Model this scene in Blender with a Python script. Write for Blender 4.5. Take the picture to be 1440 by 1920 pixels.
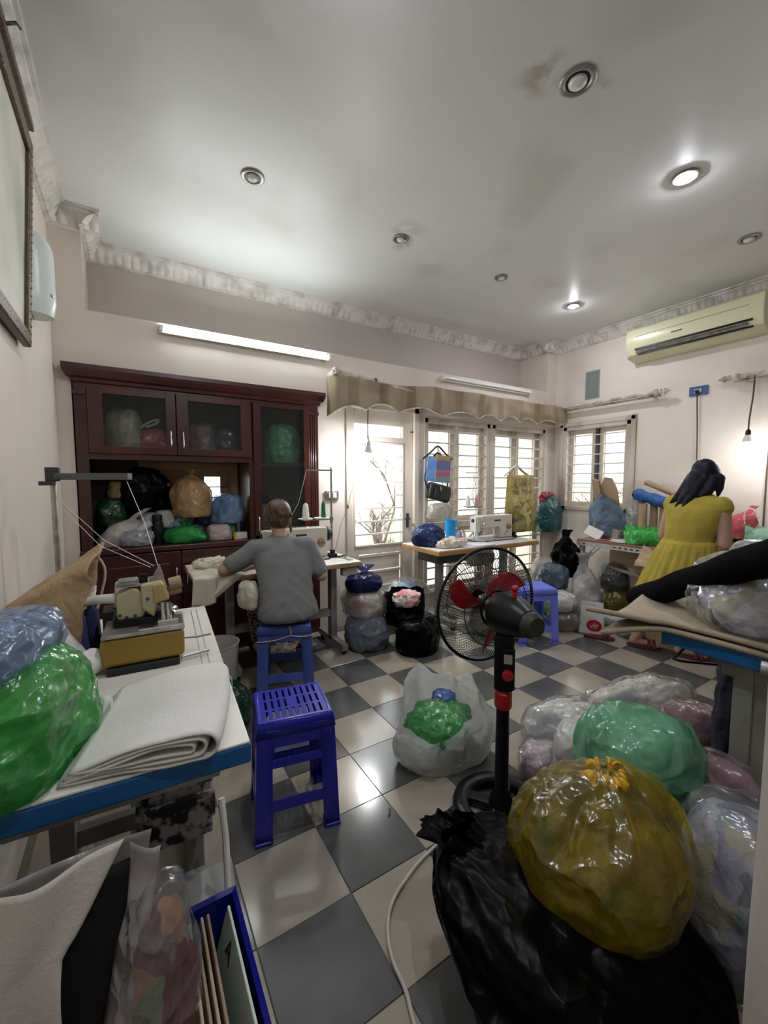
import bpy, math, random
from math import sin, cos, pi, radians as rad
from mathutils import Vector, Matrix, noise

for o in list(bpy.data.objects):
    bpy.data.objects.remove(o)
scene = bpy.context.scene
COL = scene.collection

# ------------------------------------------------------------------ camera
cam = bpy.data.cameras.new('camera')
cam.sensor_fit = 'VERTICAL'
cam.sensor_height = 36.0
cam.lens = 767.2 / 1920 * 36.0
cam.clip_start = 0.02
camo = bpy.data.objects.new('camera', cam)
camo.location = (0, 0, 1.318)
camo.rotation_euler = (rad(90 - 4.30), 0, rad(-31.84))
COL.objects.link(camo)
scene.camera = camo

# ------------------------------------------------------------------ world (overcast daylight) and exposure
w = bpy.data.worlds.new('world')
scene.world = w
w.use_nodes = True
wn = w.node_tree.nodes
wn['Background'].inputs[0].default_value = (0.93, 0.97, 1.0, 1)
wn['Background'].inputs[1].default_value = 1.0
TUBE_E, BULB_E, DOWN_E = 8.8, 19.0, 170.0
vs = scene.view_settings
vs.view_transform = 'Standard'
vs.look = 'None'
vs.exposure = 2.5
vs.gamma = 1.0
vs.use_curve_mapping = False
scene.cycles.adaptive_threshold = 0.02
scene.cycles.max_bounces = 8
scene.cycles.glossy_bounces = 3
scene.cycles.transmission_bounces = 3
scene.cycles.caustics_reflective = False
scene.cycles.caustics_refractive = False

# ------------------------------------------------------------------ materials
MATS = {}
def nodes_of(name):
    m = bpy.data.materials.new(name)
    m.use_nodes = True
    nt = m.node_tree
    return m, nt, nt.nodes, nt.links, nt.nodes['Principled BSDF']

def bump_in(nt, b, scale, strength, detail=4, kind='noise', dist=0.01, stretch=None):
    tc = nt.nodes.new('ShaderNodeTexCoord')
    src = tc.outputs['Object']
    if stretch:
        mp = nt.nodes.new('ShaderNodeMapping')
        mp.inputs['Scale'].default_value = stretch
        nt.links.new(src, mp.inputs[0])
        src = mp.outputs[0]
    t = nt.nodes.new('ShaderNodeTexNoise')
    t.inputs['Scale'].default_value = scale
    t.inputs['Detail'].default_value = detail
    t.inputs['Distortion'].default_value = 0.6
    nt.links.new(src, t.inputs['Vector'])
    out = t.outputs[0]
    if kind == 'ridge':
        m1 = nt.nodes.new('ShaderNodeMath'); m1.operation = 'SUBTRACT'; m1.inputs[1].default_value = 0.5
        m2 = nt.nodes.new('ShaderNodeMath'); m2.operation = 'ABSOLUTE'
        nt.links.new(out, m1.inputs[0]); nt.links.new(m1.outputs[0], m2.inputs[0])
        out = m2.outputs[0]
    bp = nt.nodes.new('ShaderNodeBump')
    bp.inputs['Strength'].default_value = strength
    bp.inputs['Distance'].default_value = dist
    nt.links.new(out, bp.inputs['Height'])
    return bp.outputs[0]

def col_noise(nt, stops, scale, detail=2, stretch=None, coord='Object'):
    tc = nt.nodes.new('ShaderNodeTexCoord')
    src = tc.outputs[coord]
    if stretch:
        mp = nt.nodes.new('ShaderNodeMapping')
        mp.inputs['Scale'].default_value = stretch
        nt.links.new(src, mp.inputs[0])
        src = mp.outputs[0]
    t = nt.nodes.new('ShaderNodeTexNoise')
    t.inputs['Scale'].default_value = scale
    t.inputs['Detail'].default_value = detail
    nt.links.new(src, t.inputs['Vector'])
    r = nt.nodes.new('ShaderNodeValToRGB')
    el = r.color_ramp.elements
    while len(el) < len(stops):
        el.new(0.5)
    for e, (p, c) in zip(el, stops):
        e.position = p
        e.color = (*c, 1)
    nt.links.new(t.outputs[0], r.inputs[0])
    return r.outputs[0]

def mat(name, c, rough=0.5, metal=0.0, bump=None, vary=None, spec=None, sheen=0, trans=0, emit=None, coat=0):
    """plain principled; bump=(scale,strength[,kind[,dist]]) ; vary=(scale,[stops])"""
    if name in MATS:
        return MATS[name]
    m, nt, N, L, b = nodes_of(name)
    b.inputs['Base Color'].default_value = (*c, 1)
    b.inputs['Roughness'].default_value = rough
    b.inputs['Metallic'].default_value = metal
    if spec is not None:
        b.inputs['Specular IOR Level'].default_value = spec
    if sheen:
        b.inputs['Sheen Weight'].default_value = sheen
    if coat:
        b.inputs['Coat Weight'].default_value = coat
    if vary:
        L.new(col_noise(nt, vary[1], vary[0], stretch=vary[2] if len(vary) > 2 else None), b.inputs['Base Color'])
    if bump:
        L.new(bump_in(nt, b, bump[0], bump[1], kind=bump[2] if len(bump) > 2 else 'noise', dist=bump[3] if len(bump) > 3 else 0.01), b.inputs['Normal'])
    if emit:
        b.inputs['Emission Color'].default_value = (*emit[0], 1)
        b.inputs['Emission Strength'].default_value = emit[1]
    MATS[name] = m
    return m

def front_fresnel(nt, ior, nrm=None, gain=1.0, base=0.0):
    """fresnel on outer faces only, so thin shells do not reflect internally"""
    fr = nt.nodes.new('ShaderNodeFresnel'); fr.inputs[0].default_value = ior
    if nrm is not None:
        nt.links.new(nrm, fr.inputs['Normal'])
    ge = nt.nodes.new('ShaderNodeNewGeometry')
    inv = nt.nodes.new('ShaderNodeMath'); inv.operation = 'SUBTRACT'; inv.inputs[0].default_value = 1.0
    nt.links.new(ge.outputs['Backfacing'], inv.inputs[1])
    ma = nt.nodes.new('ShaderNodeMath'); ma.operation = 'MULTIPLY_ADD'; ma.inputs[1].default_value = gain; ma.inputs[2].default_value = base
    nt.links.new(fr.outputs[0], ma.inputs[0])
    mu = nt.nodes.new('ShaderNodeMath'); mu.operation = 'MULTIPLY'; mu.use_clamp = True
    nt.links.new(ma.outputs[0], mu.inputs[0]); nt.links.new(inv.outputs[0], mu.inputs[1])
    return mu.outputs[0]

def crumple_bump(nt, scale, strength, dist=0.02):
    tc = nt.nodes.new('ShaderNodeTexCoord')
    ns = nt.nodes.new('ShaderNodeTexNoise'); ns.inputs['Scale'].default_value = scale * 0.45; ns.inputs['Detail'].default_value = 2
    nt.links.new(tc.outputs['Object'], ns.inputs['Vector'])
    mx = nt.nodes.new('ShaderNodeMix'); mx.data_type = 'VECTOR'; mx.inputs[0].default_value = 0.22
    nt.links.new(tc.outputs['Object'], mx.inputs[4]); nt.links.new(ns.outputs[1], mx.inputs[5])
    hs = []
    for sc, wt in ((scale, 1.0), (scale * 2.7, 0.35)):
        v = nt.nodes.new('ShaderNodeTexVoronoi'); v.inputs['Scale'].default_value = sc
        nt.links.new(mx.outputs[1], v.inputs['Vector'])
        m = nt.nodes.new('ShaderNodeMath'); m.operation = 'MULTIPLY'; m.inputs[1].default_value = wt / sc * 10
        nt.links.new(v.outputs['Distance'], m.inputs[0]); hs.append(m)
    ad = nt.nodes.new('ShaderNodeMath'); ad.operation = 'ADD'
    nt.links.new(hs[0].outputs[0], ad.inputs[0]); nt.links.new(hs[1].outputs[0], ad.inputs[1])
    bp = nt.nodes.new('ShaderNodeBump'); bp.inputs['Strength'].default_value = strength; bp.inputs['Distance'].default_value = dist
    nt.links.new(ad.outputs[0], bp.inputs['Height'])
    return bp.outputs[0]

def film(name, c, alpha=0.5, rough=0.22, tint=None, bscale=13, bstr=0.6, trl=0.5, avar=0.18):
    """thin translucent plastic film"""
    if name in MATS:
        return MATS[name]
    m, nt, N, L, b = nodes_of(name)
    b.inputs['Base Color'].default_value = (*c, 1)
    b.inputs['Roughness'].default_value = rough
    b.inputs['Specular IOR Level'].default_value = 0.6
    nrm = crumple_bump(nt, bscale, bstr, 0.05)
    L.new(nrm, b.inputs['Normal'])
    tl = N.new('ShaderNodeBsdfTranslucent')
    tl.inputs[0].default_value = (*c, 1)
    mx = N.new('ShaderNodeMixShader'); mx.inputs[0].default_value = trl
    L.new(b.outputs[0], mx.inputs[1]); L.new(tl.outputs[0], mx.inputs[2])
    tr = N.new('ShaderNodeBsdfTransparent')
    t = tint or tuple(min(1, 0.45 + 0.55 * x) for x in c)
    tr.inputs[0].default_value = (*t, 1)
    gl = N.new('ShaderNodeBsdfGlossy'); gl.inputs['Roughness'].default_value = rough
    L.new(nrm, gl.inputs['Normal'])
    tg = N.new('ShaderNodeMixShader')
    L.new(front_fresnel(nt, 1.45, nrm, 1.6, 0.03), tg.inputs[0]); L.new(tr.outputs[0], tg.inputs[1]); L.new(gl.outputs[0], tg.inputs[2])
    m2 = N.new('ShaderNodeMixShader')
    a = col_noise(nt, [(0.35, (alpha - avar,) * 3), (0.65, (min(1, alpha + avar),) * 3)], 9, detail=3)
    L.new(a, m2.inputs[0])
    L.new(tg.outputs[0], m2.inputs[1]); L.new(mx.outputs[0], m2.inputs[2])
    L.new(m2.outputs[0], N['Material Output'].inputs[0])
    MATS[name] = m
    return m

def glass(name, tint=(0.95, 0.97, 0.96), extra=0.0, gc=(0.8, 0.8, 0.8)):
    if name in MATS:
        return MATS[name]
    m, nt, N, L, b = nodes_of(name)
    tr = N.new('ShaderNodeBsdfTransparent'); tr.inputs[0].default_value = (*tint, 1)
    gl = N.new('ShaderNodeBsdfGlossy'); gl.inputs['Roughness'].default_value = 0.03
    mx = N.new('ShaderNodeMixShader')
    L.new(front_fresnel(nt, 1.5), mx.inputs[0]); L.new(tr.outputs[0], mx.inputs[1]); L.new(gl.outputs[0], mx.inputs[2])
    out = mx
    if extra:
        d = N.new('ShaderNodeBsdfDiffuse'); d.inputs[0].default_value = (*gc, 1)
        m2 = N.new('ShaderNodeMixShader'); m2.inputs[0].default_value = extra
        L.new(mx.outputs[0], m2.inputs[1]); L.new(d.outputs[0], m2.inputs[2])
        out = m2
    L.new(out.outputs[0], N['Material Output'].inputs[0])
    MATS[name] = m
    return m

def cloth_mix(name, cols, scale=9, rough=0.85):
    """piece-goods: voronoi patches of several cloth colours"""
    if name in MATS:
        return MATS[name]
    m, nt, N, L, b = nodes_of(name)
    tc = N.new('ShaderNodeTexCoord')
    ns = N.new('ShaderNodeTexNoise'); ns.inputs['Scale'].default_value = 6
    L.new(tc.outputs['Object'], ns.inputs['Vector'])
    mixv = N.new('ShaderNodeMix'); mixv.data_type = 'VECTOR'; mixv.inputs[0].default_value = 0.16
    L.new(tc.outputs['Object'], mixv.inputs[4]); L.new(ns.outputs[1], mixv.inputs[5])
    v = N.new('ShaderNodeTexVoronoi'); v.inputs['Scale'].default_value = scale
    L.new(mixv.outputs[1], v.inputs['Vector'])
    sep = N.new('ShaderNodeSeparateColor'); L.new(v.outputs['Color'], sep.inputs[0])
    r = N.new('ShaderNodeValToRGB'); r.color_ramp.interpolation = 'CONSTANT'
    el = r.color_ramp.elements
    while len(el) < len(cols):
        el.new(0.5)
    for k, (e, c) in enumerate(zip(el, cols)):
        e.position = k / len(cols)
        e.color = (*c, 1)
    L.new(sep.outputs[0], r.inputs[0])
    L.new(r.outputs[0], b.inputs['Base Color'])
    b.inputs['Roughness'].default_value = rough
    L.new(bump_in(nt, b, 22, 0.7, kind='ridge', dist=0.02), b.inputs['Normal'])
    MATS[name] = m
    return m

def emis(name, c, s):
    if name in MATS:
        return MATS[name]
    m, nt, N, L, b = nodes_of(name)
    e = N.new('ShaderNodeEmission'); e.inputs[0].default_value = (*c, 1); e.inputs[1].default_value = s
    L.new(e.outputs[0], N['Material Output'].inputs[0])
    MATS[name] = m
    return m

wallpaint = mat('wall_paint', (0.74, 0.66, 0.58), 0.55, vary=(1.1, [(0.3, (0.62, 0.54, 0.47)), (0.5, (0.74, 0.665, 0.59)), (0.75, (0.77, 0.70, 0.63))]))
wallmauve_shaded = mat('wall_paint_mauve_shaded', (0.52, 0.455, 0.42), 0.55, vary=(1.1, [(0.3, (0.45, 0.39, 0.355)), (0.5, (0.52, 0.46, 0.425)), (0.75, (0.55, 0.485, 0.45))]))  # recess shade above the ledge is put into this pinkish wall colour
ceilpaint = mat('ceiling_paint', (0.77, 0.785, 0.77), 0.38, vary=(1.6, [(0.28, (0.65, 0.65, 0.62)), (0.42, (0.74, 0.752, 0.738)), (0.8, (0.775, 0.79, 0.775))]))
def add_stains(m, spots):
    nt = m.node_tree; N = nt.nodes; L = nt.links
    b = N['Principled BSDF']
    src = b.inputs['Base Color'].links[0].from_socket
    tc = N.new('ShaderNodeTexCoord')
    ns = N.new('ShaderNodeTexNoise'); ns.inputs['Scale'].default_value = 9; ns.inputs['Detail'].default_value = 6
    L.new(tc.outputs['Object'], ns.inputs['Vector'])
    for (x, y, r, k) in spots:
        d = N.new('ShaderNodeVectorMath'); d.operation = 'DISTANCE'; d.inputs[1].default_value = (x, y, 3.0)
        L.new(tc.outputs['Object'], d.inputs[0])
        mr = N.new('ShaderNodeMapRange'); mr.inputs[1].default_value = r; mr.inputs[2].default_value = r * 0.3; mr.inputs[3].default_value = 0; mr.inputs[4].default_value = 1
        L.new(d.outputs['Value'], mr.inputs[0])
        rp = N.new('ShaderNodeMapRange'); rp.inputs[1].default_value = 0.45; rp.inputs[2].default_value = 0.62; rp.inputs[3].default_value = 0; rp.inputs[4].default_value = k
        L.new(ns.outputs[0], rp.inputs[0])
        mu = N.new('ShaderNodeMath'); mu.operation = 'MULTIPLY'; L.new(mr.outputs[0], mu.inputs[0]); L.new(rp.outputs[0], mu.inputs[1])
        mx = N.new('ShaderNodeMix'); mx.data_type = 'RGBA'; mx.inputs[7].default_value = (0.36, 0.31, 0.22, 1)
        L.new(mu.outputs[0], mx.inputs[0]); L.new(src, mx.inputs[6])
        src = mx.outputs[2]
    L.new(src, b.inputs['Base Color'])
add_stains(ceilpaint, [(1.52, 1.21, 0.13, 0.7), (1.78, 1.12, 0.08, 0.4), (1.68, 2.40, 0.17, 0.5), (1.72, 2.52, 0.10, 0.5)])
plaster = mat('cornice_plaster', (0.72, 0.69, 0.65), 0.6, vary=(9, [(0.3, (0.5, 0.47, 0.43)), (0.55, (0.74, 0.71, 0.67))]))
tile_l = mat('tile_beige', (0.33, 0.29, 0.235), 0.15, vary=(5, [(0.3, (0.30, 0.265, 0.213)), (0.7, (0.355, 0.31, 0.25))]))
tile_d = mat('tile_grey', (0.085, 0.085, 0.083), 0.16, vary=(5, [(0.3, (0.072, 0.072, 0.07)), (0.7, (0.10, 0.10, 0.098))]))
grout = mat('grout', (0.2, 0.18, 0.16), 0.8)
doorpaint = mat('door_paint', (0.66, 0.59, 0.50), 0.4, vary=(3, [(0.3, (0.50, 0.43, 0.35)), (0.55, (0.68, 0.61, 0.53))], (1, 1, 0.4)), bump=(30, 0.05))
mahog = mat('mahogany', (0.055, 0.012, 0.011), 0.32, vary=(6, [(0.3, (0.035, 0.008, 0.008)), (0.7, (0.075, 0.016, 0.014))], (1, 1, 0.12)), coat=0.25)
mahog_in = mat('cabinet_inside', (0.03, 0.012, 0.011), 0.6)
chrome = mat('chrome', (0.75, 0.75, 0.74), 0.22, 1.0)
steel = mat('dull_steel', (0.42, 0.42, 0.40), 0.42, 0.85, vary=(20, [(0.35, (0.3, 0.29, 0.27)), (0.6, (0.48, 0.47, 0.45))]))
darksteel = mat('dark_steel', (0.06, 0.065, 0.065), 0.45, 0.6)
greypaint = mat('grey_paint_steel', (0.30, 0.30, 0.28), 0.5, 0.1, vary=(7, [(0.3, (0.2, 0.19, 0.17)), (0.6, (0.33, 0.32, 0.30))]))
blackpl = mat('black_plastic', (0.005, 0.005, 0.0055), 0.36, spec=0.3)
blackfoil = mat('black_bag_film', (0.0015, 0.0015, 0.0018), 0.32, spec=0.08)
blackfoil.node_tree.links.new(crumple_bump(blackfoil.node_tree, 9, 0.4, 0.05), blackfoil.node_tree.nodes['Principled BSDF'].inputs['Normal'])
redpl = mat('red_plastic', (0.40, 0.015, 0.02), 0.35)
whitepl = mat('white_plastic', (0.75, 0.74, 0.71), 0.35)
offwhite = mat('off_white_paint', (0.72, 0.69, 0.62), 0.4)
bluepl = mat('blue_plastic_bright', (0.020, 0.022, 0.36), 0.3, bump=(40, 0.03))
bluepl2 = mat('blue_plastic_faded', (0.060, 0.095, 0.36), 0.42, bump=(40, 0.05), vary=(8, [(0.3, (0.05, 0.08, 0.30)), (0.7, (0.075, 0.115, 0.40))]))
bluepl3 = mat('blue_plastic_light', (0.15, 0.20, 0.75), 0.35)
# ------------------------------------------------------------------ mesh helpers
class MB:
    def __init__(s):
        s.v = []; s.f = []
    def add(s, vs, fs):
        b = len(s.v)
        s.v += [tuple(p) for p in vs]
        s.f += [tuple(i + b for i in q) for q in fs]
        return s
    def box(s, c, d, rot=None):
        x, y, z = [q / 2 for q in d]
        vs = [Vector((i * x, j * y, k * z)) for i in (-1, 1) for j in (-1, 1) for k in (-1, 1)]
        if rot is not None:
            vs = [rot @ q for q in vs]
        c = Vector(c)
        return s.add([q + c for q in vs], [(0, 1, 3, 2), (4, 6, 7, 5), (0, 4, 5, 1), (2, 3, 7, 6), (0, 2, 6, 4), (1, 5, 7, 3)])
    def bx(s, x0, x1, y0, y1, z0, z1):
        return s.box(((x0 + x1) / 2, (y0 + y1) / 2, (z0 + z1) / 2), (abs(x1 - x0), abs(y1 - y0), abs(z1 - z0)))
    def rings(s, rs, closed=True, cap0=True, cap1=True):
        n = len(rs[0])
        vs = [p for r in rs for p in r]
        fs = []
        for i in range(len(rs) - 1):
            for j in range(n if closed else n - 1):
                k = (j + 1) % n
                fs.append((i * n + j, i * n + k, (i + 1) * n + k, (i + 1) * n + j))
        if cap0:
            fs.append(tuple(range(n - 1, -1, -1)))
        if cap1:
            fs.append(tuple((len(rs) - 1) * n + j for j in range(n)))
        return s.add(vs, fs)
    def tube(s, pts, r, n=8, cap=True):
        pts = [Vector(p) for p in pts]
        rs = r if isinstance(r, (list, tuple)) else [r] * len(pts)
        out = []
        up = None
        for i, p in enumerate(pts):
            a = pts[max(0, i - 1)]; b = pts[min(len(pts) - 1, i + 1)]
            t = (b - a)
            if t.length < 1e-9:
                t = Vector((0, 0, 1))
            t.normalize()
            if up is None:
                up = Vector((0, 0, 1)) if abs(t.z) < 0.9 else Vector((1, 0, 0))
            u = (up - t * up.dot(t))
            if u.length < 1e-6:
                u = Vector((1, 0, 0)) - t * t.x
            u.normalize()
            up = u
            w_ = t.cross(u)
            out.append([p + u * (rs[i] * cos(2 * pi * k / n)) + w_ * (rs[i] * sin(2 * pi * k / n)) for k in range(n)])
        return s.rings(out, True, cap, cap)
    def cyl(s, p0, p1, r0, r1=None, n=20):
        return s.tube([p0, p1], [r0, r0 if r1 is None else r1], n)
    def capsule(s, p0, p1, r0, r1, n=14):
        p0, p1 = Vector(p0), Vector(p1)
        t = (p1 - p0).normalized()
        pts = []; rs = []
        for k in range(5):
            a = -pi / 2 + k * pi / 8 + 0.08
            pts.append(p0 + t * (r0 * sin(a))); rs.append(r0 * cos(a))
        pts.append(p0); rs.append(r0); pts.append(p1); rs.append(r1)
        for k in range(1, 5):
            a = k * pi / 8 - 0.08
            pts.append(p1 + t * (r1 * sin(a))); rs.append(r1 * cos(a))
        return s.tube(pts, rs, n)
    def lathe(s, prof, n=24, c=(0, 0, 0), rot=None):
        c = Vector(c)
        rs = []
        for r, z in prof:
            ring = [Vector((r * cos(2 * pi * k / n), r * sin(2 * pi * k / n), z)) for k in range(n)]
            if rot is not None:
                ring = [rot @ q for q in ring]
            rs.append([q + c for q in ring])
        return s.rings(rs, True, prof[0][0] > 1e-6, prof[-1][0] > 1e-6)
    def sph(s, c, r, n=16, rot=None):
        rx, ry, rz = r if isinstance(r, (list, tuple)) else (r, r, r)
        c = Vector(c)
        rs = []
        m = max(6, n // 2)
        for i in range(m + 1):
            a = -pi / 2 + pi * i / m
            a = max(-pi / 2 + 0.05, min(pi / 2 - 0.05, a))
            ring = [Vector((rx * cos(a) * cos(2 * pi * k / n), ry * cos(a) * sin(2 * pi * k / n), rz * sin(a))) for k in range(n)]
            if rot is not None:
                ring = [rot @ q for q in ring]
            rs.append([q + c for q in ring])
        return s.rings(rs)
    def torus(s, c, R, r, rot=None, n=40, m=10, sz=1.0):
        c = Vector(c)
        rs = []
        for i in range(n):
            a = 2 * pi * i / n
            ring = []
            for j in range(m):
                b = 2 * pi * j / m
                q = Vector(((R + r * cos(b)) * cos(a), (R + r * cos(b)) * sin(a), r * sz * sin(b)))
                ring.append((rot @ q if rot is not None else q) + c)
            rs.append(ring)
        rs.append(rs[0])
        return s.rings(rs, True, False, False)
    def grid(s, f, nu, nv):
        vs = [f(i / nu, j / nv) for i in range(nu + 1) for j in range(nv + 1)]
        fs = []
        for i in range(nu):
            for j in range(nv):
                a = i * (nv + 1) + j
                fs.append((a, a + nv + 1, a + nv + 2, a + 1))
        return s.add(vs, fs)
    def prism(s, poly, z0, z1, M=None):
        """poly in xy, extruded z0..z1, optional 4x4"""
        n = len(poly)
        vs = [Vector((x, y, z0)) for x, y in poly] + [Vector((x, y, z1)) for x, y in poly]
        if M is not None:
            vs = [M @ q for q in vs]
        fs = [tuple(range(n - 1, -1, -1)), tuple(range(n, 2 * n))] + [(i, (i + 1) % n, n + (i + 1) % n, n + i) for i in range(n)]
        return s.add(vs, fs)
    def mesh(s, name):
        me = bpy.data.meshes.new(name)
        me.from_pydata(s.v, [], s.f)
        me.update()
        return me

XYZ = {}
def thing(name, label, cat, loc=(0, 0, 0), rz=0.0, group=None, kind=None):
    o = bpy.data.objects.new(name, None)
    o.empty_display_size = 0.05
    o.location = loc
    o.rotation_euler = (0, 0, rz)
    COL.objects.link(o)
    tag(o, label, cat, group, kind)
    return o
def tag(o, label, cat, group=None, kind=None):
    if label: o['label'] = label
    if cat: o['category'] = cat
    if group: o['group'] = group
    if kind: o['kind'] = kind
    return o
def fixnormals(me):
    import bmesh
    bm = bmesh.new(); bm.from_mesh(me)
    bmesh.ops.remove_doubles(bm, verts=bm.verts, dist=1e-6)
    bmesh.ops.recalc_face_normals(bm, faces=bm.faces)
    bm.to_mesh(me); bm.free()
def ob(name, mb, material, parent=None, smooth=None, bevel=0, solid=0, sub=0, local=False, loc=None, fix=True, plabel=None, kind=None):
    """link one mesh; coordinates are world ones unless local (then in the parent's frame)"""
    me = mb.mesh(name) if isinstance(mb, MB) else mb
    if fix and isinstance(mb, MB):
        fixnormals(me)
    me.materials.clear()
    for m in (material if isinstance(material, (list, tuple)) else [material]):
        me.materials.append(m)
    if smooth is not None:
        me.shade_smooth()
        if smooth < 180:
            me.set_sharp_from_angle(angle=rad(smooth))
    o = bpy.data.objects.new(name, me)
    COL.objects.link(o)
    if loc is not None:
        o.location = loc
    if parent is not None:
        o.parent = parent
        if not local:
            full = wm(parent)
            o.matrix_parent_inverse = full.inverted()
    if solid:
        md = o.modifiers.new('solid', 'SOLIDIFY'); md.thickness = solid; md.offset = 0
    if bevel:
        md = o.modifiers.new('bevel', 'BEVEL'); md.width = bevel; md.segments = 2; md.limit_method = 'ANGLE'; md.angle_limit = rad(40)
    if sub:
        md = o.modifiers.new('sub', 'SUBSURF'); md.levels = sub; md.render_levels = sub
    if plabel: o['label'] = plabel
    if kind: o['kind'] = kind
    return o
def wm(o):
    m = Matrix.LocRotScale(o.location, o.rotation_euler, o.scale)
    if o.parent is not None:
        return wm(o.parent) @ o.matrix_parent_inverse @ m
    return m
def one(name, label, cat, mb, material, group=None, **k):
    """a thing that is one mesh: origin at its base centre"""
    me = mb.mesh(name) if isinstance(mb, MB) else mb
    if isinstance(mb, MB):
        fixnormals(me)
    xs = [v.co for v in me.vertices]
    c = Vector(((min(p.x for p in xs) + max(p.x for p in xs)) / 2, (min(p.y for p in xs) + max(p.y for p in xs)) / 2, min(p.z for p in xs)))
    me.transform(Matrix.Translation(-c))
    o = ob(name, me, material, None, **k)
    o.location = c
    return tag(o, label, cat, group)
def copytree(o, parent=None):
    c = o.copy(); COL.objects.link(c); c.parent = parent
    for ch in o.children:
        copytree(ch, c)
    return c
def struct(name, mb, material, **k):
    o = ob(name, mb, material, **k)
    o['kind'] = 'structure'
    return o
def remesh(mb, voxel=0.008, it=6, name='body'):
    me = mb.mesh(name + '_src')
    fixnormals(me)
    t = bpy.data.objects.new(name + '_tmp', me)
    COL.objects.link(t)
    md = t.modifiers.new('r', 'REMESH'); md.mode = 'VOXEL'; md.voxel_size = voxel; md.use_smooth_shade = True
    sm = t.modifiers.new('s', 'SMOOTH'); sm.iterations = it; sm.factor = 0.5
    bpy.context.view_layer.update()
    dg = bpy.context.evaluated_depsgraph_get()
    res = bpy.data.meshes.new_from_object(t.evaluated_get(dg))
    bpy.data.objects.remove(t)
    bpy.data.meshes.remove(me)
    return res
def textmesh(s, size, M, ext=0.0004):
    cu = bpy.data.curves.new('t', 'FONT')
    cu.body = s; cu.size = size; cu.extrude = ext; cu.align_x = 'CENTER'; cu.align_y = 'CENTER'
    t = bpy.data.objects.new('t', cu); COL.objects.link(t)
    bpy.context.view_layer.update()
    me = bpy.data.meshes.new_from_object(t.evaluated_get(bpy.context.evaluated_depsgraph_get()))
    bpy.data.objects.remove(t); bpy.data.curves.remove(cu)
    me.transform(M)
    return me
def basis(x, y, z, o):
    x, y, z = Vector(x), Vector(y), Vector(z)
    return Matrix(((x[0], y[0], z[0], o[0]), (x[1], y[1], z[1], o[1]), (x[2], y[2], z[2], o[2]), (0, 0, 0, 1)))
def arc(c, r, a0, a1, n, plane='xz'):
    out = []
    for i in range(n + 1):
        a = a0 + (a1 - a0) * i / n
        u, v = r * cos(a), r * sin(a)
        out.append(Vector(c) + (Vector((u, 0, v)) if plane == 'xz' else Vector((u, v, 0)) if plane == 'xy' else Vector((0, u, v))))
    return out
def smoothline(pts, n=6):
    """catmull-rom through the points"""
    P = [Vector(p) for p in pts]
    P = [P[0] * 2 - P[1]] + P + [P[-1] * 2 - P[-2]]
    out = []
    for i in range(1, len(P) - 2):
        for k in range(n):
            t = k / n
            a, b, c, d = P[i - 1], P[i], P[i + 1], P[i + 2]
            out.append(0.5 * ((2 * b) + (c - a) * t + (2 * a - 5 * b + 4 * c - d) * t * t + (3 * b - a - 3 * c + d) * t ** 3))
    out.append(P[-2])
    return out

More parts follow.
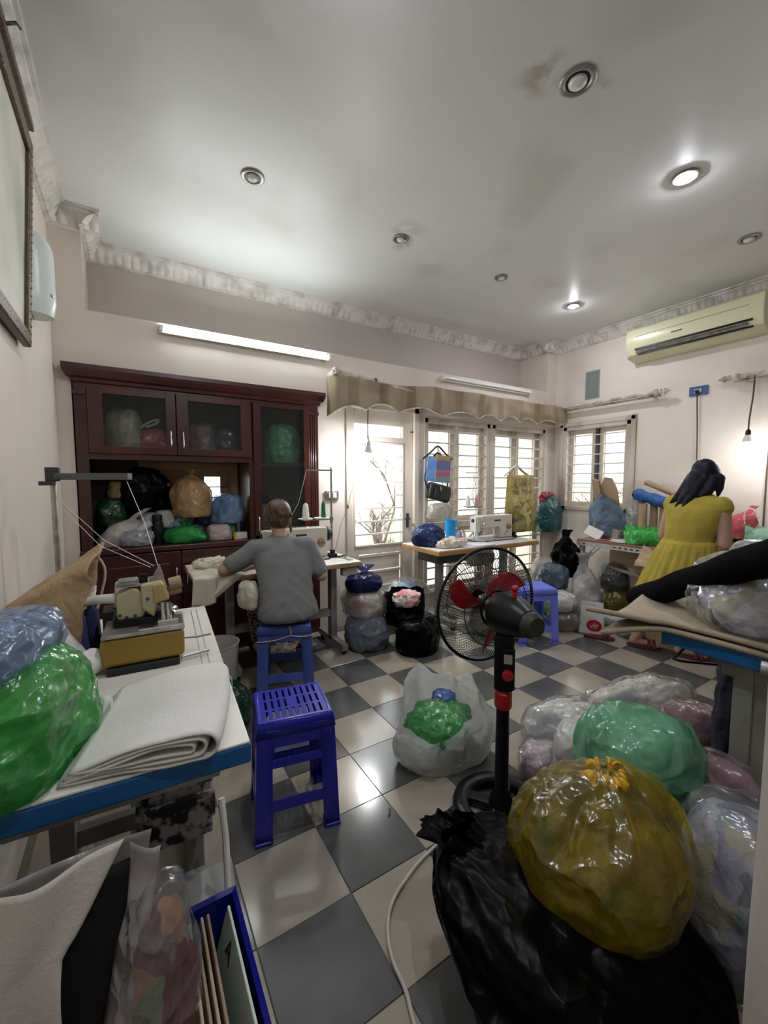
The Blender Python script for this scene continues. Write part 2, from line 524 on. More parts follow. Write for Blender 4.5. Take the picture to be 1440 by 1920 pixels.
# ------------------------------------------------------------------ bags
def ridge(p):
    return 1 - 2.2 * abs(noise.noise(p))
def crumple(p):
    """sharp creases along cell borders, dents between them"""
    q = p + noise.noise_vector(p * 0.7) * 0.35
    d = noise.voronoi(q)[0]
    return 1.6 * d[0] - 0.75
def bagverts(rx, ry, h, seed, nu=48, nv=30, top='tied', crk=0.06, pl=0.10, flat=0.62, lean=(0, 0), neck=0.10, fr=2.6, flare=0.30, tail=0.22, opening=0.62, rim=0.18, sc=1.0, fold=0.0, dip=None, ex=0.55, lump=0.10, rimr=0.10, ears=()):
    rnd = random.Random(seed)
    ks = [(rnd.randint(5, 8), rnd.random() * 6.3, 0.5), (rnd.randint(9, 13), rnd.random() * 6.3, 0.35), (rnd.randint(15, 21), rnd.random() * 6.3, 0.25)]
    off = Vector((rnd.random() * 50, rnd.random() * 50, rnd.random() * 50))
    lob = [(rnd.random() * 6.3, 0.07), (rnd.random() * 6.3, 0.05)]
    rows = []
    if top == 'tied':
        nb = int(nv * 0.78)
    elif top == 'open':
        nb = int(nv * 0.8)
    else:
        nb = nv
    for i in range(nv + 1):
        if i <= nb:
            t = i / nb
            if top == 'tied':
                ph = -pi / 2 + t * pi
                r = max(0.0, cos(ph)) ** ex
                z = sin(ph)
                if t > 0.5:
                    s = (t - 0.5) / 0.5
                    rc = 1 - (1 - neck) * s ** 2.0
                    r = r * (1 - s ** 2) + min(1, rc) * s ** 2
                    r = max(r, neck)
                    z = z + 0.18 * s ** 5
            elif top == 'open':
                pe = math.asin(opening)
                ph = -pi / 2 + t * (pi / 2 + pe)
                r = max(0.0, cos(ph)) ** ex
                z = sin(ph)
            else:
                ph = -pi / 2 + t * pi
                r = max(0.0, cos(ph)) ** ex
                z = sin(ph)
            w = max(0, (t - 0.35) / 0.65) ** 1.6 if top != 'pillow' else 0.25
        else:
            s = (i - nb) / (nv - nb)
            if top == 'tied':
                r = neck + (flare - neck) * s ** 1.2
                z = 1.18 + tail * 2 * s
                w = 1.5 + 3 * s
            else:
                r0 = cos(math.asin(opening)) ** ex
                r = r0 + rimr * s
                z = opening + rim * 2 * s
                w = 0.8
        zz = z
        if zz < -flat:
            zz = -flat + (zz + flat) * 0.06
        rows.append((r, (zz + flat + 0.06 * (1 - flat)) / (1 + flat) * h, w, (i - nb) / (nv - nb) if i > nb else 0.0))
    out = []
    R = max(rx, ry)
    for (r, z, w, srow) in rows:
        ring = []
        for k in range(nu):
            a = 2 * pi * k / nu
            p = 1 + pl * w * sum(c * cos(n * a + f) for n, f, c in ks) + sum(c * cos((q + 2) * a + f) for q, (f, c) in enumerate(lob))
            x, y = cos(a) * r * p, sin(a) * r * p
            zl = z
            if top == 'open' and w == 0.8:
                zl = z + h * rim * 0.5 * noise.noise(Vector((cos(a) * 1.7, sin(a) * 1.7, seed)))
                for ea, eh in ears:
                    da = (a - ea + pi) % (2 * pi) - pi
                    zl += eh * math.exp(-(da / 0.42) ** 2) * srow
            if dip and r > 0.05:
                zl = zl - dip[1] * max(0.0, cos(a - dip[0])) ** 1.5 * max(0.0, z / h - 0.35) ** 1.0
            q = Vector((x * fr, y * fr, zl / R * fr * 0.9)) + off
            d = crk * (crumple(q * 1.15) + 0.5 * crumple(q * 2.6 + off)) + lump * 1.6 * noise.noise(q * 0.55 + off * 2)
            if fold:
                d += fold * ridge(Vector((q.x * 0.6, q.y * 0.6, q.z * 2.4)))
            g = 1 + d / max(r, 0.35)
            X = x * rx * g + lean[0] * (max(z, 0) / h) ** 2
            Y = y * ry * g + lean[1] * (max(z, 0) / h) ** 2
            Z = zl + d * R * (0.5 if zl > 0.15 * h else 0.08)
            ring.append(Vector((X, Y, max(0.001, Z))) * sc)
        out.append(ring)
    return out
def bagmesh(*a, **k):
    mb = MB()
    rs = bagverts(*a, **k)
    op = k.get('top', 'tied') in ('tied', 'open')
    c = sum(rs[0], Vector()) / len(rs[0])
    rs[0] = [c + (p - c) * 0.02 for p in rs[0]]
    if not op:
        c = sum(rs[-1], Vector()) / len(rs[-1])
        rs[-1] = [c + (p - c) * 0.02 for p in rs[-1]]
    mb.rings(rs, True, True, not op)
    return mb
def bag(name, label, x, y, z, rx, ry, h, m, inner=None, rz=0.0, seed=1, group=None, cat='bag', knot=None, top='tied', ins=0.9, tilt=None, **k):
    """a plastic bag: film shell, optional filling and knot as parts"""
    t = thing(name, label, cat, (x, y, z), rz, group)
    if tilt:
        t.rotation_euler = (tilt[0], tilt[1], rz)
    sh = ob('film', bagmesh(rx, ry, h, seed, top=top, **k), m, t, smooth=180, local=True, fix=True)
    if inner is not None:
        k2 = {q: v for q, v in k.items() if q in ('nu', 'nv', 'lean', 'flat', 'fr', 'ex', 'lump')}
        hh = h * (0.90 if top == 'tied' else 0.72 if top == 'open' else 0.90)
        ob('filling', bagmesh(rx * ins, ry * ins, hh, seed, top='pillow', crk=k.get('crk', 0.06) * 0.9, **k2), inner, t, smooth=180, local=True, loc=(0, 0, 0.006))
    if knot is not None and top == 'tied':
        nk = k.get('neck', 0.10) * max(rx, ry)
        ln = k.get('lean', (0, 0))
        mb = MB().torus((ln[0] * 1.1, ln[1] * 1.1, h * 1.10), nk * 0.95, nk * 0.5, n=20, m=8)
        mb.torus((ln[0] * 1.1, ln[1] * 1.1, h * 1.12), nk * 0.8, nk * 0.45, rot=Matrix.Rotation(0.5, 3, 'X'), n=20, m=8)
        ob('knot', mb, knot, t, smooth=180, local=True)
    return t
def loops(t, m, pts_list, w=0.012):
    """carrier handles as flattened loops"""
    for pts in pts_list:
        P = smoothline(pts, 6)
        ob('handle', MB().tube(P, w, 6), m, t, smooth=180, local=True)
# ------------------------------------------------------------------ the room
XL, XR, Y0, Y1, YF, ZC, ZL = -0.37, 4.60, 3.31, 3.72, -3.0, 3.0, 2.415

def slab(mb, rect, holes, fn):
    """rect=(u0,u1,v0,v1) minus holes, fn(u0,u1,v0,v1) adds a box"""
    us = sorted({rect[0], rect[1]} | {min(max(q, rect[0]), rect[1]) for h in holes for q in h[:2]})
    vs_ = sorted({rect[2], rect[3]} | {min(max(q, rect[2]), rect[3]) for h in holes for q in h[2:]})
    for a, b in zip(us, us[1:]):
        run = None
        for c, d in zip(vs_, vs_[1:]):
            mu, mv = (a + b) / 2, (c + d) / 2
            if any(h[0] < mu < h[1] and h[2] < mv < h[3] for h in holes):
                if run: fn(a, b, *run); run = None
            else:
                run = (run[0], d) if run else (c, d)
        if run: fn(a, b, *run)
    return mb

floor = struct('floor', MB().bx(-0.7, 4.9, -3.2, 3.95, -0.08, -0.004), grout)
floor['label'] = 'checkerboard floor of glossy beige and grey tiles'
tms = []
for m_ in (tile_l, tile_d):
    tm = MB().bx(-0.1488, 0.1488, -0.1488, 0.1488, -0.02, 0.0).mesh('tile')
    tm.materials.append(m_)
    tms.append(tm)
for n_ in range(-5, 12):
    for m_ in range(-5, 11):
        o = bpy.data.objects.new('tile', tms[(n_ + m_) % 2])
        COL.objects.link(o)
        o.location = (0.3 * (n_ + 0.5) + 1.1538, 0.3 * (7.633 - (m_ + 0.5)), random.Random(n_ * 31 + m_).uniform(-0.0006, 0.0004))
        o.parent = floor
        md = o.modifiers.new('bevel', 'BEVEL'); md.width = 0.0012; md.segments = 1

for q_, m_ in ((0, tile_l), (1, tile_d)):
    mb = MB()
    for n_ in range(-5, 12):
        for k_ in range(11, 18):
            if (n_ + k_) % 2 == q_:
                cx_, cy_ = 0.3 * (n_ + 0.5) + 1.1538, 0.3 * (7.633 - (k_ + 0.5))
                mb.bx(cx_ - 0.1488, cx_ + 0.1488, cy_ - 0.1488, cy_ + 0.1488, -0.02, 0.0)
    ob('tile_field', mb, m_, floor, kind='stuff')
struct('ceiling', MB().bx(-0.6, 4.85, -3.2, 3.95, ZC, ZC + 0.12), ceilpaint)
struct('wall_left', MB().bx(XL - 0.15, XL, YF - 0.15, Y1 + 0.1, 0, ZC), wallpaint)
mb = MB()
slab(mb, (YF - 0.15, Y1 + 0.1, 0, ZC), [(2.37, 3.17, 0.97, 1.975)], lambda a, b, c, d: mb.bx(XR, XR + 0.2, a, b, c, d))
struct('wall_right', mb, wallpaint)
CAB = (-0.29, 1.39)
DR = (1.655, 2.455)
WN = (2.53, 4.40)
mb = MB()
slab(mb, (XL, XR, 0, ZL), [(CAB[0], CAB[1], 0, 2.045), (DR[0], DR[1], 0, 2.03), (WN[0], WN[1], 0.12, 1.95)], lambda a, b, c, d: mb.bx(a, b, Y0, Y1, c, d))
mb.bx(XL, -0.20, Y0, Y1, ZL, ZC)
mb.bx(4.42, XR, Y0, Y1, ZL, ZC)
struct('wall_back', mb, wallpaint)
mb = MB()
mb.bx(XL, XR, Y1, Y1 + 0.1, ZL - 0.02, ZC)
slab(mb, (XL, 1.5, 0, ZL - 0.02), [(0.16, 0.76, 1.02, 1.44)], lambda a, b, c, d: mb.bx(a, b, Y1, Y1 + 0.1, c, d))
struct('wall_back_upper', mb, wallmauve_shaded)
struct('wall_front', MB().bx(XL, XR, YF - 0.15, YF, 0, ZC), wallpaint)

# cornice: swept profile with a row of moulded leaves
def cornice(name, a, b, nrm, m0=0, m1=0):
    a, b, nrm = Vector(a), Vector(b), Vector(nrm)
    L = (b - a).length
    t = (b - a) / L
    prof = [(0.105, 0.0, 0), (0.105, -0.014, 0), (0.088, -0.018, 0), (0.086, -0.03, 0), (0.070, -0.036, 0.2), (0.050, -0.055, 1), (0.030, -0.085, 1), (0.022, -0.098, 0.6), (0.018, -0.100, 0), (0.016, -0.112, 0), (0.0, -0.116, 0)]
    n = max(4, int(L / 0.0095))
    rs = []
    for i in range(n + 1):
        s = i / n
        ring = []
        for d, z, k in prof:
            leaf = abs(sin(pi * s * L / 0.055)) ** 0.6
            dd = d + 0.016 * k * (leaf - 0.4)
            zz = z - 0.008 * k * leaf
            u = s * L
            u = min(max(u, m0 * d), L - m1 * d)
            if m0 < 0: u = min(max(s * L + (m0 * d if s < 0.02 else 0), -d), L)
            ring.append(a + t * u + nrm * dd + Vector((0, 0, zz)))
        rs.append(ring)
    mb = MB().rings(rs, False, False, False)
    return struct(name, mb, plaster, smooth=50)
cornice('trim_1', (XL, YF, ZC), (XL, Y0, ZC), (1, 0, 0), 0, 1)
cornice('trim_2', (XL, Y0, ZC), (-0.10, Y0, ZC), (0, -1, 0), 1, 0)
cornice('trim_3', (-0.20, Y0 - 0.1, ZC), (-0.20, Y1, ZC), (1, 0, 0), 0, 1)
cornice('trim_4', (-0.20, Y1, ZC), (4.42, Y1, ZC), (0, -1, 0), 1, 1)
cornice('trim_5', (4.42, Y0 - 0.1, ZC), (4.42, Y1, ZC), (-1, 0, 0), 0, 1)
cornice('trim_6', (4.32, Y0, ZC), (XR, Y0, ZC), (0, -1, 0), 0, 1)
cornice('trim_7', (XR, YF, ZC), (XR, Y0, ZC), (-1, 0, 0), 0, 1)

# ------------------------------------------------------------------ door with glazed upper part
pane_g = glass('window_glass')
d = struct('door_1', MB().bx(DR[0], DR[0] + 0.05, Y0 - 0.015, Y0 + 0.12, 0, 2.03).bx(DR[1] - 0.05, DR[1], Y0 - 0.015, Y0 + 0.12, 0, 2.03).bx(DR[0], DR[1], Y0 - 0.015, Y0 + 0.12, 1.98, 2.03), doorpaint, bevel=0.004)
d['label'] = 'cream painted door with barred glass and louvred lower panel'
x0, x1, yd = DR[0] + 0.055, DR[1] - 0.055, Y0 + 0.02
mb = MB()
slab(mb, (x0, x1, 0.01, 1.975), [(1.75, 2.285, 1.735, 1.845), (1.75, 2.285, 0.715, 1.67), (1.79, 2.265, 0.12, 0.63)], lambda a, b, c, e: mb.bx(a, b, yd, yd + 0.04, c, e))
ob('door_leaf', mb, doorpaint, d, bevel=0.004)
for k in range(3):
    z = 0.16 + k * 0.155
    ob('louvre_panel', MB().bx(1.80, 2.255, yd + 0.012, yd + 0.03, z, z + 0.125), doorpaint, d, bevel=0.006)
    ob('panel_rail', MB().bx(1.79, 2.265, yd + 0.004, yd + 0.036, z + 0.128, z + 0.150), doorpaint, d, bevel=0.003)
ob('glass_pane', MB().bx(1.745, 2.29, yd + 0.017, yd + 0.023, 1.73, 1.85), pane_g, d)
ob('glass_pane', MB().bx(1.745, 2.29, yd + 0.017, yd + 0.023, 0.71, 1.675), pane_g, d)
for k in range(7):
    z = 1.55 - k * 0.122
    ob('grille_bar', MB().bx(1.745, 2.29, yd - 0.004, yd + 0.012, z - 0.008, z + 0.008), offwhite, d)
ob('glazing_bead', MB().bx(1.742, 1.757, yd - 0.006, yd + 0.01, 0.71, 1.675).bx(2.278, 2.293, yd - 0.006, yd + 0.01, 0.71, 1.675).bx(1.742, 2.293, yd - 0.006, yd + 0.01, 0.703, 0.718).bx(1.742, 2.293, yd - 0.006, yd + 0.01, 1.668, 1.683), doorpaint, d)
ob('door_handle', MB().bx(2.325, 2.355, yd - 0.01, yd, 0.86, 1.0).tube([(2.34, yd - 0.01, 0.95), (2.34, yd - 0.05, 0.95), (2.27, yd - 0.05, 0.95)], 0.008), darksteel, d, bevel=0.002)
ob('bolt', MB().tube([(2.37, yd - 0.006, 1.80), (2.45, yd - 0.006, 1.80)], 0.006), darksteel, d)

# ------------------------------------------------------------------ windows along the back wall
winwood = mat('window_paint', (0.60, 0.53, 0.45), 0.45, vary=(4, [(0.3, (0.36, 0.29, 0.23)), (0.55, (0.62, 0.55, 0.47))], (1, 1, 0.3)))
barpaint = mat('bar_paint', (0.62, 0.56, 0.48), 0.5)
def backwin(name, x0, x1, z0, z1, label, mid):
    y = Y0 - 0.01
    f = 0.045
    mb = MB().bx(x0, x0 + f, y, y + 0.14, z0, z1).bx(x1 - f, x1, y, y + 0.14, z0, z1).bx(x0, x1, y, y + 0.14, z1 - f, z1).bx(x0, x1, y, y + 0.14, z0, z0 + f)
    mb.bx(x0, x1, y, y + 0.14, mid - 0.03, mid + 0.03)
    w_ = struct(name, mb, winwood, bevel=0.003)
    w_['label'] = label
    xm = (x0 + x1) / 2
    ys = y + 0.075
    for (a, b) in ((x0 + f, xm - 0.006), (xm + 0.006, x1 - f)):
        s = 0.055
        za, zb = mid + 0.03, z1 - f
        mb = MB()
        slab(mb, (a, b, za, zb), [(a + s, b - s, za + s, zb - s)], lambda p, q, r_, t_: mb.bx(p, q, ys, ys + 0.035, r_, t_))
        c = ob('casement', mb, winwood, w_, bevel=0.003)
        ob('glass_pane', MB().bx(a + s - 0.004, b - s + 0.004, ys + 0.014, ys + 0.02, za + s - 0.004, zb - s + 0.004), pane_g, c)
        za, zb = z0 + f, mid - 0.03
        mb2 = MB()
        slab(mb2, (a, b, za, zb), [(a + s, b - s, za + s, zb - s)], lambda p, q, r_, t_: mb2.bx(p, q, ys, ys + 0.035, r_, t_))
        c = ob('lower_casement', mb2, winwood, w_, bevel=0.003)
        ob('glass_pane', MB().bx(a + s - 0.004, b - s + 0.004, ys + 0.014, ys + 0.02, za + s - 0.004, zb - s + 0.004), pane_g, c)
    for k in range(15):
        z = z1 - 0.12 - k * 0.118
        if z < z0 + 0.05: break
        ob('grille_bar', MB().bx(x0 + 0.01, x1 - 0.01, y + 0.02, y + 0.034, z - 0.007, z + 0.007), barpaint, w_)
    ob('mullion_bar', MB().bx(xm - 0.011, xm + 0.011, y + 0.034, y + 0.048, z0 + f, z1 - f), winwood, w_)
    return w_
backwin('window_1', 2.53, 3.445, 0.12, 1.95, 'barred window beside the door, black hanger hooked on it', 0.86)
backwin('window_2', 3.485, 4.40, 0.12, 1.95, 'barred window in the corner with yellow bag hung on it', 0.86)
struct('trim_8', MB().bx(3.445, 3.485, Y0 - 0.012, Y0 + 0.13, 0.12, 1.95), winwood)
# window in the right wall
y0, y1, z0, z1 = 2.37, 3.17, 0.97, 1.975
mb = MB().bx(XR - 0.02, XR + 0.12, y0, y0 + 0.045, z0, z1).bx(XR - 0.02, XR + 0.12, y1 - 0.045, y1, z0, z1).bx(XR - 0.02, XR + 0.12, y0, y1, z1 - 0.045, z1).bx(XR - 0.02, XR + 0.12, y0, y1, z0, z0 + 0.045)
w3 = struct('window_3', mb, winwood, bevel=0.003)
w3['label'] = 'barred two casement window in the right wall above the bench'
mb = MB().bx(XR - 0.03, XR, y0 - 0.05, y0, z0 - 0.05, z1 + 0.05).bx(XR - 0.03, XR, y1, y1 + 0.05, z0 - 0.05, z1 + 0.05).bx(XR - 0.03, XR, y0 - 0.05, y1 + 0.05, z1, z1 + 0.05)
ob('window_casing', mb, winwood, w3, bevel=0.006)
ym = (y0 + y1) / 2
for (a, b) in ((y0 + 0.045, ym - 0.02), (ym + 0.02, y1 - 0.045)):
    s = 0.05
    mb = MB()
    slab(mb, (a, b, z0 + 0.045, z1 - 0.045), [(a + s, b - s, z0 + 0.045 + s, z1 - 0.045 - s)], lambda p, q, r_, t_: mb.bx(XR + 0.05, XR + 0.085, p, q, r_, t_))
    c = ob('casement', mb, winwood, w3, bevel=0.003)
    ob('glass_pane', MB().bx(XR + 0.062, XR + 0.068, a + s, b - s, z0 + 0.045 + s, z1 - 0.045 - s), pane_g, c)
ob('mullion', MB().bx(XR + 0.03, XR + 0.07, ym - 0.02, ym + 0.02, z0 + 0.04, z1 - 0.04), darksteel, w3)
for k in range(8):
    z = z1 - 0.12 - k * 0.112
    ob('grille_bar', MB().bx(XR + 0.0, XR + 0.014, y0 + 0.01, y1 - 0.01, z - 0.006, z + 0.006), barpaint, w3)
# little wooden window behind the cabinet niche
tanwood = mat('tan_wood', (0.40, 0.26, 0.13), 0.5, vary=(5, [(0.3, (0.32, 0.20, 0.10)), (0.7, (0.46, 0.31, 0.17))], (1, 1, 0.2)))
mb = MB()
slab(mb, (0.06, 0.80, 0.97, 1.465), [(0.14, 0.73, 1.05, 1.405)], lambda a, b, c, e: mb.bx(a, b, Y1 - 0.03, Y1 + 0.02, c, e))
w4 = struct('window_4', mb, tanwood, bevel=0.004)
w4['label'] = 'small tan wooden window at the back of the cabinet niche'
ob('shutter', MB().bx(0.14, 0.50, Y1 - 0.005, Y1 + 0.02, 1.05, 1.405), tanwood, w4, bevel=0.003)
mb = MB()
slab(mb, (0.50, 0.73, 1.05, 1.405), [(0.535, 0.665, 1.10, 1.355)], lambda a, b, c, e: mb.bx(a, b, Y1 - 0.005, Y1 + 0.02, c, e))
c = ob('casement', mb, tanwood, w4, bevel=0.003)
ob('glass_pane', MB().bx(0.53, 0.67, Y1 + 0.005, Y1 + 0.01, 1.09, 1.36), pane_g, c)
for z in (1.18, 1.27):
    ob('grille_bar', MB().bx(0.50, 0.73, Y1 - 0.016, Y1 - 0.006, z - 0.005, z + 0.005), darksteel, w4)

# ------------------------------------------------------------------ what stands outside
outwall = mat('outside_render', (0.75, 0.72, 0.66), 0.8, vary=(0.9, [(0.3, (0.62, 0.60, 0.52)), (0.7, (0.80, 0.77, 0.72))]))
struct('ground_outside', MB().bx(-3, 9, 3.95, 9, -0.15, -0.02).bx(4.95, 9, -3, 3.95, -0.15, -0.02), mat('yard_concrete', (0.5, 0.48, 0.45), 0.9))
one('garden_wall', 'pale rendered garden wall seen through the barred back windows', 'wall', MB().bx(3.2, 7.6, 5.6, 5.75, -0.02, 2.1), outwall)
b_ = thing('neighbour_house', 'pale pink house front seen through the right window', 'building', (8.2, 4.0, -0.02))
pinkr = mat('pink_render', (0.80, 0.70, 0.68), 0.8)
ob('house_wall', MB().bx(8.0, 8.4, 1.0, 9.5, -0.02, 5.0), pinkr, b_)
for k in range(3):
    ob('house_window', MB().bx(7.96, 8.0, 3.2 + k * 1.5, 4.0 + k * 1.5, 1.2, 2.3), mat('house_pane', (0.5, 0.55, 0.6), 0.2), b_)
    ob('ledge', MB().bx(7.9, 8.0, 3.1 + k * 1.5, 4.1 + k * 1.5, 1.1, 1.18), outwall, b_)
bark = mat('bark', (0.20, 0.16, 0.13), 0.9)
leafm = mat('leaf_green', (0.22, 0.32, 0.10), 0.6)
def baretree(name, label, x, y, h, seed, spread=0.6, leaves=0, dep=4):
    rnd = random.Random(seed)
    t = thing(name, label, 'tree', (x, y, -0.02))
    mb = MB()
    lv = []
    def grow(p, d, L, r, dep):
        pts = [p]; rs = [r]
        q = p.copy()
        for i in range(4):
            d = (d + Vector((rnd.uniform(-.35, .35), rnd.uniform(-.35, .35), rnd.uniform(-.1, .25)))).normalized()
            q = q + d * L / 4
            pts.append(q.copy()); rs.append(r * (1 - 0.12 * (i + 1)))
        mb.tube(pts, rs, 5)
        if dep == 0:
            lv.append(q); return
        for i in range(rnd.randint(2, 3)):
            dd = (d + Vector((rnd.uniform(-1, 1), rnd.uniform(-1, 1), rnd.uniform(-0.3, 0.8))) * spread * 1.3).normalized()
            grow(pts[rnd.randint(2, 4)], dd, L * rnd.uniform(.6, .8), r * 0.6, dep - 1)
    grow(Vector((x, y, -0.02)), Vector((0, 0, 1)), h * 0.42, 0.036, dep)
    ob('branches', mb, bark, t, smooth=60)
    if leaves:
        lm = MB()
        for q in lv:
            for i in range(leaves):
                c = q + Vector((rnd.gauss(0, .1), rnd.gauss(0, .1), rnd.gauss(0, .1)))
                a = rnd.random() * 6.3; b = rnd.uniform(-.6, .6)
                u = Vector((cos(a), sin(a), b)).normalized() * 0.05
                v = Vector((-sin(a), cos(a), rnd.uniform(-.5, .5))).normalized() * 0.018
                lm.add([c - u, c - v, c + u, c + v], [(0, 1, 2, 3)])
        ob('foliage', lm, leafm, t, kind='stuff')
baretree('bare_shrub', 'bare branching shrub outside the glazed door', 2.95, 4.85, 2.0, 4, 0.7, 0, 5)
baretree('bare_shrub', 'low tangled bare shrub just outside the glazed door', 2.28, 4.15, 1.2, 9, 1.0, 0, 5)
baretree('bare_shrub', 'leafless shrub outside the barred back window', 4.5, 4.75, 2.0, 12, 0.7, 0, 5)
baretree('leafy_tree', 'green leafy tree outside the door glass', 1.9, 5.2, 2.6, 17, 0.6, 14)
baretree('leafy_tree', 'green leafy tree outside the corner window', 6.2, 6.8, 3.2, 23, 0.6, 12)
baretree('bare_shrub', 'bare twiggy shrub outside the right window', 6.0, 3.75, 2.0, 31)
# ------------------------------------------------------------------ ceiling downlights
dl_on = emis('downlight_glow', (0.90, 0.92, 1.0), DOWN_E)
dl_off = mat('downlight_lens', (0.72, 0.71, 0.68), 0.25)
rimm = mat('downlight_rim', (0.34, 0.33, 0.31), 0.35, 0.7)
DL = [('unlit silver downlight nearest the camera beside a ceiling stain', 1.672, 1.145, 0, 1.0),
      ('unlit pale downlight above the cabinet side of the ceiling', 0.647, 2.42, 0, 0.85),
      ('unlit downlight with ring stain above the sewing person', 1.667, 2.467, 0, 0.75),
      ('small unlit downlight in front of the back windows', 2.681, 2.478, 0, 0.75),
      ('lit downlight nearest the corner of the room', 3.689, 2.495, 1, 0.8),
      ('lit downlight with bright halo over the room centre right', 2.681, 1.157, 1, 0.9),
      ('unlit downlight close to the air conditioner', 3.725, 1.19, 0, 0.9),
      ('added lit downlight, out of view over the overlock table on the left', 0.647, 1.157, 1, 0.9),  # added beyond the view to brighten the left foreground
      ('added lit downlight, unseen at the entrance end of the left wall', 0.647, -0.15, 1, 0.9),  # second unseen lamp, added as fill for the left side
      ('unlit downlight over the entrance end of the room', 1.672, -0.15, 0, 0.9)]
for lab, x, y, on, s in DL:
    t = thing('downlight', lab, 'ceiling light', (x, y, ZC), group='recessed ceiling downlights')
    ob('rim', MB().lathe([(0.072 * s, 0.0), (0.074 * s, -0.006), (0.066 * s, -0.011), (0.052 * s, -0.008), (0.046 * s, 0.0)], 32), rimm, t, smooth=60, local=True)
    ob('reflector', MB().lathe([(0.05 * s, -0.004), (0.044 * s, -0.003), (0.041 * s, -0.002)], 32), blackpl, t, smooth=60, local=True)
    ob('bulb_face', MB().lathe([(0.038 * s, -0.002), (0.036 * s, -0.012), (0.025 * s, -0.02), (0.001, -0.023)], 28), dl_on if on else dl_off, t, smooth=60, local=True)

# ------------------------------------------------------------------ fluorescent tubes
tube_on = emis('tube_glow', (0.94, 1.0, 1.0), TUBE_E)
tube_off = mat('tube_glass', (0.80, 0.83, 0.82), 0.2)
def batten(name, label, xa, xb, z, y, m):
    t = thing(name, label, 'tube light', ((xa + xb) / 2, y, z), group='wall mounted tube lights')
    ob('housing', MB().bx(xa, xb, y + 0.012, y + 0.03, z - 0.028, z + 0.022).bx(xa, xb, y - 0.004, y + 0.014, z - 0.028, z - 0.020), offwhite, t, bevel=0.002)
    for x in (xa + 0.012, xb - 0.012):
        ob('end_holder', MB().bx(x - 0.012, x + 0.012, y - 0.024, y + 0.014, z - 0.02, z + 0.02), whitepl, t, bevel=0.003)
    ob('tube', MB().cyl((xa + 0.02, y - 0.006, z), (xb - 0.02, y - 0.006, z), 0.014, n=16), m, t, smooth=60)
batten('tube_light', 'lit fluorescent tube light above the dark cabinet', 0.215, 1.50, 2.368, Y0 - 0.03, tube_on)
batten('tube_light', 'unlit fluorescent tube light above the back windows', 2.73, 4.07, 2.365, Y0 - 0.03, tube_off)

# ------------------------------------------------------------------ hanging bulbs
bulb_on = emis('bulb_glow', (0.98, 0.99, 0.98), BULB_E)
bulb_on2 = emis('bulb_glow_strong', (0.98, 0.99, 0.98), BULB_E * 4.2)
cordm = mat('grey_cord', (0.10, 0.10, 0.12), 0.6)
brownc = mat('brown_cord', (0.10, 0.055, 0.035), 0.6)
def bulb(name, label, p, cord, m_c, r=0.038, tilt=None, glow=None):
    t = thing(name, label, 'light bulb', (p[0], p[1], p[2]), group='bare hanging bulbs')
    R = tilt or Matrix.Identity(3)
    ob('bulb_globe', MB().lathe([(0.001, -r * 1.0), (r * .45, -r * .9), (r * .8, -r * .6), (r, -0.0), (r * .92, r * .4), (r * .6, r * 1.0)], 24, p, R), glow or bulb_on, t, smooth=180)
    ob('collar', MB().lathe([(r * .95, r * .42), (r * .7, r * 1.3), (r * .42, r * 1.9)], 20, p, R), whitepl, t, smooth=60)
    ob('lamp_socket', MB().lathe([(r * .45, r * 1.8), (r * .45, r * 2.6), (r * .2, r * 3.0)], 16, p, R), blackpl if m_c is brownc else whitepl, t, smooth=60)
    top = Vector(p) + R @ Vector((0, 0, r * 2.9))
    ob('cord', MB().tube(smoothline([top] + cord, 5), 0.006, 6), m_c, t, smooth=180)
    return t
bulb('hanging_bulb', 'glowing bulb on grey cord tied to curtain rod by the door', (1.79, 3.16, 1.545), [(1.80, 3.17, 1.75), (1.825, 3.20, 1.98), (1.86, 3.19, 2.12), (1.865, 3.185, 2.19)], cordm, 0.042, Matrix.Rotation(0.12, 3, 'Y'), bulb_on2)
bulb('hanging_bulb', 'glowing bulb on brown cord over the work bench', (4.30, 1.30, 1.62), [(4.31, 1.30, 1.84), (4.37, 1.305, 2.02), (4.46, 1.33, 2.17), (4.49, 1.34, 2.20)], brownc, 0.040)
bulb('hanging_bulb', 'glowing bulb at the right edge behind the bench cords', (4.36, 1.03, 1.62), [(4.38, 1.03, 1.9), (4.45, 1.04, 2.12), (4.49, 1.04, 2.20)], brownc, 0.040)
one('pull_cord', 'thin pull cord hanging beside the door glass with a wooden bob', 'cord', MB().tube(smoothline([(1.80, 3.205, 1.66), (1.74, 3.21, 1.45), (1.66, 3.22, 1.22), (1.63, 3.225, 1.11)], 4), 0.003, 5).sph((1.63, 3.225, 1.10), (0.012, 0.012, 0.024), 10).tube([(1.63, 3.225, 1.09), (1.57, 3.24, 0.95), (1.49, 3.20, 0.721)], 0.0025, 5), mat('jute', (0.42, 0.32, 0.2), 0.9), smooth=180)

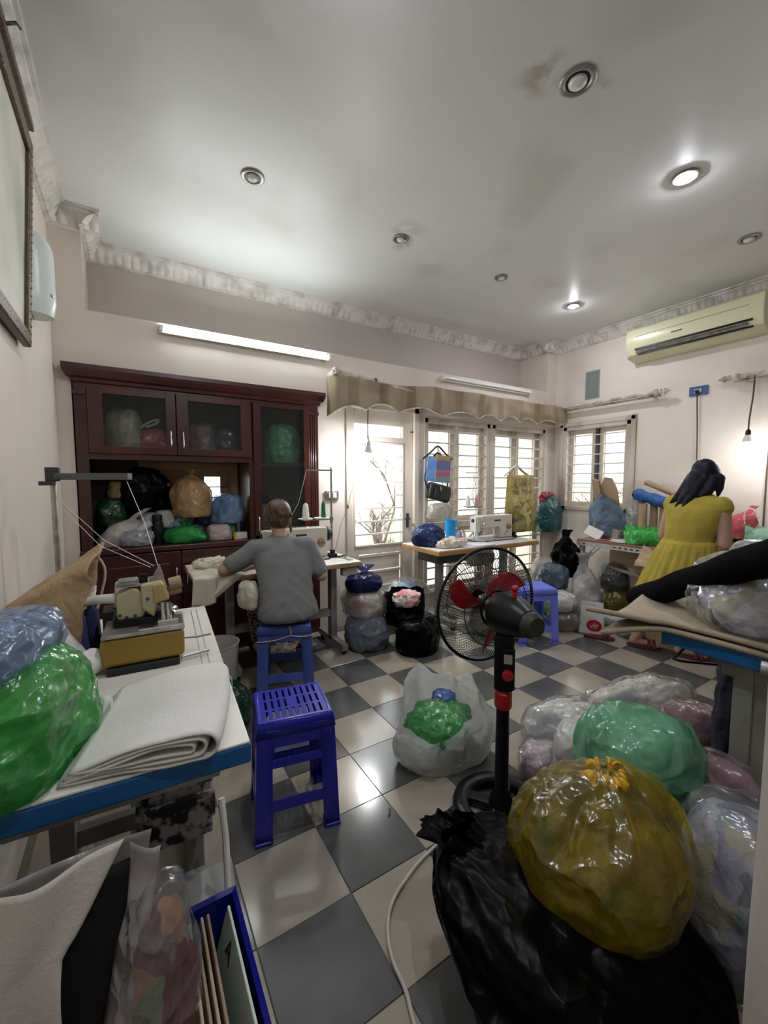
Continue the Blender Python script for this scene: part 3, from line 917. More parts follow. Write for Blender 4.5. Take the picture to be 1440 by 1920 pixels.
# ------------------------------------------------------------------ curtain rods and valance
rodm = mat('rod_enamel', (0.60, 0.55, 0.48), 0.4, vary=(12, [(0.35, (0.36, 0.29, 0.22)), (0.6, (0.64, 0.59, 0.52))]))
rodd = mat('rod_wood_dark', (0.22, 0.16, 0.12), 0.5)
t = thing('curtain_rod', 'broken curtain rod slanting down above the glazed door', 'curtain rod', (1.5, 3.19, 2.2))
ob('rod_tube', MB().cyl((1.50, 3.165, 2.232), (2.46, 3.15, 2.125), 0.019), rodm, t, smooth=60)
ob('bracket', MB().bx(1.475, 1.50, 3.13, 3.31, 2.20, 2.24).sph((1.49, 3.16, 2.235), 0.028), rodm, t)
ob('knotted_cord', MB().torus((1.865, 3.16, 2.190), 0.024, 0.007, rot=Matrix.Rotation(pi / 2, 3, 'Y'), n=20, m=6).torus((1.873, 3.16, 2.190), 0.026, 0.007, rot=Matrix.Rotation(pi / 2, 3, 'Y'), n=20, m=6), cordm, t, smooth=180)
t = thing('curtain_rod', 'long curtain rod above the back windows holding the valance', 'curtain rod', (3.5, 3.19, 2.2))
ob('rod_tube', MB().cyl((2.56, 3.17, 2.185), (4.56, 3.17, 2.215), 0.019), rodm, t, smooth=60)
ob('finial', MB().lathe([(0.0, -0.05), (0.022, -0.04), (0.012, -0.02), (0.028, -0.005), (0.03, 0.012), (0.018, 0.03), (0.022, 0.05), (0.02, 0.07)], 16, (2.50, 3.17, 2.184), Matrix.Rotation(pi / 2, 3, 'Y')), rodm, t, smooth=60)
ob('bracket', MB().bx(2.60, 2.62, 3.16, 3.31, 2.165, 2.19).bx(4.40, 4.42, 3.16, 3.31, 2.195, 2.22), rodm, t)
def siderod(label, ya, yb, z, x=4.50):
    t = thing('curtain_rod', label, 'curtain rod', (x, (ya + yb) / 2, z))
    ob('rod_tube', MB().cyl((x, ya, z), (x, yb, z), 0.017).cyl((x + 0.05, ya, z - 0.025), (x + 0.05, yb, z - 0.025), 0.012), rodm, t, smooth=60)
    prof = [(0.0, -0.11), (0.008, -0.10), (0.012, -0.085), (0.026, -0.07), (0.03, -0.055), (0.014, -0.035), (0.028, -0.028), (0.028, -0.018), (0.016, -0.01), (0.034, 0.008), (0.034, 0.035), (0.018, 0.05)]
    e = min(ya, yb) if label.startswith('short') else max(ya, yb)
    sgn = 1 if label.startswith('short') else -1
    ob('finial', MB().lathe(prof, 16, (x, e, z), Matrix.Rotation(-sgn * pi / 2, 3, 'X')), rodm, t, smooth=60)
    ob('bracket', MB().bx(x, XR, e + sgn * 0.06, e + sgn * 0.09, z - 0.03, z - 0.005), rodd, t)
    return t
siderod('short curtain rod with turned finial above the right window', 2.08, 3.27, 2.2)
siderod('curtain rod running off at the right above the hanging bulbs', 0.3, 1.49, 2.215)

valm = bpy.data.materials.new('valance_cloth')
valm.use_nodes = True
nt = valm.node_tree; L = nt.links; b = nt.nodes['Principled BSDF']
b.inputs['Roughness'].default_value = 0.9
tc = nt.nodes.new('ShaderNodeTexCoord')
wv = nt.nodes.new('ShaderNodeTexWave'); wv.bands_direction = 'X'; wv.inputs['Scale'].default_value = 1.05; wv.inputs['Distortion'].default_value = 0.6
L.new(tc.outputs['Object'], wv.inputs['Vector'])
r = nt.nodes.new('ShaderNodeValToRGB')
r.color_ramp.elements[0].position = 0.70; r.color_ramp.elements[0].color = (0.38, 0.31, 0.215, 1)
r.color_ramp.elements[1].position = 0.86; r.color_ramp.elements[1].color = (0.31, 0.225, 0.145, 1)
L.new(wv.outputs[0], r.inputs[0])
st = col_noise(nt, [(0.35, (0.55, 0.5, 0.45)), (0.6, (1, 1, 1))], 3.5, stretch=(1, 1, 0.5))
mm = nt.nodes.new('ShaderNodeMix'); mm.data_type = 'RGBA'; mm.blend_type = 'MULTIPLY'; mm.inputs[0].default_value = 0.8
L.new(r.outputs[0], mm.inputs[6]); L.new(st, mm.inputs[7]); L.new(mm.outputs[2], b.inputs['Base Color'])
L.new(bump_in(nt, b, 90, 0.2), b.inputs['Normal'])
def valf(u, v):
    x = 1.455 + u * 3.135
    zt = 2.215 + 0.0 * u - 0.035 * sin(min(1, u * 3) * pi) * (u < 0.34)
    sc_ = 0.055 * abs(sin(pi * (u * 8.2 + 0.28 * sin(u * 9)))) - 0.06 * max(0, 0.12 - u) / 0.12
    zb = 1.935 + sc_ + 0.045 * u
    z = zt + (zb - zt) * v
    y = 3.135 + 0.012 * sin(u * 60) * v + 0.02 * noise.noise(Vector((u * 9, v * 2, 3.3))) + 0.012 * sin(u * 31 + 1.5)
    if u < 0.012: y += (0.012 - u) * 9
    return Vector((x, y, z))
t = thing('valance', 'stained beige scalloped valance above the door and back windows', 'valance', (3.0, 3.15, 1.93))
ob('valance_cloth', MB().grid(valf, 200, 14), valm, t, smooth=180, solid=0.005)
ob('hem_cord', MB().tube([valf(i / 160, 1.0) for i in range(161)], 0.007, 6), rodm, t, smooth=180)

# ------------------------------------------------------------------ light switch, wall boxes, cables
t = thing('light_switch', 'chrome double light switch between cabinet and door', 'switch', (1.515, Y0, 1.19))
ob('plate', MB().bx(1.45, 1.575, Y0 - 0.014, Y0, 1.155, 1.235), steel, t, bevel=0.004)
for k in (0, 1):
    ob('rocker', MB().bx(1.475 + k * 0.042, 1.508 + k * 0.042, Y0 - 0.022, Y0 - 0.012, 1.172, 1.218), whitepl, t, bevel=0.003)
t = thing('wall_socket', 'blue framed wall socket with cable on the right wall', 'socket', (XR, 1.775, 2.165))
ob('plate', MB().bx(XR - 0.018, XR, 1.70, 1.85, 2.125, 2.21), mat('blue_plate', (0.05, 0.10, 0.26), 0.4), t, bevel=0.004)
ob('socket_face', MB().bx(XR - 0.026, XR - 0.016, 1.745, 1.805, 2.145, 2.185), steel, t, bevel=0.003)
ob('plug', MB().bx(XR - 0.05, XR - 0.02, 1.765, 1.79, 2.145, 2.17), blackpl, t, bevel=0.003)
one('wall_cable', 'dark cable hanging down the right wall from blue socket', 'cable', MB().tube(smoothline([(4.57, 1.778, 2.150), (4.575, 1.775, 2.05), (4.58, 1.76, 1.7), (4.58, 1.75, 1.2), (4.58, 1.75, 0.95)], 5), 0.006, 6), mat('violet_cable', (0.06, 0.04, 0.09), 0.5), smooth=180)
one('wall_cable', 'thin brown cable running down the wall behind the bulbs', 'cable', MB().tube(smoothline([(4.57, 1.25, 2.18), (4.58, 1.24, 1.8), (4.585, 1.245, 1.4), (4.585, 1.245, 0.9)], 5), 0.006, 6), brownc, smooth=180)
one('cable_duct', 'cream plastic cable duct fixed to the right wall', 'duct', MB().bx(XR - 0.022, XR, 1.165, 1.205, 0.8, 1.75), offwhite, bevel=0.003)
t = thing('wall_hatch', 'small grey glazed hatch high on the right wall', 'hatch', (XR, 2.83, 2.28))
ob('hatch_frame', MB().bx(XR - 0.012, XR, 2.745, 2.915, 2.275, 2.59), mat('hatch_grey', (0.30, 0.31, 0.30), 0.4), t, bevel=0.003)
ob('glass_pane', MB().bx(XR - 0.016, XR - 0.011, 2.757, 2.903, 2.29, 2.575), mat('hatch_glass', (0.20, 0.235, 0.235), 0.15), t)

# ------------------------------------------------------------------ air conditioner
acm = mat('ac_yellowed', (0.70, 0.69, 0.46), 0.3)
t = thing('air_conditioner', 'yellowed split air conditioner high on the right wall', 'air conditioner', (XR, 1.86, 2.55))
ya, yb = 1.28, 2.365
def acprof(y):
    return [Vector((XR, y, 2.87)), Vector((XR - 0.15, y, 2.87)), Vector((XR - 0.19, y, 2.845)), Vector((XR - 0.205, y, 2.76)), Vector((XR - 0.20, y, 2.66)), Vector((XR - 0.17, y, 2.60)), Vector((XR - 0.10, y, 2.562)), Vector((XR, y, 2.55))]
ob('case', MB().rings([acprof(ya + (yb - ya) * i / 2) for i in range(3)]), acm, t, smooth=30, bevel=0.006)
ob('outlet', MB().bx(XR - 0.206, XR - 0.19, ya + 0.07, yb - 0.09, 2.640, 2.655).bx(XR - 0.182, XR - 0.165, ya + 0.07, yb - 0.11, 2.588, 2.602), blackpl, t)
ob('louvre', MB().box((XR - 0.188, (ya + yb) / 2, 2.622), (0.012, yb - ya - 0.20, 0.034), Matrix.Rotation(0.5, 3, 'Y')), steel, t)
ob('groove', MB().bx(XR - 0.2065, XR - 0.203, ya + 0.1, yb - 0.1, 2.768, 2.773), mat('ac_groove', (0.32, 0.30, 0.2), 0.6), t)
ob('badge', MB().bx(XR - 0.207, XR - 0.203, 1.86, 1.95, 2.715, 2.725), darksteel, t)
ob('left_cap', MB().bx(XR - 0.15, XR - 0.01, yb - 0.002, yb + 0.012, 2.575, 2.855), acm, t, bevel=0.008)

# ------------------------------------------------------------------ left wall: pictures and sconce
gold = mat('gilt_brown_wood', (0.085, 0.05, 0.03), 0.35, bump=(70, 0.5))
t = thing('framed_picture', 'large picture in carved brown frame on the left wall', 'picture', (XL, 1.8, 1.88))
def lean(x, y, z):
    return Vector((XL + 0.012 + (z - 1.88) * 0.055 + x, y, z))
def framebar(a, b, c, d):
    m_ = MB()
    m_.add([lean(x, y, z) for x in (0, 0.03) for y in (a, b) for z in (c, d)], [(0, 1, 3, 2), (4, 6, 7, 5), (0, 4, 5, 1), (2, 3, 7, 6), (0, 2, 6, 4), (1, 5, 7, 3)])
    return m_
for (a, b, c, d_) in ((1.10, 2.30, 1.88, 1.935), (1.10, 2.30, 2.65, 2.705), (2.245, 2.30, 1.935, 2.65), (1.10, 1.155, 1.935, 2.65)):
    ob('frame_rail', framebar(a, b, c, d_), gold, t, bevel=0.006)
bd = MB()
for k in range(26):
    z = 1.90 + k * 0.031
    bd.sph(lean(0.030, 2.272, z), 0.006, 8)
ob('beading', bd, mat('gilt_bead', (0.35, 0.24, 0.12), 0.3, 0.6), t, smooth=180)
ob('picture_panel', MB().add([lean(0.012, y, z) for y in (1.15, 2.25) for z in (1.93, 2.655)], [(0, 1, 3, 2)]), mat('faded_painting', (0.5, 0.5, 0.42), 0.5, vary=(3, [(0.3, (0.34, 0.36, 0.28)), (0.55, (0.58, 0.57, 0.49)), (0.8, (0.66, 0.65, 0.58))])), t, solid=0.004)
t = thing('hanging_rail', 'dark wooden picture rail under the ceiling of the left wall', 'rail', (XL, 1.6, 2.86))
ob('rail_bar', MB().bx(XL, XL + 0.075, 0.6, 2.45, 2.85, 2.885), gold, t, bevel=0.004)
ob('hook', MB().tube([(XL + 0.05, 1.98, 2.87), (XL + 0.10, 1.98, 2.90), (XL + 0.105, 2.02, 2.92)], 0.006, 6), darksteel, t, smooth=180)
t = thing('wall_sconce', 'frosted half round glass sconce on the left wall', 'wall lamp', (XL, 2.64, 2.12))
sg = mat('frosted_glass', (0.66, 0.72, 0.68), 0.3)
rings = []
for i in range(13):
    z = 2.12 + 0.38 * i / 12
    s_ = 1 - 0.35 * max(0, (i - 9) / 3) ** 2 - 0.12 * max(0, (2 - i) / 2)
    rings.append([Vector((XL + 0.004 + 0.095 * s_ * sin(pi * k / 14), 2.64 - 0.085 * s_ * cos(pi * k / 14), z)) for k in range(15)])
ob('shade', MB().rings(rings), sg, t, smooth=60)
ob('clip', MB().bx(XL, XL + 0.06, 2.60, 2.615, 2.20, 2.212).sph((XL + 0.085, 2.60, 2.215), 0.01, 8), steel, t)
# ------------------------------------------------------------------ the dark built-in cabinet
cb = thing('wall_cabinet', 'dark mahogany built in cabinet with glass doors and open niche', 'cabinet', (0.55, 3.48, 0))
ca, cz = -0.28, 1.38
yf, yb = 3.285, 3.70
cglass = glass('cabinet_glass', (0.86, 0.89, 0.89), 0.03, (0.35, 0.38, 0.38))
ob('side_panel', MB().bx(ca, ca + 0.02, yf + 0.02, yb, 0, 2.0), mahog, cb)
ob('side_panel', MB().bx(cz - 0.02, cz, yf + 0.02, yb, 0, 2.0), mahog, cb)
ob('divider', MB().bx(0.808, 0.835, yf + 0.02, yb, 0.08, 2.0), mahog, cb)
ob('top_board', MB().bx(ca, cz, yf + 0.02, yb, 1.965, 2.0), mahog, cb)
ob('shelf', MB().bx(ca + 0.02, 0.808, yf + 0.02, yb, 1.475, 1.50), mahog, cb)
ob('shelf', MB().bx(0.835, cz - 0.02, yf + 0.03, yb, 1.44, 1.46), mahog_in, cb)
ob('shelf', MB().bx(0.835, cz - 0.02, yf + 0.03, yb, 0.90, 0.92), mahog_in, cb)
ob('counter', MB().bx(ca - 0.01, 0.82, yf - 0.03, yb - 0.02, 0.825, 0.862), mahog, cb, bevel=0.006)
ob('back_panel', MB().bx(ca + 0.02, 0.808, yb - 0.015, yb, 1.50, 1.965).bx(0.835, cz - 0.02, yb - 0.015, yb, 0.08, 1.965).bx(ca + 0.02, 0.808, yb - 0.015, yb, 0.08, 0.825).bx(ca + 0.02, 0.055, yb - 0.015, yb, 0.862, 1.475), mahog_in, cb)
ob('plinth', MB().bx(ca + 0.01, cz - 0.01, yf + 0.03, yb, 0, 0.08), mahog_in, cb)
ob('face_frame', MB().bx(ca, -0.215, yf, yf + 0.022, 0, 1.955).bx(1.30, cz, yf, yf + 0.022, 0, 1.955).bx(-0.215, 1.30, yf, yf + 0.022, 1.93, 1.955).bx(-0.215, 0.815, yf, yf + 0.022, 1.462, 1.50).bx(0.80, 0.838, yf, yf + 0.022, 0.08, 1.462), mahog, cb, bevel=0.002)
for xx in (1.315, 1.333, 1.351):
    ob('flute', MB().cyl((xx, yf - 0.001, 0.9), (xx, yf - 0.001, 1.86), 0.0065, n=10), mahog, cb, smooth=60)
ob('capital', MB().bx(1.30, 1.385, yf - 0.012, yf, 1.87, 1.90).bx(ca - 0.004, -0.215, yf - 0.012, yf, 1.87, 1.90), mahog, cb, bevel=0.004)
cp = [(-0.0, 1.95), (-0.012, 1.955), (-0.015, 1.975), (-0.035, 1.985), (-0.045, 2.01), (-0.05, 2.03), (-0.05, 2.055), (0.02, 2.055)]
rs = []
for x, e in ((ca - 0.035, 1), (ca, 0), (cz, 0), (cz + 0.05, 1)):
    rs.append([Vector((x if not e else (ca + p[0] if x < 0 else cz - p[0]), yf + p[0], p[1])) for p in cp])
rs2 = [[Vector((ca + p[0], yb - 0.35, p[1])) for p in cp], rs[0], rs[3], [Vector((cz - p[0], yb - 0.35, p[1])) for p in cp]]
ob('crown', MB().rings(rs2, False, False, False), mahog, cb, solid=0.006)
def cdoor(x0, x1, z0, z1, rx0, rx1, rz0, rz1, hx, hz0, hz1):
    mb = MB()
    slab(mb, (x0, x1, z0, z1), [(rx0, rx1, rz0, rz1)], lambda a, b, c, e: mb.bx(a, b, yf - 0.018, yf + 0.002, c, e))
    dd = ob('glass_door', mb, mahog, cb, bevel=0.003)
    ob('glass_pane', MB().bx(rx0 - 0.004, rx1 + 0.004, yf - 0.009, yf - 0.005, rz0 - 0.004, rz1 + 0.004), cglass, dd)
    if hz1:
        ob('handle', MB().tube(smoothline([(hx, yf - 0.018, hz0), (hx, yf - 0.04, hz0 + 0.012), (hx, yf - 0.045, (hz0 + hz1) / 2), (hx, yf - 0.04, hz1 - 0.012), (hx, yf - 0.018, hz1)], 4), 0.005, 8), chrome, dd, smooth=180, plabel='chrome bow handle')
cdoor(-0.212, 0.297, 1.503, 1.927, -0.13, 0.235, 1.55, 1.888, 0.262, 1.555, 1.675)
cdoor(0.303, 0.812, 1.503, 1.927, 0.378, 0.742, 1.55, 1.888, 0.34, 1.55, 1.672)
cdoor(0.836, 1.298, 0.885, 1.927, 0.89, 1.245, 0.945, 1.90, 0.860, 0.92, 1.04)
for x0, x1, hx in ((-0.212, 0.297, 0.266), (0.303, 0.797, 0.334), (0.842, 1.298, 0.872)):
    dd = ob('door', MB().bx(x0, x1, yf - 0.018, yf + 0.002, 0.09, 0.815), mahog, cb, bevel=0.003)
    ob('door_panel', MB().bx(x0 + 0.07, x1 - 0.07, yf - 0.026, yf - 0.016, 0.17, 0.735), mahog, dd, bevel=0.008)
    ob('handle', MB().tube(smoothline([(hx, yf - 0.018, 0.565), (hx, yf - 0.045, 0.58), (hx, yf - 0.045, 0.685), (hx, yf - 0.018, 0.70)], 4), 0.005, 8), chrome, dd, smooth=180, plabel='chrome bow handle')

# bags stored in it
creamfilm = film('cream_film', (0.62, 0.58, 0.50), 0.55)
greyfilm = film('grey_clear_film', (0.60, 0.61, 0.62), 0.20, avar=0.14)
clearfilm = film('clear_film', (0.72, 0.73, 0.73), 0.16, avar=0.13)
whitefilm = film('white_film', (0.72, 0.71, 0.69), 0.82, avar=0.1)
pinkfilm = film('pink_film', (0.62, 0.16, 0.18), 0.6)
redfilm = film('red_film', (0.45, 0.03, 0.04), 0.6)
greenfilm = film('green_film', (0.05, 0.50, 0.12), 0.5)
mintfilm = film('mint_film', (0.22, 0.62, 0.38), 0.6)
dkgreenfilm = film('dark_green_film', (0.012, 0.085, 0.035), 0.7)
bluefilm = film('blue_film', (0.06, 0.20, 0.52), 0.5)
palebluefilm = film('pale_blue_film', (0.30, 0.46, 0.64), 0.42)
milkyfilm = film('milky_film', (0.70, 0.70, 0.69), 0.45)
navyfilm = film('navy_film', (0.02, 0.03, 0.16), 0.75)
tanfilm = film('tan_film', (0.58, 0.40, 0.22), 0.72)
yellowfilm = film('yellow_film', (0.62, 0.46, 0.02), 0.28, tint=(0.90, 0.80, 0.28))
olivefilm = film('olive_film', (0.34, 0.31, 0.05), 0.6)
tealfilm = film('teal_film', (0.03, 0.16, 0.20), 0.7)
c_cream = cloth_mix('cloth_cream', [(0.60, 0.52, 0.40), (0.66, 0.60, 0.50), (0.52, 0.42, 0.30)])
c_white = cloth_mix('cloth_white', [(0.72, 0.70, 0.66), (0.62, 0.61, 0.60), (0.68, 0.64, 0.56)])
c_grey = cloth_mix('cloth_grey', [(0.30, 0.31, 0.33), (0.42, 0.43, 0.46), (0.22, 0.23, 0.26)])
c_pink = cloth_mix('cloth_pink', [(0.62, 0.24, 0.27), (0.66, 0.60, 0.52), (0.70, 0.36, 0.36), (0.60, 0.54, 0.45)])
c_mix = cloth_mix('cloth_mixed', [(0.5, 0.45, 0.32), (0.35, 0.05, 0.06), (0.45, 0.42, 0.38), (0.15, 0.15, 0.17)])
c_blue = cloth_mix('cloth_blue', [(0.10, 0.20, 0.42), (0.35, 0.45, 0.60), (0.55, 0.60, 0.64)])
c_green = cloth_mix('cloth_green', [(0.10, 0.34, 0.13), (0.40, 0.52, 0.28), (0.05, 0.16, 0.07)])
c_dark = cloth_mix('cloth_dark', [(0.02, 0.02, 0.025), (0.05, 0.05, 0.06), (0.09, 0.09, 0.10)])
c_maroon = cloth_mix('cloth_maroon', [(0.14, 0.02, 0.03), (0.06, 0.015, 0.03), (0.22, 0.04, 0.05)])
c_lilac = cloth_mix('cloth_lilac', [(0.52, 0.40, 0.44), (0.58, 0.46, 0.50), (0.46, 0.34, 0.38)])
c_brown = cloth_mix('cloth_brown', [(0.20, 0.14, 0.11), (0.32, 0.27, 0.22), (0.10, 0.07, 0.06)])
c_lavgrey = cloth_mix('cloth_lavender_grey', [(0.42, 0.42, 0.56), (0.62, 0.62, 0.66), (0.10, 0.11, 0.12), (0.50, 0.46, 0.34), (0.34, 0.34, 0.48), (0.30, 0.40, 0.40)], 15)

bag('plastic_bag', 'cream filled bag with white handles behind left glass door of cabinet', -0.01, 3.50, 1.501, 0.135, 0.13, 0.33, creamfilm, c_cream, seed=3, top='pillow')
t = bag('plastic_bag', 'pink bag in the lower right of the left glass door', 0.165, 3.46, 1.501, 0.10, 0.10, 0.20, pinkfilm, c_pink, seed=4, top='pillow')
loops(t, whitefilm, [[(-0.09, -0.05, 0.19), (-0.02, -0.06, 0.24), (0.03, -0.07, 0.255), (0.01, -0.07, 0.225), (-0.05, -0.06, 0.20)]], 0.009)
bag('plastic_bag', 'grey clear bag of yellow and red cloth behind second glass door', 0.49, 3.50, 1.501, 0.115, 0.12, 0.26, greyfilm, c_mix, seed=5, top='pillow')
bag('plastic_bag', 'dim grey bag at the right behind the second glass door', 0.69, 3.54, 1.501, 0.09, 0.10, 0.24, greyfilm, c_dark, seed=6, top='pillow')
bag('plastic_bag', 'round green bag on the shelf of the tall glass door', 1.13, 3.48, 1.461, 0.145, 0.13, 0.34, mintfilm, c_green, seed=7, top='pillow')
gl_ = thing('glass_jar', 'tall clear glass jar low in the tall cabinet door', 'jar', (0.965, 3.46, 0.921))
ob('jar_body', MB().lathe([(0.001, 0), (0.035, 0.0), (0.04, 0.02), (0.04, 0.18), (0.036, 0.2)], 20), glass('jar_glass', (0.8, 0.85, 0.85), 0.15), gl_, smooth=60, local=True)
# niche
G = None
bag('plastic_bag', 'black bag slumped at the top of the cabinet niche', 0.10, 3.52, 1.10, 0.155, 0.12, 0.31, blackfoil, seed=11, top='pillow', crk=0.12)
bag('plastic_bag', 'tan round bag bulging at the centre of the cabinet niche', 0.405, 3.44, 1.045, 0.155, 0.13, 0.29, tanfilm, c_cream, seed=12, top='tied', tail=0.10, flare=0.3, neck=0.09, crk=0.035)
bag('plastic_bag', 'dark green glossy bag at the left of the cabinet niche', -0.115, 3.48, 1.00, 0.095, 0.11, 0.20, dkgreenfilm, c_green, seed=13, top='pillow')
bag('plastic_bag', 'orange brown bundle above the dark green bag in the niche', -0.07, 3.55, 1.19, 0.08, 0.08, 0.13, tanfilm, c_brown, seed=14, top='pillow')
bag('plastic_bag', 'white carrier bag with raised ear at the niche lower left', -0.105, 3.40, 0.863, 0.10, 0.10, 0.17, whitefilm, c_cream, seed=15, top='tied', lean=(0.09, 0), neck=0.2, flare=0.16, tail=0.34, crk=0.04)
bag('plastic_bag', 'crumpled grey plastic bag hanging over the niche counter edge', 0.02, 3.36, 0.863, 0.11, 0.09, 0.12, greyfilm, c_grey, seed=16, top='pillow', crk=0.12)
one('fabric_roll', 'pale grey fabric roll slanting in the cabinet niche', 'fabric roll', MB().cyl((-0.02, 3.33, 0.915), (0.115, 3.38, 1.02), 0.028), mat('roll_cloth_grey', (0.42, 0.42, 0.38), 0.8, bump=(80, 0.2)), smooth=60)
t = thing('thermos', 'black vacuum flask standing on the niche counter', 'flask', (0.163, 3.40, 0.863))
ob('flask_body', MB().lathe([(0.001, 0), (0.036, 0), (0.038, 0.01), (0.038, 0.15), (0.03, 0.165)], 24), blackpl, t, smooth=40, local=True)
ob('flask_cap', MB().lathe([(0.031, 0.165), (0.033, 0.167), (0.033, 0.205), (0.028, 0.212), (0.001, 0.212)], 24), blackpl, t, smooth=40, local=True)
bag('plastic_bag', 'grey clear bag of white cloth under the black niche bag', 0.10, 3.50, 0.93, 0.10, 0.10, 0.17, greyfilm, c_white, seed=17, top='pillow')
bag('plastic_bag', 'white wrapped bundle left of the tan bag foot', 0.215, 3.47, 0.97, 0.065, 0.07, 0.13, whitefilm, c_white, seed=18, top='pillow')
bag('plastic_bag', 'pale blue white bundle under the tan niche bag', 0.335, 3.47, 0.95, 0.075, 0.08, 0.11, palebluefilm, c_white, seed=19, top='pillow')
bag('plastic_bag', 'dark patterned pouch between tan and blue niche bags', 0.475, 3.46, 0.985, 0.055, 0.05, 0.09, navyfilm, c_dark, seed=20, top='pillow')
bag('plastic_bag', 'small white bundle behind the green niche bag', 0.425, 3.50, 0.90, 0.06, 0.06, 0.10, palebluefilm, c_white, seed=21, top='pillow')
bag('plastic_bag', 'glossy green tied bag at the front of the niche counter', 0.34, 3.38, 0.863, 0.13, 0.10, 0.115, greenfilm, c_green, seed=22, top='tied', neck=0.12, flare=0.4, tail=0.25, crk=0.08)
bag('plastic_bag', 'white and pink bag right of green bag on niche counter', 0.585, 3.39, 0.863, 0.095, 0.09, 0.12, whitefilm, c_pink, seed=23, top='pillow')
bag('plastic_bag', 'pale mint bag under the blue bag in the niche', 0.64, 3.46, 0.90, 0.085, 0.08, 0.10, mintfilm, c_white, seed=24, top='pillow')
bag('plastic_bag', 'blue and white bag at the right end of the niche', 0.665, 3.44, 0.985, 0.12, 0.12, 0.23, palebluefilm, c_blue, seed=25, top='pillow')
t = thing('paper_box', 'small white box with yellow stripe on niche counter end', 'box', (0.735, 3.37, 0.863))
ob('carton', MB().bx(-0.05, 0.05, -0.03, 0.03, 0, 0.05), whitepl, t, local=True, bevel=0.002)
ob('yellow_stripe', MB().bx(-0.0505, -0.03, -0.031, 0.031, 0.01, 0.051), mat('yellow_card', (0.7, 0.45, 0.04), 0.5), t, local=True)
# ------------------------------------------------------------------ sewing tables
woodedge = mat('orange_wood', (0.42, 0.22, 0.06), 0.45, vary=(6, [(0.3, (0.34, 0.17, 0.045)), (0.7, (0.48, 0.26, 0.08))], (0.3, 1, 1)))
wornedge = mat('worn_wood_edge', (0.30, 0.17, 0.08), 0.6, vary=(14, [(0.3, (0.14, 0.08, 0.045)), (0.6, (0.42, 0.26, 0.14))], (0.5, 1, 1)))
laminate = mat('pale_laminate', (0.76, 0.74, 0.68), 0.35, vary=(5, [(0.3, (0.64, 0.61, 0.54)), (0.6, (0.78, 0.76, 0.70))]))
blueedge = mat('blue_edge', (0.008, 0.10, 0.28), 0.35, bump=(50, 0.03))
rubber = mat('rubber', (0.015, 0.015, 0.015), 0.7)
def tframe(t, xa, xb, ya, yb, ztop, m):
    ym = (ya + yb) / 2
    for x in (xa, xb):
        ob('leg', MB().bx(x - 0.025, x + 0.025, ym - 0.035, ym + 0.035, 0.06, ztop), m, t, bevel=0.004)
        ob('foot_bar', MB().bx(x - 0.025, x + 0.025, ya + 0.03, yb - 0.03, 0.035, 0.085), m, t, bevel=0.004)
        ob('top_bracket', MB().bx(x - 0.03, x + 0.03, ya + 0.06, yb - 0.06, ztop - 0.02, ztop), m, t)
        for y in (ya + 0.06, yb - 0.06):
            ob('castor', MB().cyl((x - 0.012, y, 0.02), (x + 0.012, y, 0.02), 0.02, n=16), rubber, t, smooth=60)
    ob('stretcher', MB().bx(xa, xb, ym - 0.02, ym + 0.02, 0.25, 0.31), m, t, bevel=0.004)
    ob('treadle', MB().bx((xa + xb) / 2 - 0.2, (xa + xb) / 2 + 0.2, ym - 0.14, ym + 0.10, 0.09, 0.11), m, t, bevel=0.004)
    ob('pedal_rod', MB().cyl(((xa + xb) / 2 + 0.12, ym + 0.05, 0.11), ((xa + xb) / 2 + 0.12, ym + 0.10, 0.50), 0.006), steel, t)

t1 = thing('sewing_table', 'worn edged sewing table of the person in grey shirt', 'table', (0.885, 2.94, 0))
ob('table_top', MB().bx(0.31, 1.46, 2.66, 3.21, 0.685, 0.714), wornedge, t1, bevel=0.006)
ob('laminate', MB().bx(0.315, 1.455, 2.665, 3.205, 0.714, 0.72), laminate, t1, bevel=0.002)
tframe(t1, 0.56, 1.34, 2.68, 3.20, 0.685, greypaint)
ob('motor', MB().cyl((0.92, 3.0, 0.54), (1.14, 3.0, 0.54), 0.075).bx(0.95, 1.1, 2.95, 3.05, 0.60, 0.685), darksteel, t1, smooth=40)
ob('switch_box', MB().bx(1.31, 1.43, 2.685, 2.73, 0.62, 0.68), greypaint, t1, bevel=0.004)
ob('belt', MB().tube([(1.20, 2.97, 0.55), (1.28, 2.96, 0.72), (1.28, 2.96, 0.84)], 0.006, 6), rubber, t1)

t2 = thing('sewing_table', 'light wood edged sewing table in front of back windows', 'table', (2.785, 2.875, 0))
ob('table_top', MB().bx(2.15, 3.42, 2.60, 3.15, 0.695, 0.733), woodedge, t2, bevel=0.004)
ob('laminate', MB().bx(2.155, 3.415, 2.605, 3.145, 0.733, 0.74), mat('white_laminate', (0.72, 0.71, 0.72), 0.3), t2, bevel=0.002)
tframe(t2, 2.38, 3.22, 2.62, 3.13, 0.695, greypaint)
ob('drawer', MB().bx(2.19, 2.52, 2.66, 2.95, 0.615, 0.690), darksteel, t2, bevel=0.006)
ob('motor', MB().cyl((2.85, 2.95, 0.55), (3.10, 2.95, 0.55), 0.075).bx(2.9, 3.05, 2.9, 3.0, 0.60, 0.695), greypaint, t2, smooth=40)

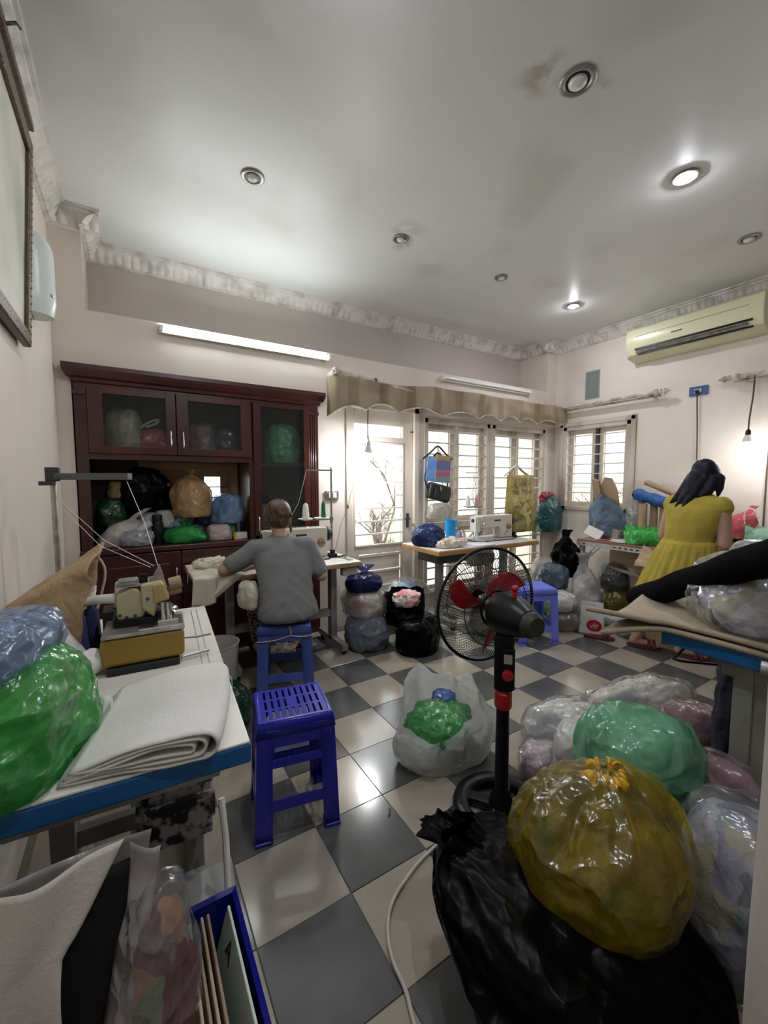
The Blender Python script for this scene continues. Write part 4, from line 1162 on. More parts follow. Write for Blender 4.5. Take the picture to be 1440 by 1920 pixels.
R0 = rad(-3.5)
t0 = thing('overlock_table', 'cream topped overlock table with blue front edge at left', 'table', (0.20, 0.862, 0), R0)
W_, D_ = 0.53, 1.09
ob('table_top', MB().bx(-W_, 0, 0, D_, 0.715, 0.757), blueedge, t0, local=True, bevel=0.004)
ob('laminate', MB().bx(-W_ + 0.002, -0.002, 0.002, D_ - 0.002, 0.757, 0.763), laminate, t0, local=True, bevel=0.002)
for x in (-0.060, -0.040):
    ob('inlay_line', MB().bx(x - 0.0015, x + 0.0015, 0.18, D_ - 0.05, 0.7628, 0.7634), steel, t0, local=True)
ob('hole_cover', MB().lathe([(0.016, 0.763), (0.014, 0.765), (0.001, 0.7655)], 20, (-0.16, 0.39, 0)), darksteel, t0, local=True)
for (x, y) in ((-W_ + 0.06, 0.35), (-0.075, 0.35)):
    pass
for x in (-W_ + 0.10, -0.10):
    ob('leg', MB().bx(x - 0.03, x + 0.03, 0.50, 0.57, 0.05, 0.715), greypaint, t0, local=True, bevel=0.004)
    ob('foot_bar', MB().bx(x - 0.03, x + 0.03, 0.16, 0.92, 0.02, 0.07), greypaint, t0, local=True, bevel=0.004)
ob('stretcher', MB().bx(-W_ + 0.10, -0.10, 0.52, 0.55, 0.26, 0.31), greypaint, t0, local=True)
ob('under_rail', MB().bx(-0.42, -0.06, 0.03, 0.10, 0.685, 0.715), greypaint, t0, local=True, bevel=0.004)
dirty = mat('greasy_motor', (0.08, 0.08, 0.075), 0.5, vary=(30, [(0.45, (0.025, 0.025, 0.025)), (0.56, (0.45, 0.44, 0.42))]))
ob('motor', MB().cyl((-0.24, 0.36, 0.42), (-0.05, 0.36, 0.42), 0.062, n=24).bx(-0.21, -0.08, 0.31, 0.41, 0.45, 0.52).bx(-0.22, -0.06, 0.28, 0.30, 0.36, 0.47), dirty, t0, smooth=40, local=True)
ob('motor_bracket', MB().bx(-0.17, -0.12, 0.34, 0.40, 0.50, 0.715), greypaint, t0, local=True)
ob('treadle', MB().box((-0.13, 0.28, 0.12), (0.26, 0.24, 0.02), Matrix.Rotation(0.2, 3, 'X')), greypaint, t0, local=True, bevel=0.004)
ob('treadle_rod', MB().tube([(-0.03, 0.22, 0.14), (-0.025, 0.30, 0.30), (-0.03, 0.34, 0.40)], 0.009), offwhite, t0, local=True)
ob('edge_string', MB().tube(smoothline([(-0.06, 0.33, 0.765), (-0.02, 0.33, 0.767), (0.004, 0.33, 0.76), (0.006, 0.33, 0.72)], 4), 0.002, 5), mat('string', (0.7, 0.68, 0.6), 0.9), t0, local=True)

t3 = thing('cutting_table', 'blue edged table at right carrying brown fabric', 'table', (2.2, 0.2, 0))
ob('table_top', MB().bx(1.70, 2.75, -0.55, 0.735, 0.705, 0.752), blueedge, t3, bevel=0.004)
ob('laminate', MB().bx(1.702, 2.748, -0.548, 0.733, 0.752, 0.757), laminate, t3, bevel=0.002)
legp = mat('olive_grey_panel', (0.21, 0.205, 0.175), 0.55, vary=(6, [(0.3, (0.16, 0.155, 0.13)), (0.7, (0.24, 0.235, 0.20))]))
ob('leg_panel', MB().bx(1.755, 1.785, -0.35, 0.50, 0, 0.66), legp, t3, bevel=0.004)
ob('leg_panel', MB().bx(2.62, 2.66, -0.45, 0.60, 0, 0.705), legp, t3, bevel=0.004)
for y_ in (0.47, -0.37):
    ob('leg_post', MB().bx(1.745, 1.80, y_, y_ + 0.055, 0, 0.705), legp, t3, bevel=0.004)
ob('apron', MB().bx(1.75, 1.79, -0.35, 0.56, 0.64, 0.705), legp, t3, bevel=0.004)
ob('foot', MB().bx(1.72, 1.83, -0.45, 0.60, 0, 0.03), legp, t3, bevel=0.004)
ob('edge_latch', MB().bx(1.694, 1.70, 0.30, 0.42, 0.70, 0.712), blackpl, t3)

# ------------------------------------------------------------------ industrial lockstitch machines
mcream = mat('machine_cream', (0.62, 0.58, 0.49), 0.3)
def machine(name, label, x, y, z, rz, rear=False):
    t = thing(name, label, 'sewing machine', (x, y, z), rz)
    ob('bed', MB().bx(-0.24, 0.24, -0.088, 0.088, 0.0, 0.018), steel, t, local=True, bevel=0.003)
    ob('needle_plate', MB().bx(-0.24, -0.09, -0.03, 0.03, 0.018, 0.020), chrome, t, local=True)
    P = [(0.245, 0.018), (0.245, 0.235), (0.235, 0.245), (-0.16, 0.245), (-0.185, 0.235), (-0.185, 0.135), (-0.15, 0.125), (0.045, 0.130), (0.075, 0.110), (0.085, 0.07), (0.08, 0.018)]
    M = Matrix.Rotation(pi / 2, 4, 'X')
    ob('arm', MB().prism(P, -0.055, 0.055, M), mcream, t, local=True, bevel=0.014, smooth=40)
    ob('head', MB().bx(-0.235, -0.180, -0.045, 0.045, 0.085, 0.240), mcream, t, local=True, bevel=0.012, smooth=40)
    ob('face_plate', MB().bx(-0.243, -0.233, -0.04, 0.04, 0.085, 0.238), whitepl, t, local=True, bevel=0.004)
    ob('face_knob', MB().lathe([(0.020, 0), (0.018, 0.008), (0.001, 0.01)], 16, (-0.243, 0, 0.20), Matrix.Rotation(-pi / 2, 3, 'Y')), darksteel, t, local=True, smooth=60)
    ob('needle_bar', MB().cyl((-0.205, 0, 0.03), (-0.205, 0, 0.09), 0.0045).cyl((-0.218, 0.012, 0.026), (-0.218, 0.012, 0.09), 0.005), chrome, t, local=True)
    ob('presser_foot', MB().bx(-0.222, -0.195, -0.02, 0.016, 0.02, 0.028), chrome, t, local=True, bevel=0.002)
    ob('tension_dial', MB().lathe([(0.016, 0), (0.016, 0.012), (0.008, 0.016), (0.006, 0.03), (0.001, 0.03)], 16, (-0.165, -0.055, 0.165), Matrix.Rotation(pi / 2, 3, 'X')), chrome, t, local=True, smooth=60)
    ob('stitch_dial', MB().lathe([(0.030, 0), (0.030, 0.012), (0.022, 0.020), (0.001, 0.022)], 20, (0.19, -0.055, 0.13), Matrix.Rotation(pi / 2, 3, 'X')), mat('brass_dial', (0.30, 0.22, 0.13), 0.4, 0.6), t, local=True, smooth=60)
    ob('reverse_lever', MB().tube([(0.16, -0.055, 0.075), (0.16, -0.085, 0.07), (0.10, -0.09, 0.06)], 0.007, 8), steel, t, local=True, smooth=60)
    ob('handwheel', MB().lathe([(0.012, -0.015), (0.045, -0.012), (0.056, -0.004), (0.056, 0.012), (0.046, 0.018), (0.046, 0.028), (0.03, 0.034), (0.001, 0.034)], 28, (0.265, 0, 0.185), Matrix.Rotation(pi / 2, 3, 'Y')), darksteel, t, local=True, smooth=40)
    ob('badge', MB().bx(-0.01, 0.075, -0.0575, -0.0545, 0.188, 0.202), darksteel, t, local=True)
    ob('oil_window', MB().lathe([(0.012, 0), (0.010, 0.006), (0.001, 0.008)], 12, (0.10, 0, 0.245)), chrome, t, local=True, smooth=60)
    ob('thread_post', MB().cyl((-0.05, 0.0, 0.24), (-0.05, 0, 0.285), 0.004).torus((-0.05, 0, 0.29), 0.008, 0.002, n=14, m=6), chrome, t, local=True)
    ob('oil_pan', MB().bx(-0.25, 0.25, -0.09, 0.09, -0.004, 0.004), blackpl, t, local=True)
    ob('bobbin_winder', MB().bx(0.265, 0.33, -0.05, 0.02, 0.0, 0.03).cyl((0.30, -0.02, 0.03), (0.30, -0.02, 0.06), 0.02), blackpl, t, local=True, bevel=0.004)
    return t
machine('sewing_machine', 'cream sewing machine behind the person in grey shirt', 1.04, 2.95, 0.722, 0.0)
machine('sewing_machine', 'cream sewing machine on the table before the back windows', 3.02, 2.86, 0.742, 0.0)

def cone(name, label, x, y, z, m, h=0.10, r=0.03, top=None):
    t = thing(name, label, 'thread cone', (x, y, z), group='thread cones')
    ob('thread', MB().lathe([(0.001, 0.0), (r, 0.002), (r * 0.95, h * 0.2), (r * 0.72, h * 0.96), (r * 0.6, h)], 20), m, t, local=True, smooth=40)
    ob('cone_tip', MB().lathe([(r * 0.45, h * 0.98), (r * 0.34, h * 1.10), (r * 0.2, h * 1.10)], 16), top or whitepl, t, local=True, smooth=40)
    return t
thr_w = mat('white_thread', (0.74, 0.73, 0.70), 0.8, bump=(120, 0.3))
thr_g = mat('green_thread', (0.01, 0.14, 0.08), 0.7, bump=(120, 0.3))
thr_n = mat('navy_thread', (0.02, 0.025, 0.09), 0.8, bump=(120, 0.3))
thr_p = mat('pink_thread', (0.70, 0.40, 0.40), 0.8, bump=(120, 0.3))
t = thing('thread_stand', 'steel thread stand rising behind the person in grey shirt', 'thread stand', (1.395, 3.06, 0.72))
ob('pole', MB().cyl((1.395, 3.06, 0.72), (1.395, 3.06, 1.43), 0.008), steel, t, smooth=60)
ob('thread_arm', MB().bx(1.18, 1.41, 3.05, 3.07, 1.40, 1.412), steel, t)
ob('tray_arm', MB().bx(1.15, 1.41, 3.05, 3.07, 1.005, 1.015).cyl((1.395, 3.06, 0.98), (1.395, 3.06, 1.03), 0.014), steel, t)
for x in (1.165, 1.30):
    ob('spool_plate', MB().lathe([(0.001, 1.015), (0.05, 1.018), (0.062, 1.025), (0.060, 1.028), (0.001, 1.022)], 24, (x, 3.04, 0)), whitepl, t, smooth=40)
cone('thread_cone', 'white thread cone on the stand behind the sewing person', 1.165, 3.04, 1.027, thr_w, 0.11, 0.028)
cone('thread_cone', 'green thread cone on the stand near the light switch', 1.315, 3.04, 1.027, thr_g, 0.12, 0.020, mat('brown_tip', (0.25, 0.16, 0.09), 0.7))
one('thread', 'thread running from stand arm to the sewing machine', 'thread', MB().tube([(1.185, 3.06, 1.405), (1.10, 3.02, 1.15), (0.99, 2.95, 1.013)], 0.0012, 4), thr_w)
t = thing('thread_stand', 'low thread stand in front of the barred back windows', 'thread stand', (3.09, 3.10, 0.74))
ob('pole', MB().cyl((3.09, 3.10, 0.74), (3.09, 3.10, 1.42), 0.007), steel, t, smooth=60)
ob('tray_arm', MB().bx(2.93, 3.11, 3.09, 3.11, 1.045, 1.055), steel, t)
ob('thread_arm', MB().bx(2.90, 3.10, 3.095, 3.105, 1.40, 1.41), steel, t)
for x in (2.92, 3.04):
    ob('spool_plate', MB().lathe([(0.001, 1.055), (0.045, 1.058), (0.055, 1.066), (0.001, 1.062)], 24, (x, 3.08, 0)), steel, t, smooth=40)
cone('thread_cone', 'white thread cone on the window side stand', 2.92, 3.08, 1.066, thr_w, 0.10, 0.024)
cone('thread_cone', 'pink thread cone on the window side stand', 3.04, 3.08, 1.066, thr_p, 0.11, 0.024)

# ------------------------------------------------------------------ overlock machine
ocr = mat('overlock_cream', (0.50, 0.44, 0.28), 0.35)
must = mat('overlock_mustard', (0.30, 0.185, 0.025), 0.4)
o_ = thing('overlock_machine', 'cream and mustard overlock machine on the left table', 'sewing machine', (0.03, 1.44, 0.763), R0)
ob('rubber_mount', MB().bx(-0.10, 0.085, -0.085, 0.075, 0.0, 0.022), rubber, o_, local=True, bevel=0.004)
ob('oil_pan', MB().bx(-0.115, 0.10, -0.08, 0.075, 0.022, 0.108), must, o_, local=True, bevel=0.014, smooth=40)
ob('cover_plate', MB().bx(-0.112, 0.102, -0.083, 0.078, 0.108, 0.118), steel, o_, local=True, bevel=0.004)
ob('cloth_plate', MB().bx(-0.02, 0.098, -0.075, 0.03, 0.118, 0.124), chrome, o_, local=True, bevel=0.002)
ob('rear_block', MB().bx(-0.09, 0.075, 0.00, 0.075, 0.118, 0.150), darksteel, o_, local=True, bevel=0.004)
M = Matrix.Rotation(pi / 2, 4, 'X')
ob('arm_housing', MB().prism([(-0.075, 0.14), (-0.078, 0.215), (-0.03, 0.235), (0.0, 0.21), (0.0, 0.16), (-0.01, 0.14)], -0.07, 0.015, M), ocr, o_, local=True, bevel=0.006)
ob('head_housing', MB().prism([(-0.01, 0.17), (-0.012, 0.245), (0.045, 0.250), (0.062, 0.19), (0.03, 0.18), (0.02, 0.14)], -0.065, 0.03, M), ocr, o_, local=True, bevel=0.006)
ob('head_cover', MB().prism([(0.022, 0.185), (0.018, 0.240), (0.048, 0.244), (0.064, 0.192)], -0.072, 0.036, M), mat('overlock_tan', (0.42, 0.31, 0.13), 0.4), o_, local=True, bevel=0.004)
ob('top_plate', MB().bx(-0.075, 0.05, -0.01, 0.06, 0.236, 0.246), steel, o_, local=True, bevel=0.003)
ob('tension_block', MB().bx(-0.07, -0.02, -0.02, 0.02, 0.246, 0.262), steel, o_, local=True, bevel=0.004)
ob('oil_cap', MB().cyl((-0.005, 0, 0.245), (-0.005, 0, 0.272), 0.012), blackpl, o_, local=True, smooth=60)
ob('thread_guide', MB().bx(0.01, 0.05, -0.01, 0.0, 0.247, 0.262).prism([(0.02, 0.262), (0.05, 0.262), (0.04, 0.298)], -0.005, 0.0, M), steel, o_, local=True)
ob('side_knob', MB().cyl((0.065, 0.03, 0.225), (0.10, 0.03, 0.232), 0.019).cyl((0.06, 0.04, 0.20), (0.10, 0.04, 0.206), 0.015), mat('tan_rubber', (0.36, 0.27, 0.17), 0.6), o_, local=True, smooth=60)
ob('presser_foot', MB().cyl((0.045, -0.03, 0.13), (0.045, -0.03, 0.185), 0.006).cyl((0.06, -0.02, 0.13), (0.058, -0.02, 0.18), 0.009).bx(0.03, 0.085, -0.05, -0.01, 0.124, 0.134).sph((0.075, -0.01, 0.155), 0.011), chrome, o_, local=True)
ob('looper_block', MB().bx(-0.085, 0.03, -0.02, 0.02, 0.119, 0.142), blackpl, o_, local=True, bevel=0.004)
sc_ = MB()
for (x, z) in ((-0.068, 0.155), (-0.052, 0.147), (-0.03, 0.149), (0.005, 0.20)):
    sc_.lathe([(0.005, 0), (0.004, 0.003), (0.001, 0.004)], 10, (x, -0.016 if x < 0 else -0.031, z), Matrix.Rotation(pi / 2, 3, 'X'))
ob('screws', sc_, darksteel, o_, local=True)
ob('belt_arm', MB().tube([(-0.075, 0.02, 0.20), (-0.13, 0.05, 0.196), (-0.20, 0.06, 0.185)], [0.016, 0.014, 0.012], 10), offwhite, o_, local=True, smooth=60)
ob('lever_rod', MB().tube([(0.10, -0.02, 0.06), (0.135, -0.02, 0.055), (0.18, 0.0, 0.05)], 0.004, 6).tube([(0.09, -0.06, 0.012), (0.17, -0.04, 0.012)], 0.005, 6), steel, o_, local=True, smooth=60)
ob('finger_guard', MB().tube([(-0.115, -0.05, 0.12), (-0.118, -0.05, 0.165)], 0.002, 5), darksteel, o_, local=True)
cone('thread_cone', 'white thread cone standing behind the overlock machine', -0.035, 1.60, 0.90, thr_w, 0.085, 0.026)
one('wood_block', 'dark wooden block under the white cone behind the overlock', 'block', MB().bx(-0.09, 0.02, 1.56, 1.65, 0.764, 0.90), darksteel, bevel=0.004)
cone('thread_cone', 'navy thread cone beside the brown paper bag', -0.155, 1.56, 0.764, thr_n, 0.135, 0.030, thr_n)
cone('thread_cone', 'dark navy thread cone left of the overlock machine', -0.125, 1.65, 0.764, thr_n, 0.13, 0.028, thr_n)
one('thread_tube', 'short white thread spool lying beside the mustard oil pan', 'thread spool', MB().cyl((-0.135, 1.37, 0.805), (-0.105, 1.41, 0.805), 0.036), thr_w, smooth=40)
one('carton_box', 'white cardboard box tilted left of the navy cones', 'box', MB().box((-0.175, 1.40, 0.845), (0.055, 0.16, 0.10), Matrix.Rotation(-0.45, 3, 'Y')), mat('white_card', (0.72, 0.70, 0.66), 0.6), bevel=0.002)
t = thing('thread_stand', 'tall grey thread stand with flat arm at the left', 'thread stand', (-0.235, 1.90, 0.763))
ob('pole', MB().cyl((-0.235, 1.90, 0.763), (-0.235, 1.90, 1.355), 0.0095), steel, t, smooth=60)
dv = Vector((0.235, -0.155, 0)).normalized()
ob('thread_arm', MB().box(Vector((-0.235, 1.90, 1.335)) + dv * 0.135, (0.30, 0.028, 0.024), Matrix.Rotation(math.atan2(dv.y, dv.x), 3, 'Z')), mat('green_grey_steel', (0.10, 0.12, 0.11), 0.5, 0.4), t, bevel=0.002)
ob('clamp', MB().bx(-0.255, -0.215, 1.88, 1.92, 1.318, 1.368).bx(-0.27, -0.225, 1.85, 1.885, 1.303, 1.318), darksteel, t, bevel=0.002)
ob('foot', MB().lathe([(0.03, 0.763), (0.028, 0.78), (0.014, 0.80)], 16, (-0.235, 1.90, 0)), darksteel, t, smooth=60)
ae = Vector((-0.235, 1.90, 1.325)) + dv * 0.27
tp = Vector((0.065, 1.43, 1.058))
one('thread', 'white thread dropping from stand arm to the overlock', 'thread', MB().tube([ae, (ae + tp) / 2 + Vector((0.01, 0, -0.01)), tp], 0.0011, 4), thr_w)
one('thread', 'upper thread slanting from left pole to the overlock', 'thread', MB().tube([(-0.225, 1.88, 1.26), (-0.08, 1.66, 1.12), tp + Vector((-0.01, 0, 0))], 0.0011, 4), thr_w)
one('thread', 'lower thread slanting from left pole to the overlock', 'thread', MB().tube([(-0.225, 1.88, 1.24), (-0.09, 1.66, 1.10), tp + Vector((-0.02, 0, -0.003))], 0.0011, 4), thr_w)
one('wire_hoop', 'bent pinkish wire hoop behind the brown paper bag', 'wire', MB().tube(smoothline([(-0.155, 1.75, 0.90), (-0.16, 1.75, 0.98), (-0.14, 1.75, 1.045), (-0.105, 1.74, 1.05), (-0.085, 1.73, 1.0), (-0.10, 1.72, 0.92), (-0.12, 1.70, 0.84), (-0.12, 1.70, 0.764)], 6), 0.0045, 8), mat('pink_wire', (0.50, 0.34, 0.28), 0.5), smooth=180)
# ------------------------------------------------------------------ plastic stools
def stool(name, label, x, y, rz, m, top=(0.135, 0.12), foot=(0.15, 0.142), h=0.445, slots=True, rail2=True):
    t = thing(name, label, 'stool', (x, y, 0), rz)
    a, b = top
    # seat: a perforated plate, one mesh made of strips between slots
    mb = MB()
    holes = []
    if slots:
        for i in range(9):
            xx = -a * 0.74 + i * a * 1.48 / 8
            for j in range(3):
                yy = -b * 0.62 + j * b * 0.62
                if i == 4 and j == 1: continue
                holes.append((xx - 0.0045, xx + 0.0045, yy - b * 0.25 + b * 0.0, yy + b * 0.25))
    slab(mb, (-a, a, -b, b), holes, lambda p, q, r_, s_: mb.bx(p, q, r_, s_, h - 0.006, h))
    ob('seat', mb, m, t, local=True)
    ob('seat_rim', MB().rings([[Vector((sx * (a + e) , sy * (b + e), z)) for sx, sy in ((-1, -1), (1, -1), (1, 1), (-1, 1))] for e, z in ((-0.012, h), (0.0, h - 0.004), (0.004, h - 0.012), (0.010, h - 0.055))], True, False, False), m, t, local=True, smooth=60, solid=0.004)
    def P(u, v, z):
        s = (h - z) / h
        return Vector((u * (a + 0.004 + (foot[0] - a) * s), v * (b + 0.004 + (foot[1] - b) * s), z))
    wl = 0.19
    for sx in (-1, 1):
        for sy in (-1, 1):
            mb = MB()
            for ax in (0, 1):
                rows = []
                for k in range(9):
                    z = (h - 0.03) * (1 - k / 8)
                    ww = wl * 2 * (1.0 if k > 1 else 1.5 - 0.25 * k)
                    if ax == 0:
                        rows.append([P(sx, sy, z), P(sx * (1 - ww), sy, z)])
                    else:
                        rows.append([P(sx, sy, z), P(sx, sy * (1 - ww), z)])
                mb.add([q for r_ in rows for q in r_], [(2 * k, 2 * k + 1, 2 * k + 3, 2 * k + 2) for k in range(8)])
            ob('leg', mb, m, t, local=True, solid=0.006, smooth=40)
            ob('foot_pad', MB().bx(sx * foot[0] - 0.03 - sx * 0.02, sx * foot[0] + 0.03 - sx * 0.02, sy * foot[1] - 0.03 - sy * 0.02, sy * foot[1] + 0.03 - sy * 0.02, 0.0, 0.012), m, t, local=True, bevel=0.004)
    for z, hh in ((h - 0.07, 0.05), (0.29, 0.03), (0.135, 0.042))[: 3 if rail2 else 1] + (() if rail2 else ((0.13, 0.05),)):
        for sy in (-1, 1):
            ob('rail', MB().add([P(-0.62, sy, z - hh / 2), P(0.62, sy, z - hh / 2), P(0.62, sy, z + hh / 2), P(-0.62, sy, z + hh / 2)], [(0, 1, 2, 3)]), m, t, local=True, solid=0.006)
            ob('rail', MB().add([P(sy, -0.62, z - hh / 2), P(sy, 0.62, z - hh / 2), P(sy, 0.62, z + hh / 2), P(sy, -0.62, z + hh / 2)], [(0, 1, 2, 3)]), m, t, local=True, solid=0.006)
    return t
stool('plastic_stool', 'empty bright blue plastic stool with slotted seat in the foreground', 0.515, 1.527, rad(-11), bluepl)
st2 = stool('plastic_stool', 'faded blue plastic stool the grey shirted person sits on', 0.81, 2.50, rad(-19), bluepl2, (0.15, 0.135), (0.168, 0.155), 0.445, False, False)
ob('tie_cord', MB().tube(smoothline([(-0.165, -0.15, 0.36), (-0.06, -0.152, 0.365), (0.03, -0.152, 0.385), (0.10, -0.152, 0.375), (0.165, -0.148, 0.38)], 5), 0.0035, 6).tube(smoothline([(0.03, -0.155, 0.385), (0.035, -0.158, 0.41), (0.025, -0.15, 0.45)], 4), 0.004, 6), mat('cotton_cord', (0.55, 0.45, 0.38), 0.9), st2, local=True, smooth=180)
stool('plastic_stool', 'light blue plastic stool standing behind the fan', 2.82, 2.20, rad(-25), bluepl3, (0.14, 0.13), (0.16, 0.15), 0.455, False, False)

# ------------------------------------------------------------------ pedestal fan
fx, fy = 1.205, 1.06
f = thing('pedestal_fan', 'black pedestal fan with red blades seen from behind', 'fan', (fx, fy, 0))
brd = Vector((sin(rad(9)), cos(rad(9)), 0.02)).normalized()          # direction the fan blows
side = Vector((0, 0, 1)).cross(brd).normalized()
upv = brd.cross(side)
Rf = Matrix((side, upv, brd)).transposed()                            # local z -> blowing direction
hub = Vector((fx, fy, 0.815))
ob('base_ring', MB().torus((fx, fy, 0.026), 0.155, 0.034, n=56, m=12, sz=0.75), blackpl, f, smooth=60)
ob('base_spoke', MB().box((fx, fy, 0.03), (0.31, 0.05, 0.03), Matrix.Rotation(0.6, 3, 'Z')).box((fx, fy, 0.03), (0.31, 0.05, 0.03), Matrix.Rotation(0.6 + pi / 2, 3, 'Z')), blackpl, f, bevel=0.006)
ob('pole', MB().lathe([(0.05, 0.03), (0.045, 0.06), (0.027, 0.10), (0.025, 0.44)], 20, (fx, fy, 0)).cyl((fx, fy, 0.40), (fx, fy, 0.60), 0.017), blackpl, f, smooth=40)
ob('red_collar', MB().lathe([(0.031, 0.44), (0.034, 0.45), (0.033, 0.50), (0.024, 0.51)], 20, (fx, fy, 0)), redpl, f, smooth=40, plabel='red height clamp')
vw = Vector((fx, fy, 0)).normalized()
Rp = Matrix((Vector((vw.y, -vw.x, 0)), vw, Vector((0, 0, 1)))).transposed()   # panel faces the camera side
pc = lambda x, y, z: Vector((fx, fy, 0)) + Rp @ Vector((x, y, z))
ob('control_column', MB().prism([(-0.035, -0.03), (0.035, -0.03), (0.038, 0.03), (-0.038, 0.03)], 0.515, 0.735, Matrix.Translation((fx, fy, 0)) @ Rp.to_4x4()), blackpl, f, bevel=0.008, smooth=40)
ob('control_panel', MB().prism([(-0.012, -0.042), (0.04, -0.042), (0.04, -0.028), (-0.012, -0.028)], 0.53, 0.69, Matrix.Translation((fx, fy, 0)) @ Rp.to_4x4()), blackpl, f, bevel=0.003)
ob('knob', MB().lathe([(0.021, 0), (0.021, 0.012), (0.016, 0.018), (0.001, 0.018)], 24, pc(0.015, -0.042, 0.59), Rp @ Matrix.Rotation(pi / 2, 3, 'X')), redpl, f, smooth=40, plabel='red round speed knob')
ob('panel_sticker', MB().prism([(0.0, -0.0432), (0.03, -0.0432), (0.03, -0.042), (0.0, -0.042)], 0.632, 0.668, Matrix.Translation((fx, fy, 0)) @ Rp.to_4x4()), mat('sticker_grey', (0.5, 0.46, 0.44), 0.5), f)
ob('neck', MB().tube([(fx, fy, 0.72), (fx, fy, 0.775), hub - Vector((0, 0, 0.01))], [0.032, 0.028, 0.03], 16), blackpl, f, smooth=60)
q = hub - brd * 0.02
ob('motor_housing', MB().lathe([(0.001, -0.118), (0.03, -0.117), (0.050, -0.11), (0.062, -0.085), (0.073, -0.055), (0.079, -0.02), (0.081, 0.0), (0.081, 0.035), (0.05, 0.045)], 28, q, Rf), blackpl, f, smooth=40)
ob('rear_cap', MB().lathe([(0.001, -0.150), (0.035, -0.148), (0.047, -0.135), (0.048, -0.105), (0.046, -0.10)], 28, q, Rf), mat('olive_black', (0.03, 0.03, 0.022), 0.45), f, smooth=40)
ob('swing_knob', MB().cyl(q + upv * 0.07 - brd * 0.03, q + upv * 0.105 - brd * 0.03, 0.009).sph(q + upv * 0.108 - brd * 0.03, 0.013), redpl, f, smooth=60, plabel='red swing knob')
gc = hub + brd * 0.11
def G(r, z, a):
    return gc + Rf @ Vector((r * cos(a), r * sin(a), z))
GR = 0.232
ob('guard_ring', MB().torus(gc, GR, 0.0065, rot=Rf, n=72, m=8), blackpl, f, smooth=180)
mb = MB()
for i in range(96):
    a = 2 * pi * i / 96
    tw = 0.35
    mb.tube([G(0.07, -0.055, a - tw), G(0.14, -0.062, a - tw * 0.55), G(0.20, -0.045, a - tw * 0.2), G(GR, 0.0, a)], 0.0011, 4, cap=False)
ob('rear_grille', mb, blackpl, f, fix=False)
mb = MB()
for i in range(96):
    a = 2 * pi * i / 96
    mb.tube([G(0.04, 0.075, a + 0.3), G(0.13, 0.072, a + 0.18), G(0.205, 0.045, a + 0.05), G(GR, 0.0, a)], 0.0011, 4, cap=False)
ob('front_grille', mb, blackpl, f, fix=False)
ob('grille_hoop', MB().torus(gc + brd * 0.068, 0.15, 0.0018, rot=Rf, n=60, m=6).torus(gc - brd * 0.060, 0.15, 0.0018, rot=Rf, n=60, m=6).torus(gc - brd * 0.055, 0.07, 0.006, rot=Rf, n=40, m=6), blackpl, f, smooth=180)
ob('front_badge', MB().lathe([(0.001, 0.082), (0.04, 0.08), (0.042, 0.072)], 24, gc, Rf), blackpl, f, smooth=60)
ob('spindle', MB().lathe([(0.03, -0.06), (0.032, -0.02), (0.036, 0.03), (0.02, 0.05), (0.001, 0.052)], 20, gc, Rf), mat('hub_smoke', (0.05, 0.03, 0.03), 0.3), f, smooth=60)
redblade = film('red_blade', (0.45, 0.02, 0.025), 0.85, rough=0.25, bstr=0.02, avar=0.05)
for kb in range(3):
    a0 = rad(2) + kb * 2 * pi / 3
    def blade(u, v):
        r_ = 0.03 + 0.165 * u
        wid = 0.20 + 0.52 * sin(pi * min(1, 0.15 + 0.85 * u)) ** 0.8 * (0.9 if u < 0.9 else 0.75)
        a = a0 + (v - 0.5) * wid + 0.55 * u ** 1.4
        return G(r_, (v - 0.5) * -0.05 * (1 - 0.3 * u) + 0.0, a)
    ob('blade', MB().grid(blade, 12, 8), redblade, f, smooth=180, solid=0.0025, plabel='red translucent fan blade')
one('fan_cable', 'pale grey power cable curling over the floor tiles', 'cable', MB().tube(smoothline([(1.02, 1.02, 0.02), (0.946, 1.076, 0.006), (0.839, 1.066, 0.006), (0.751, 1.04, 0.006), (0.655, 0.997, 0.006), (0.598, 0.942, 0.006), (0.564, 0.867, 0.006), (0.555, 0.789, 0.006), (0.536, 0.727, 0.006), (0.50, 0.60, 0.006)], 6), 0.006, 8), mat('cable_grey', (0.48, 0.45, 0.40), 0.5), smooth=180)
one('floor_hair', 'short dark bristle lying on a beige tile', 'scrap', MB().tube(smoothline([(0.815, 1.28, 0.003), (0.83, 1.29, 0.004), (0.84, 1.31, 0.003)], 4), 0.002, 5), darksteel)
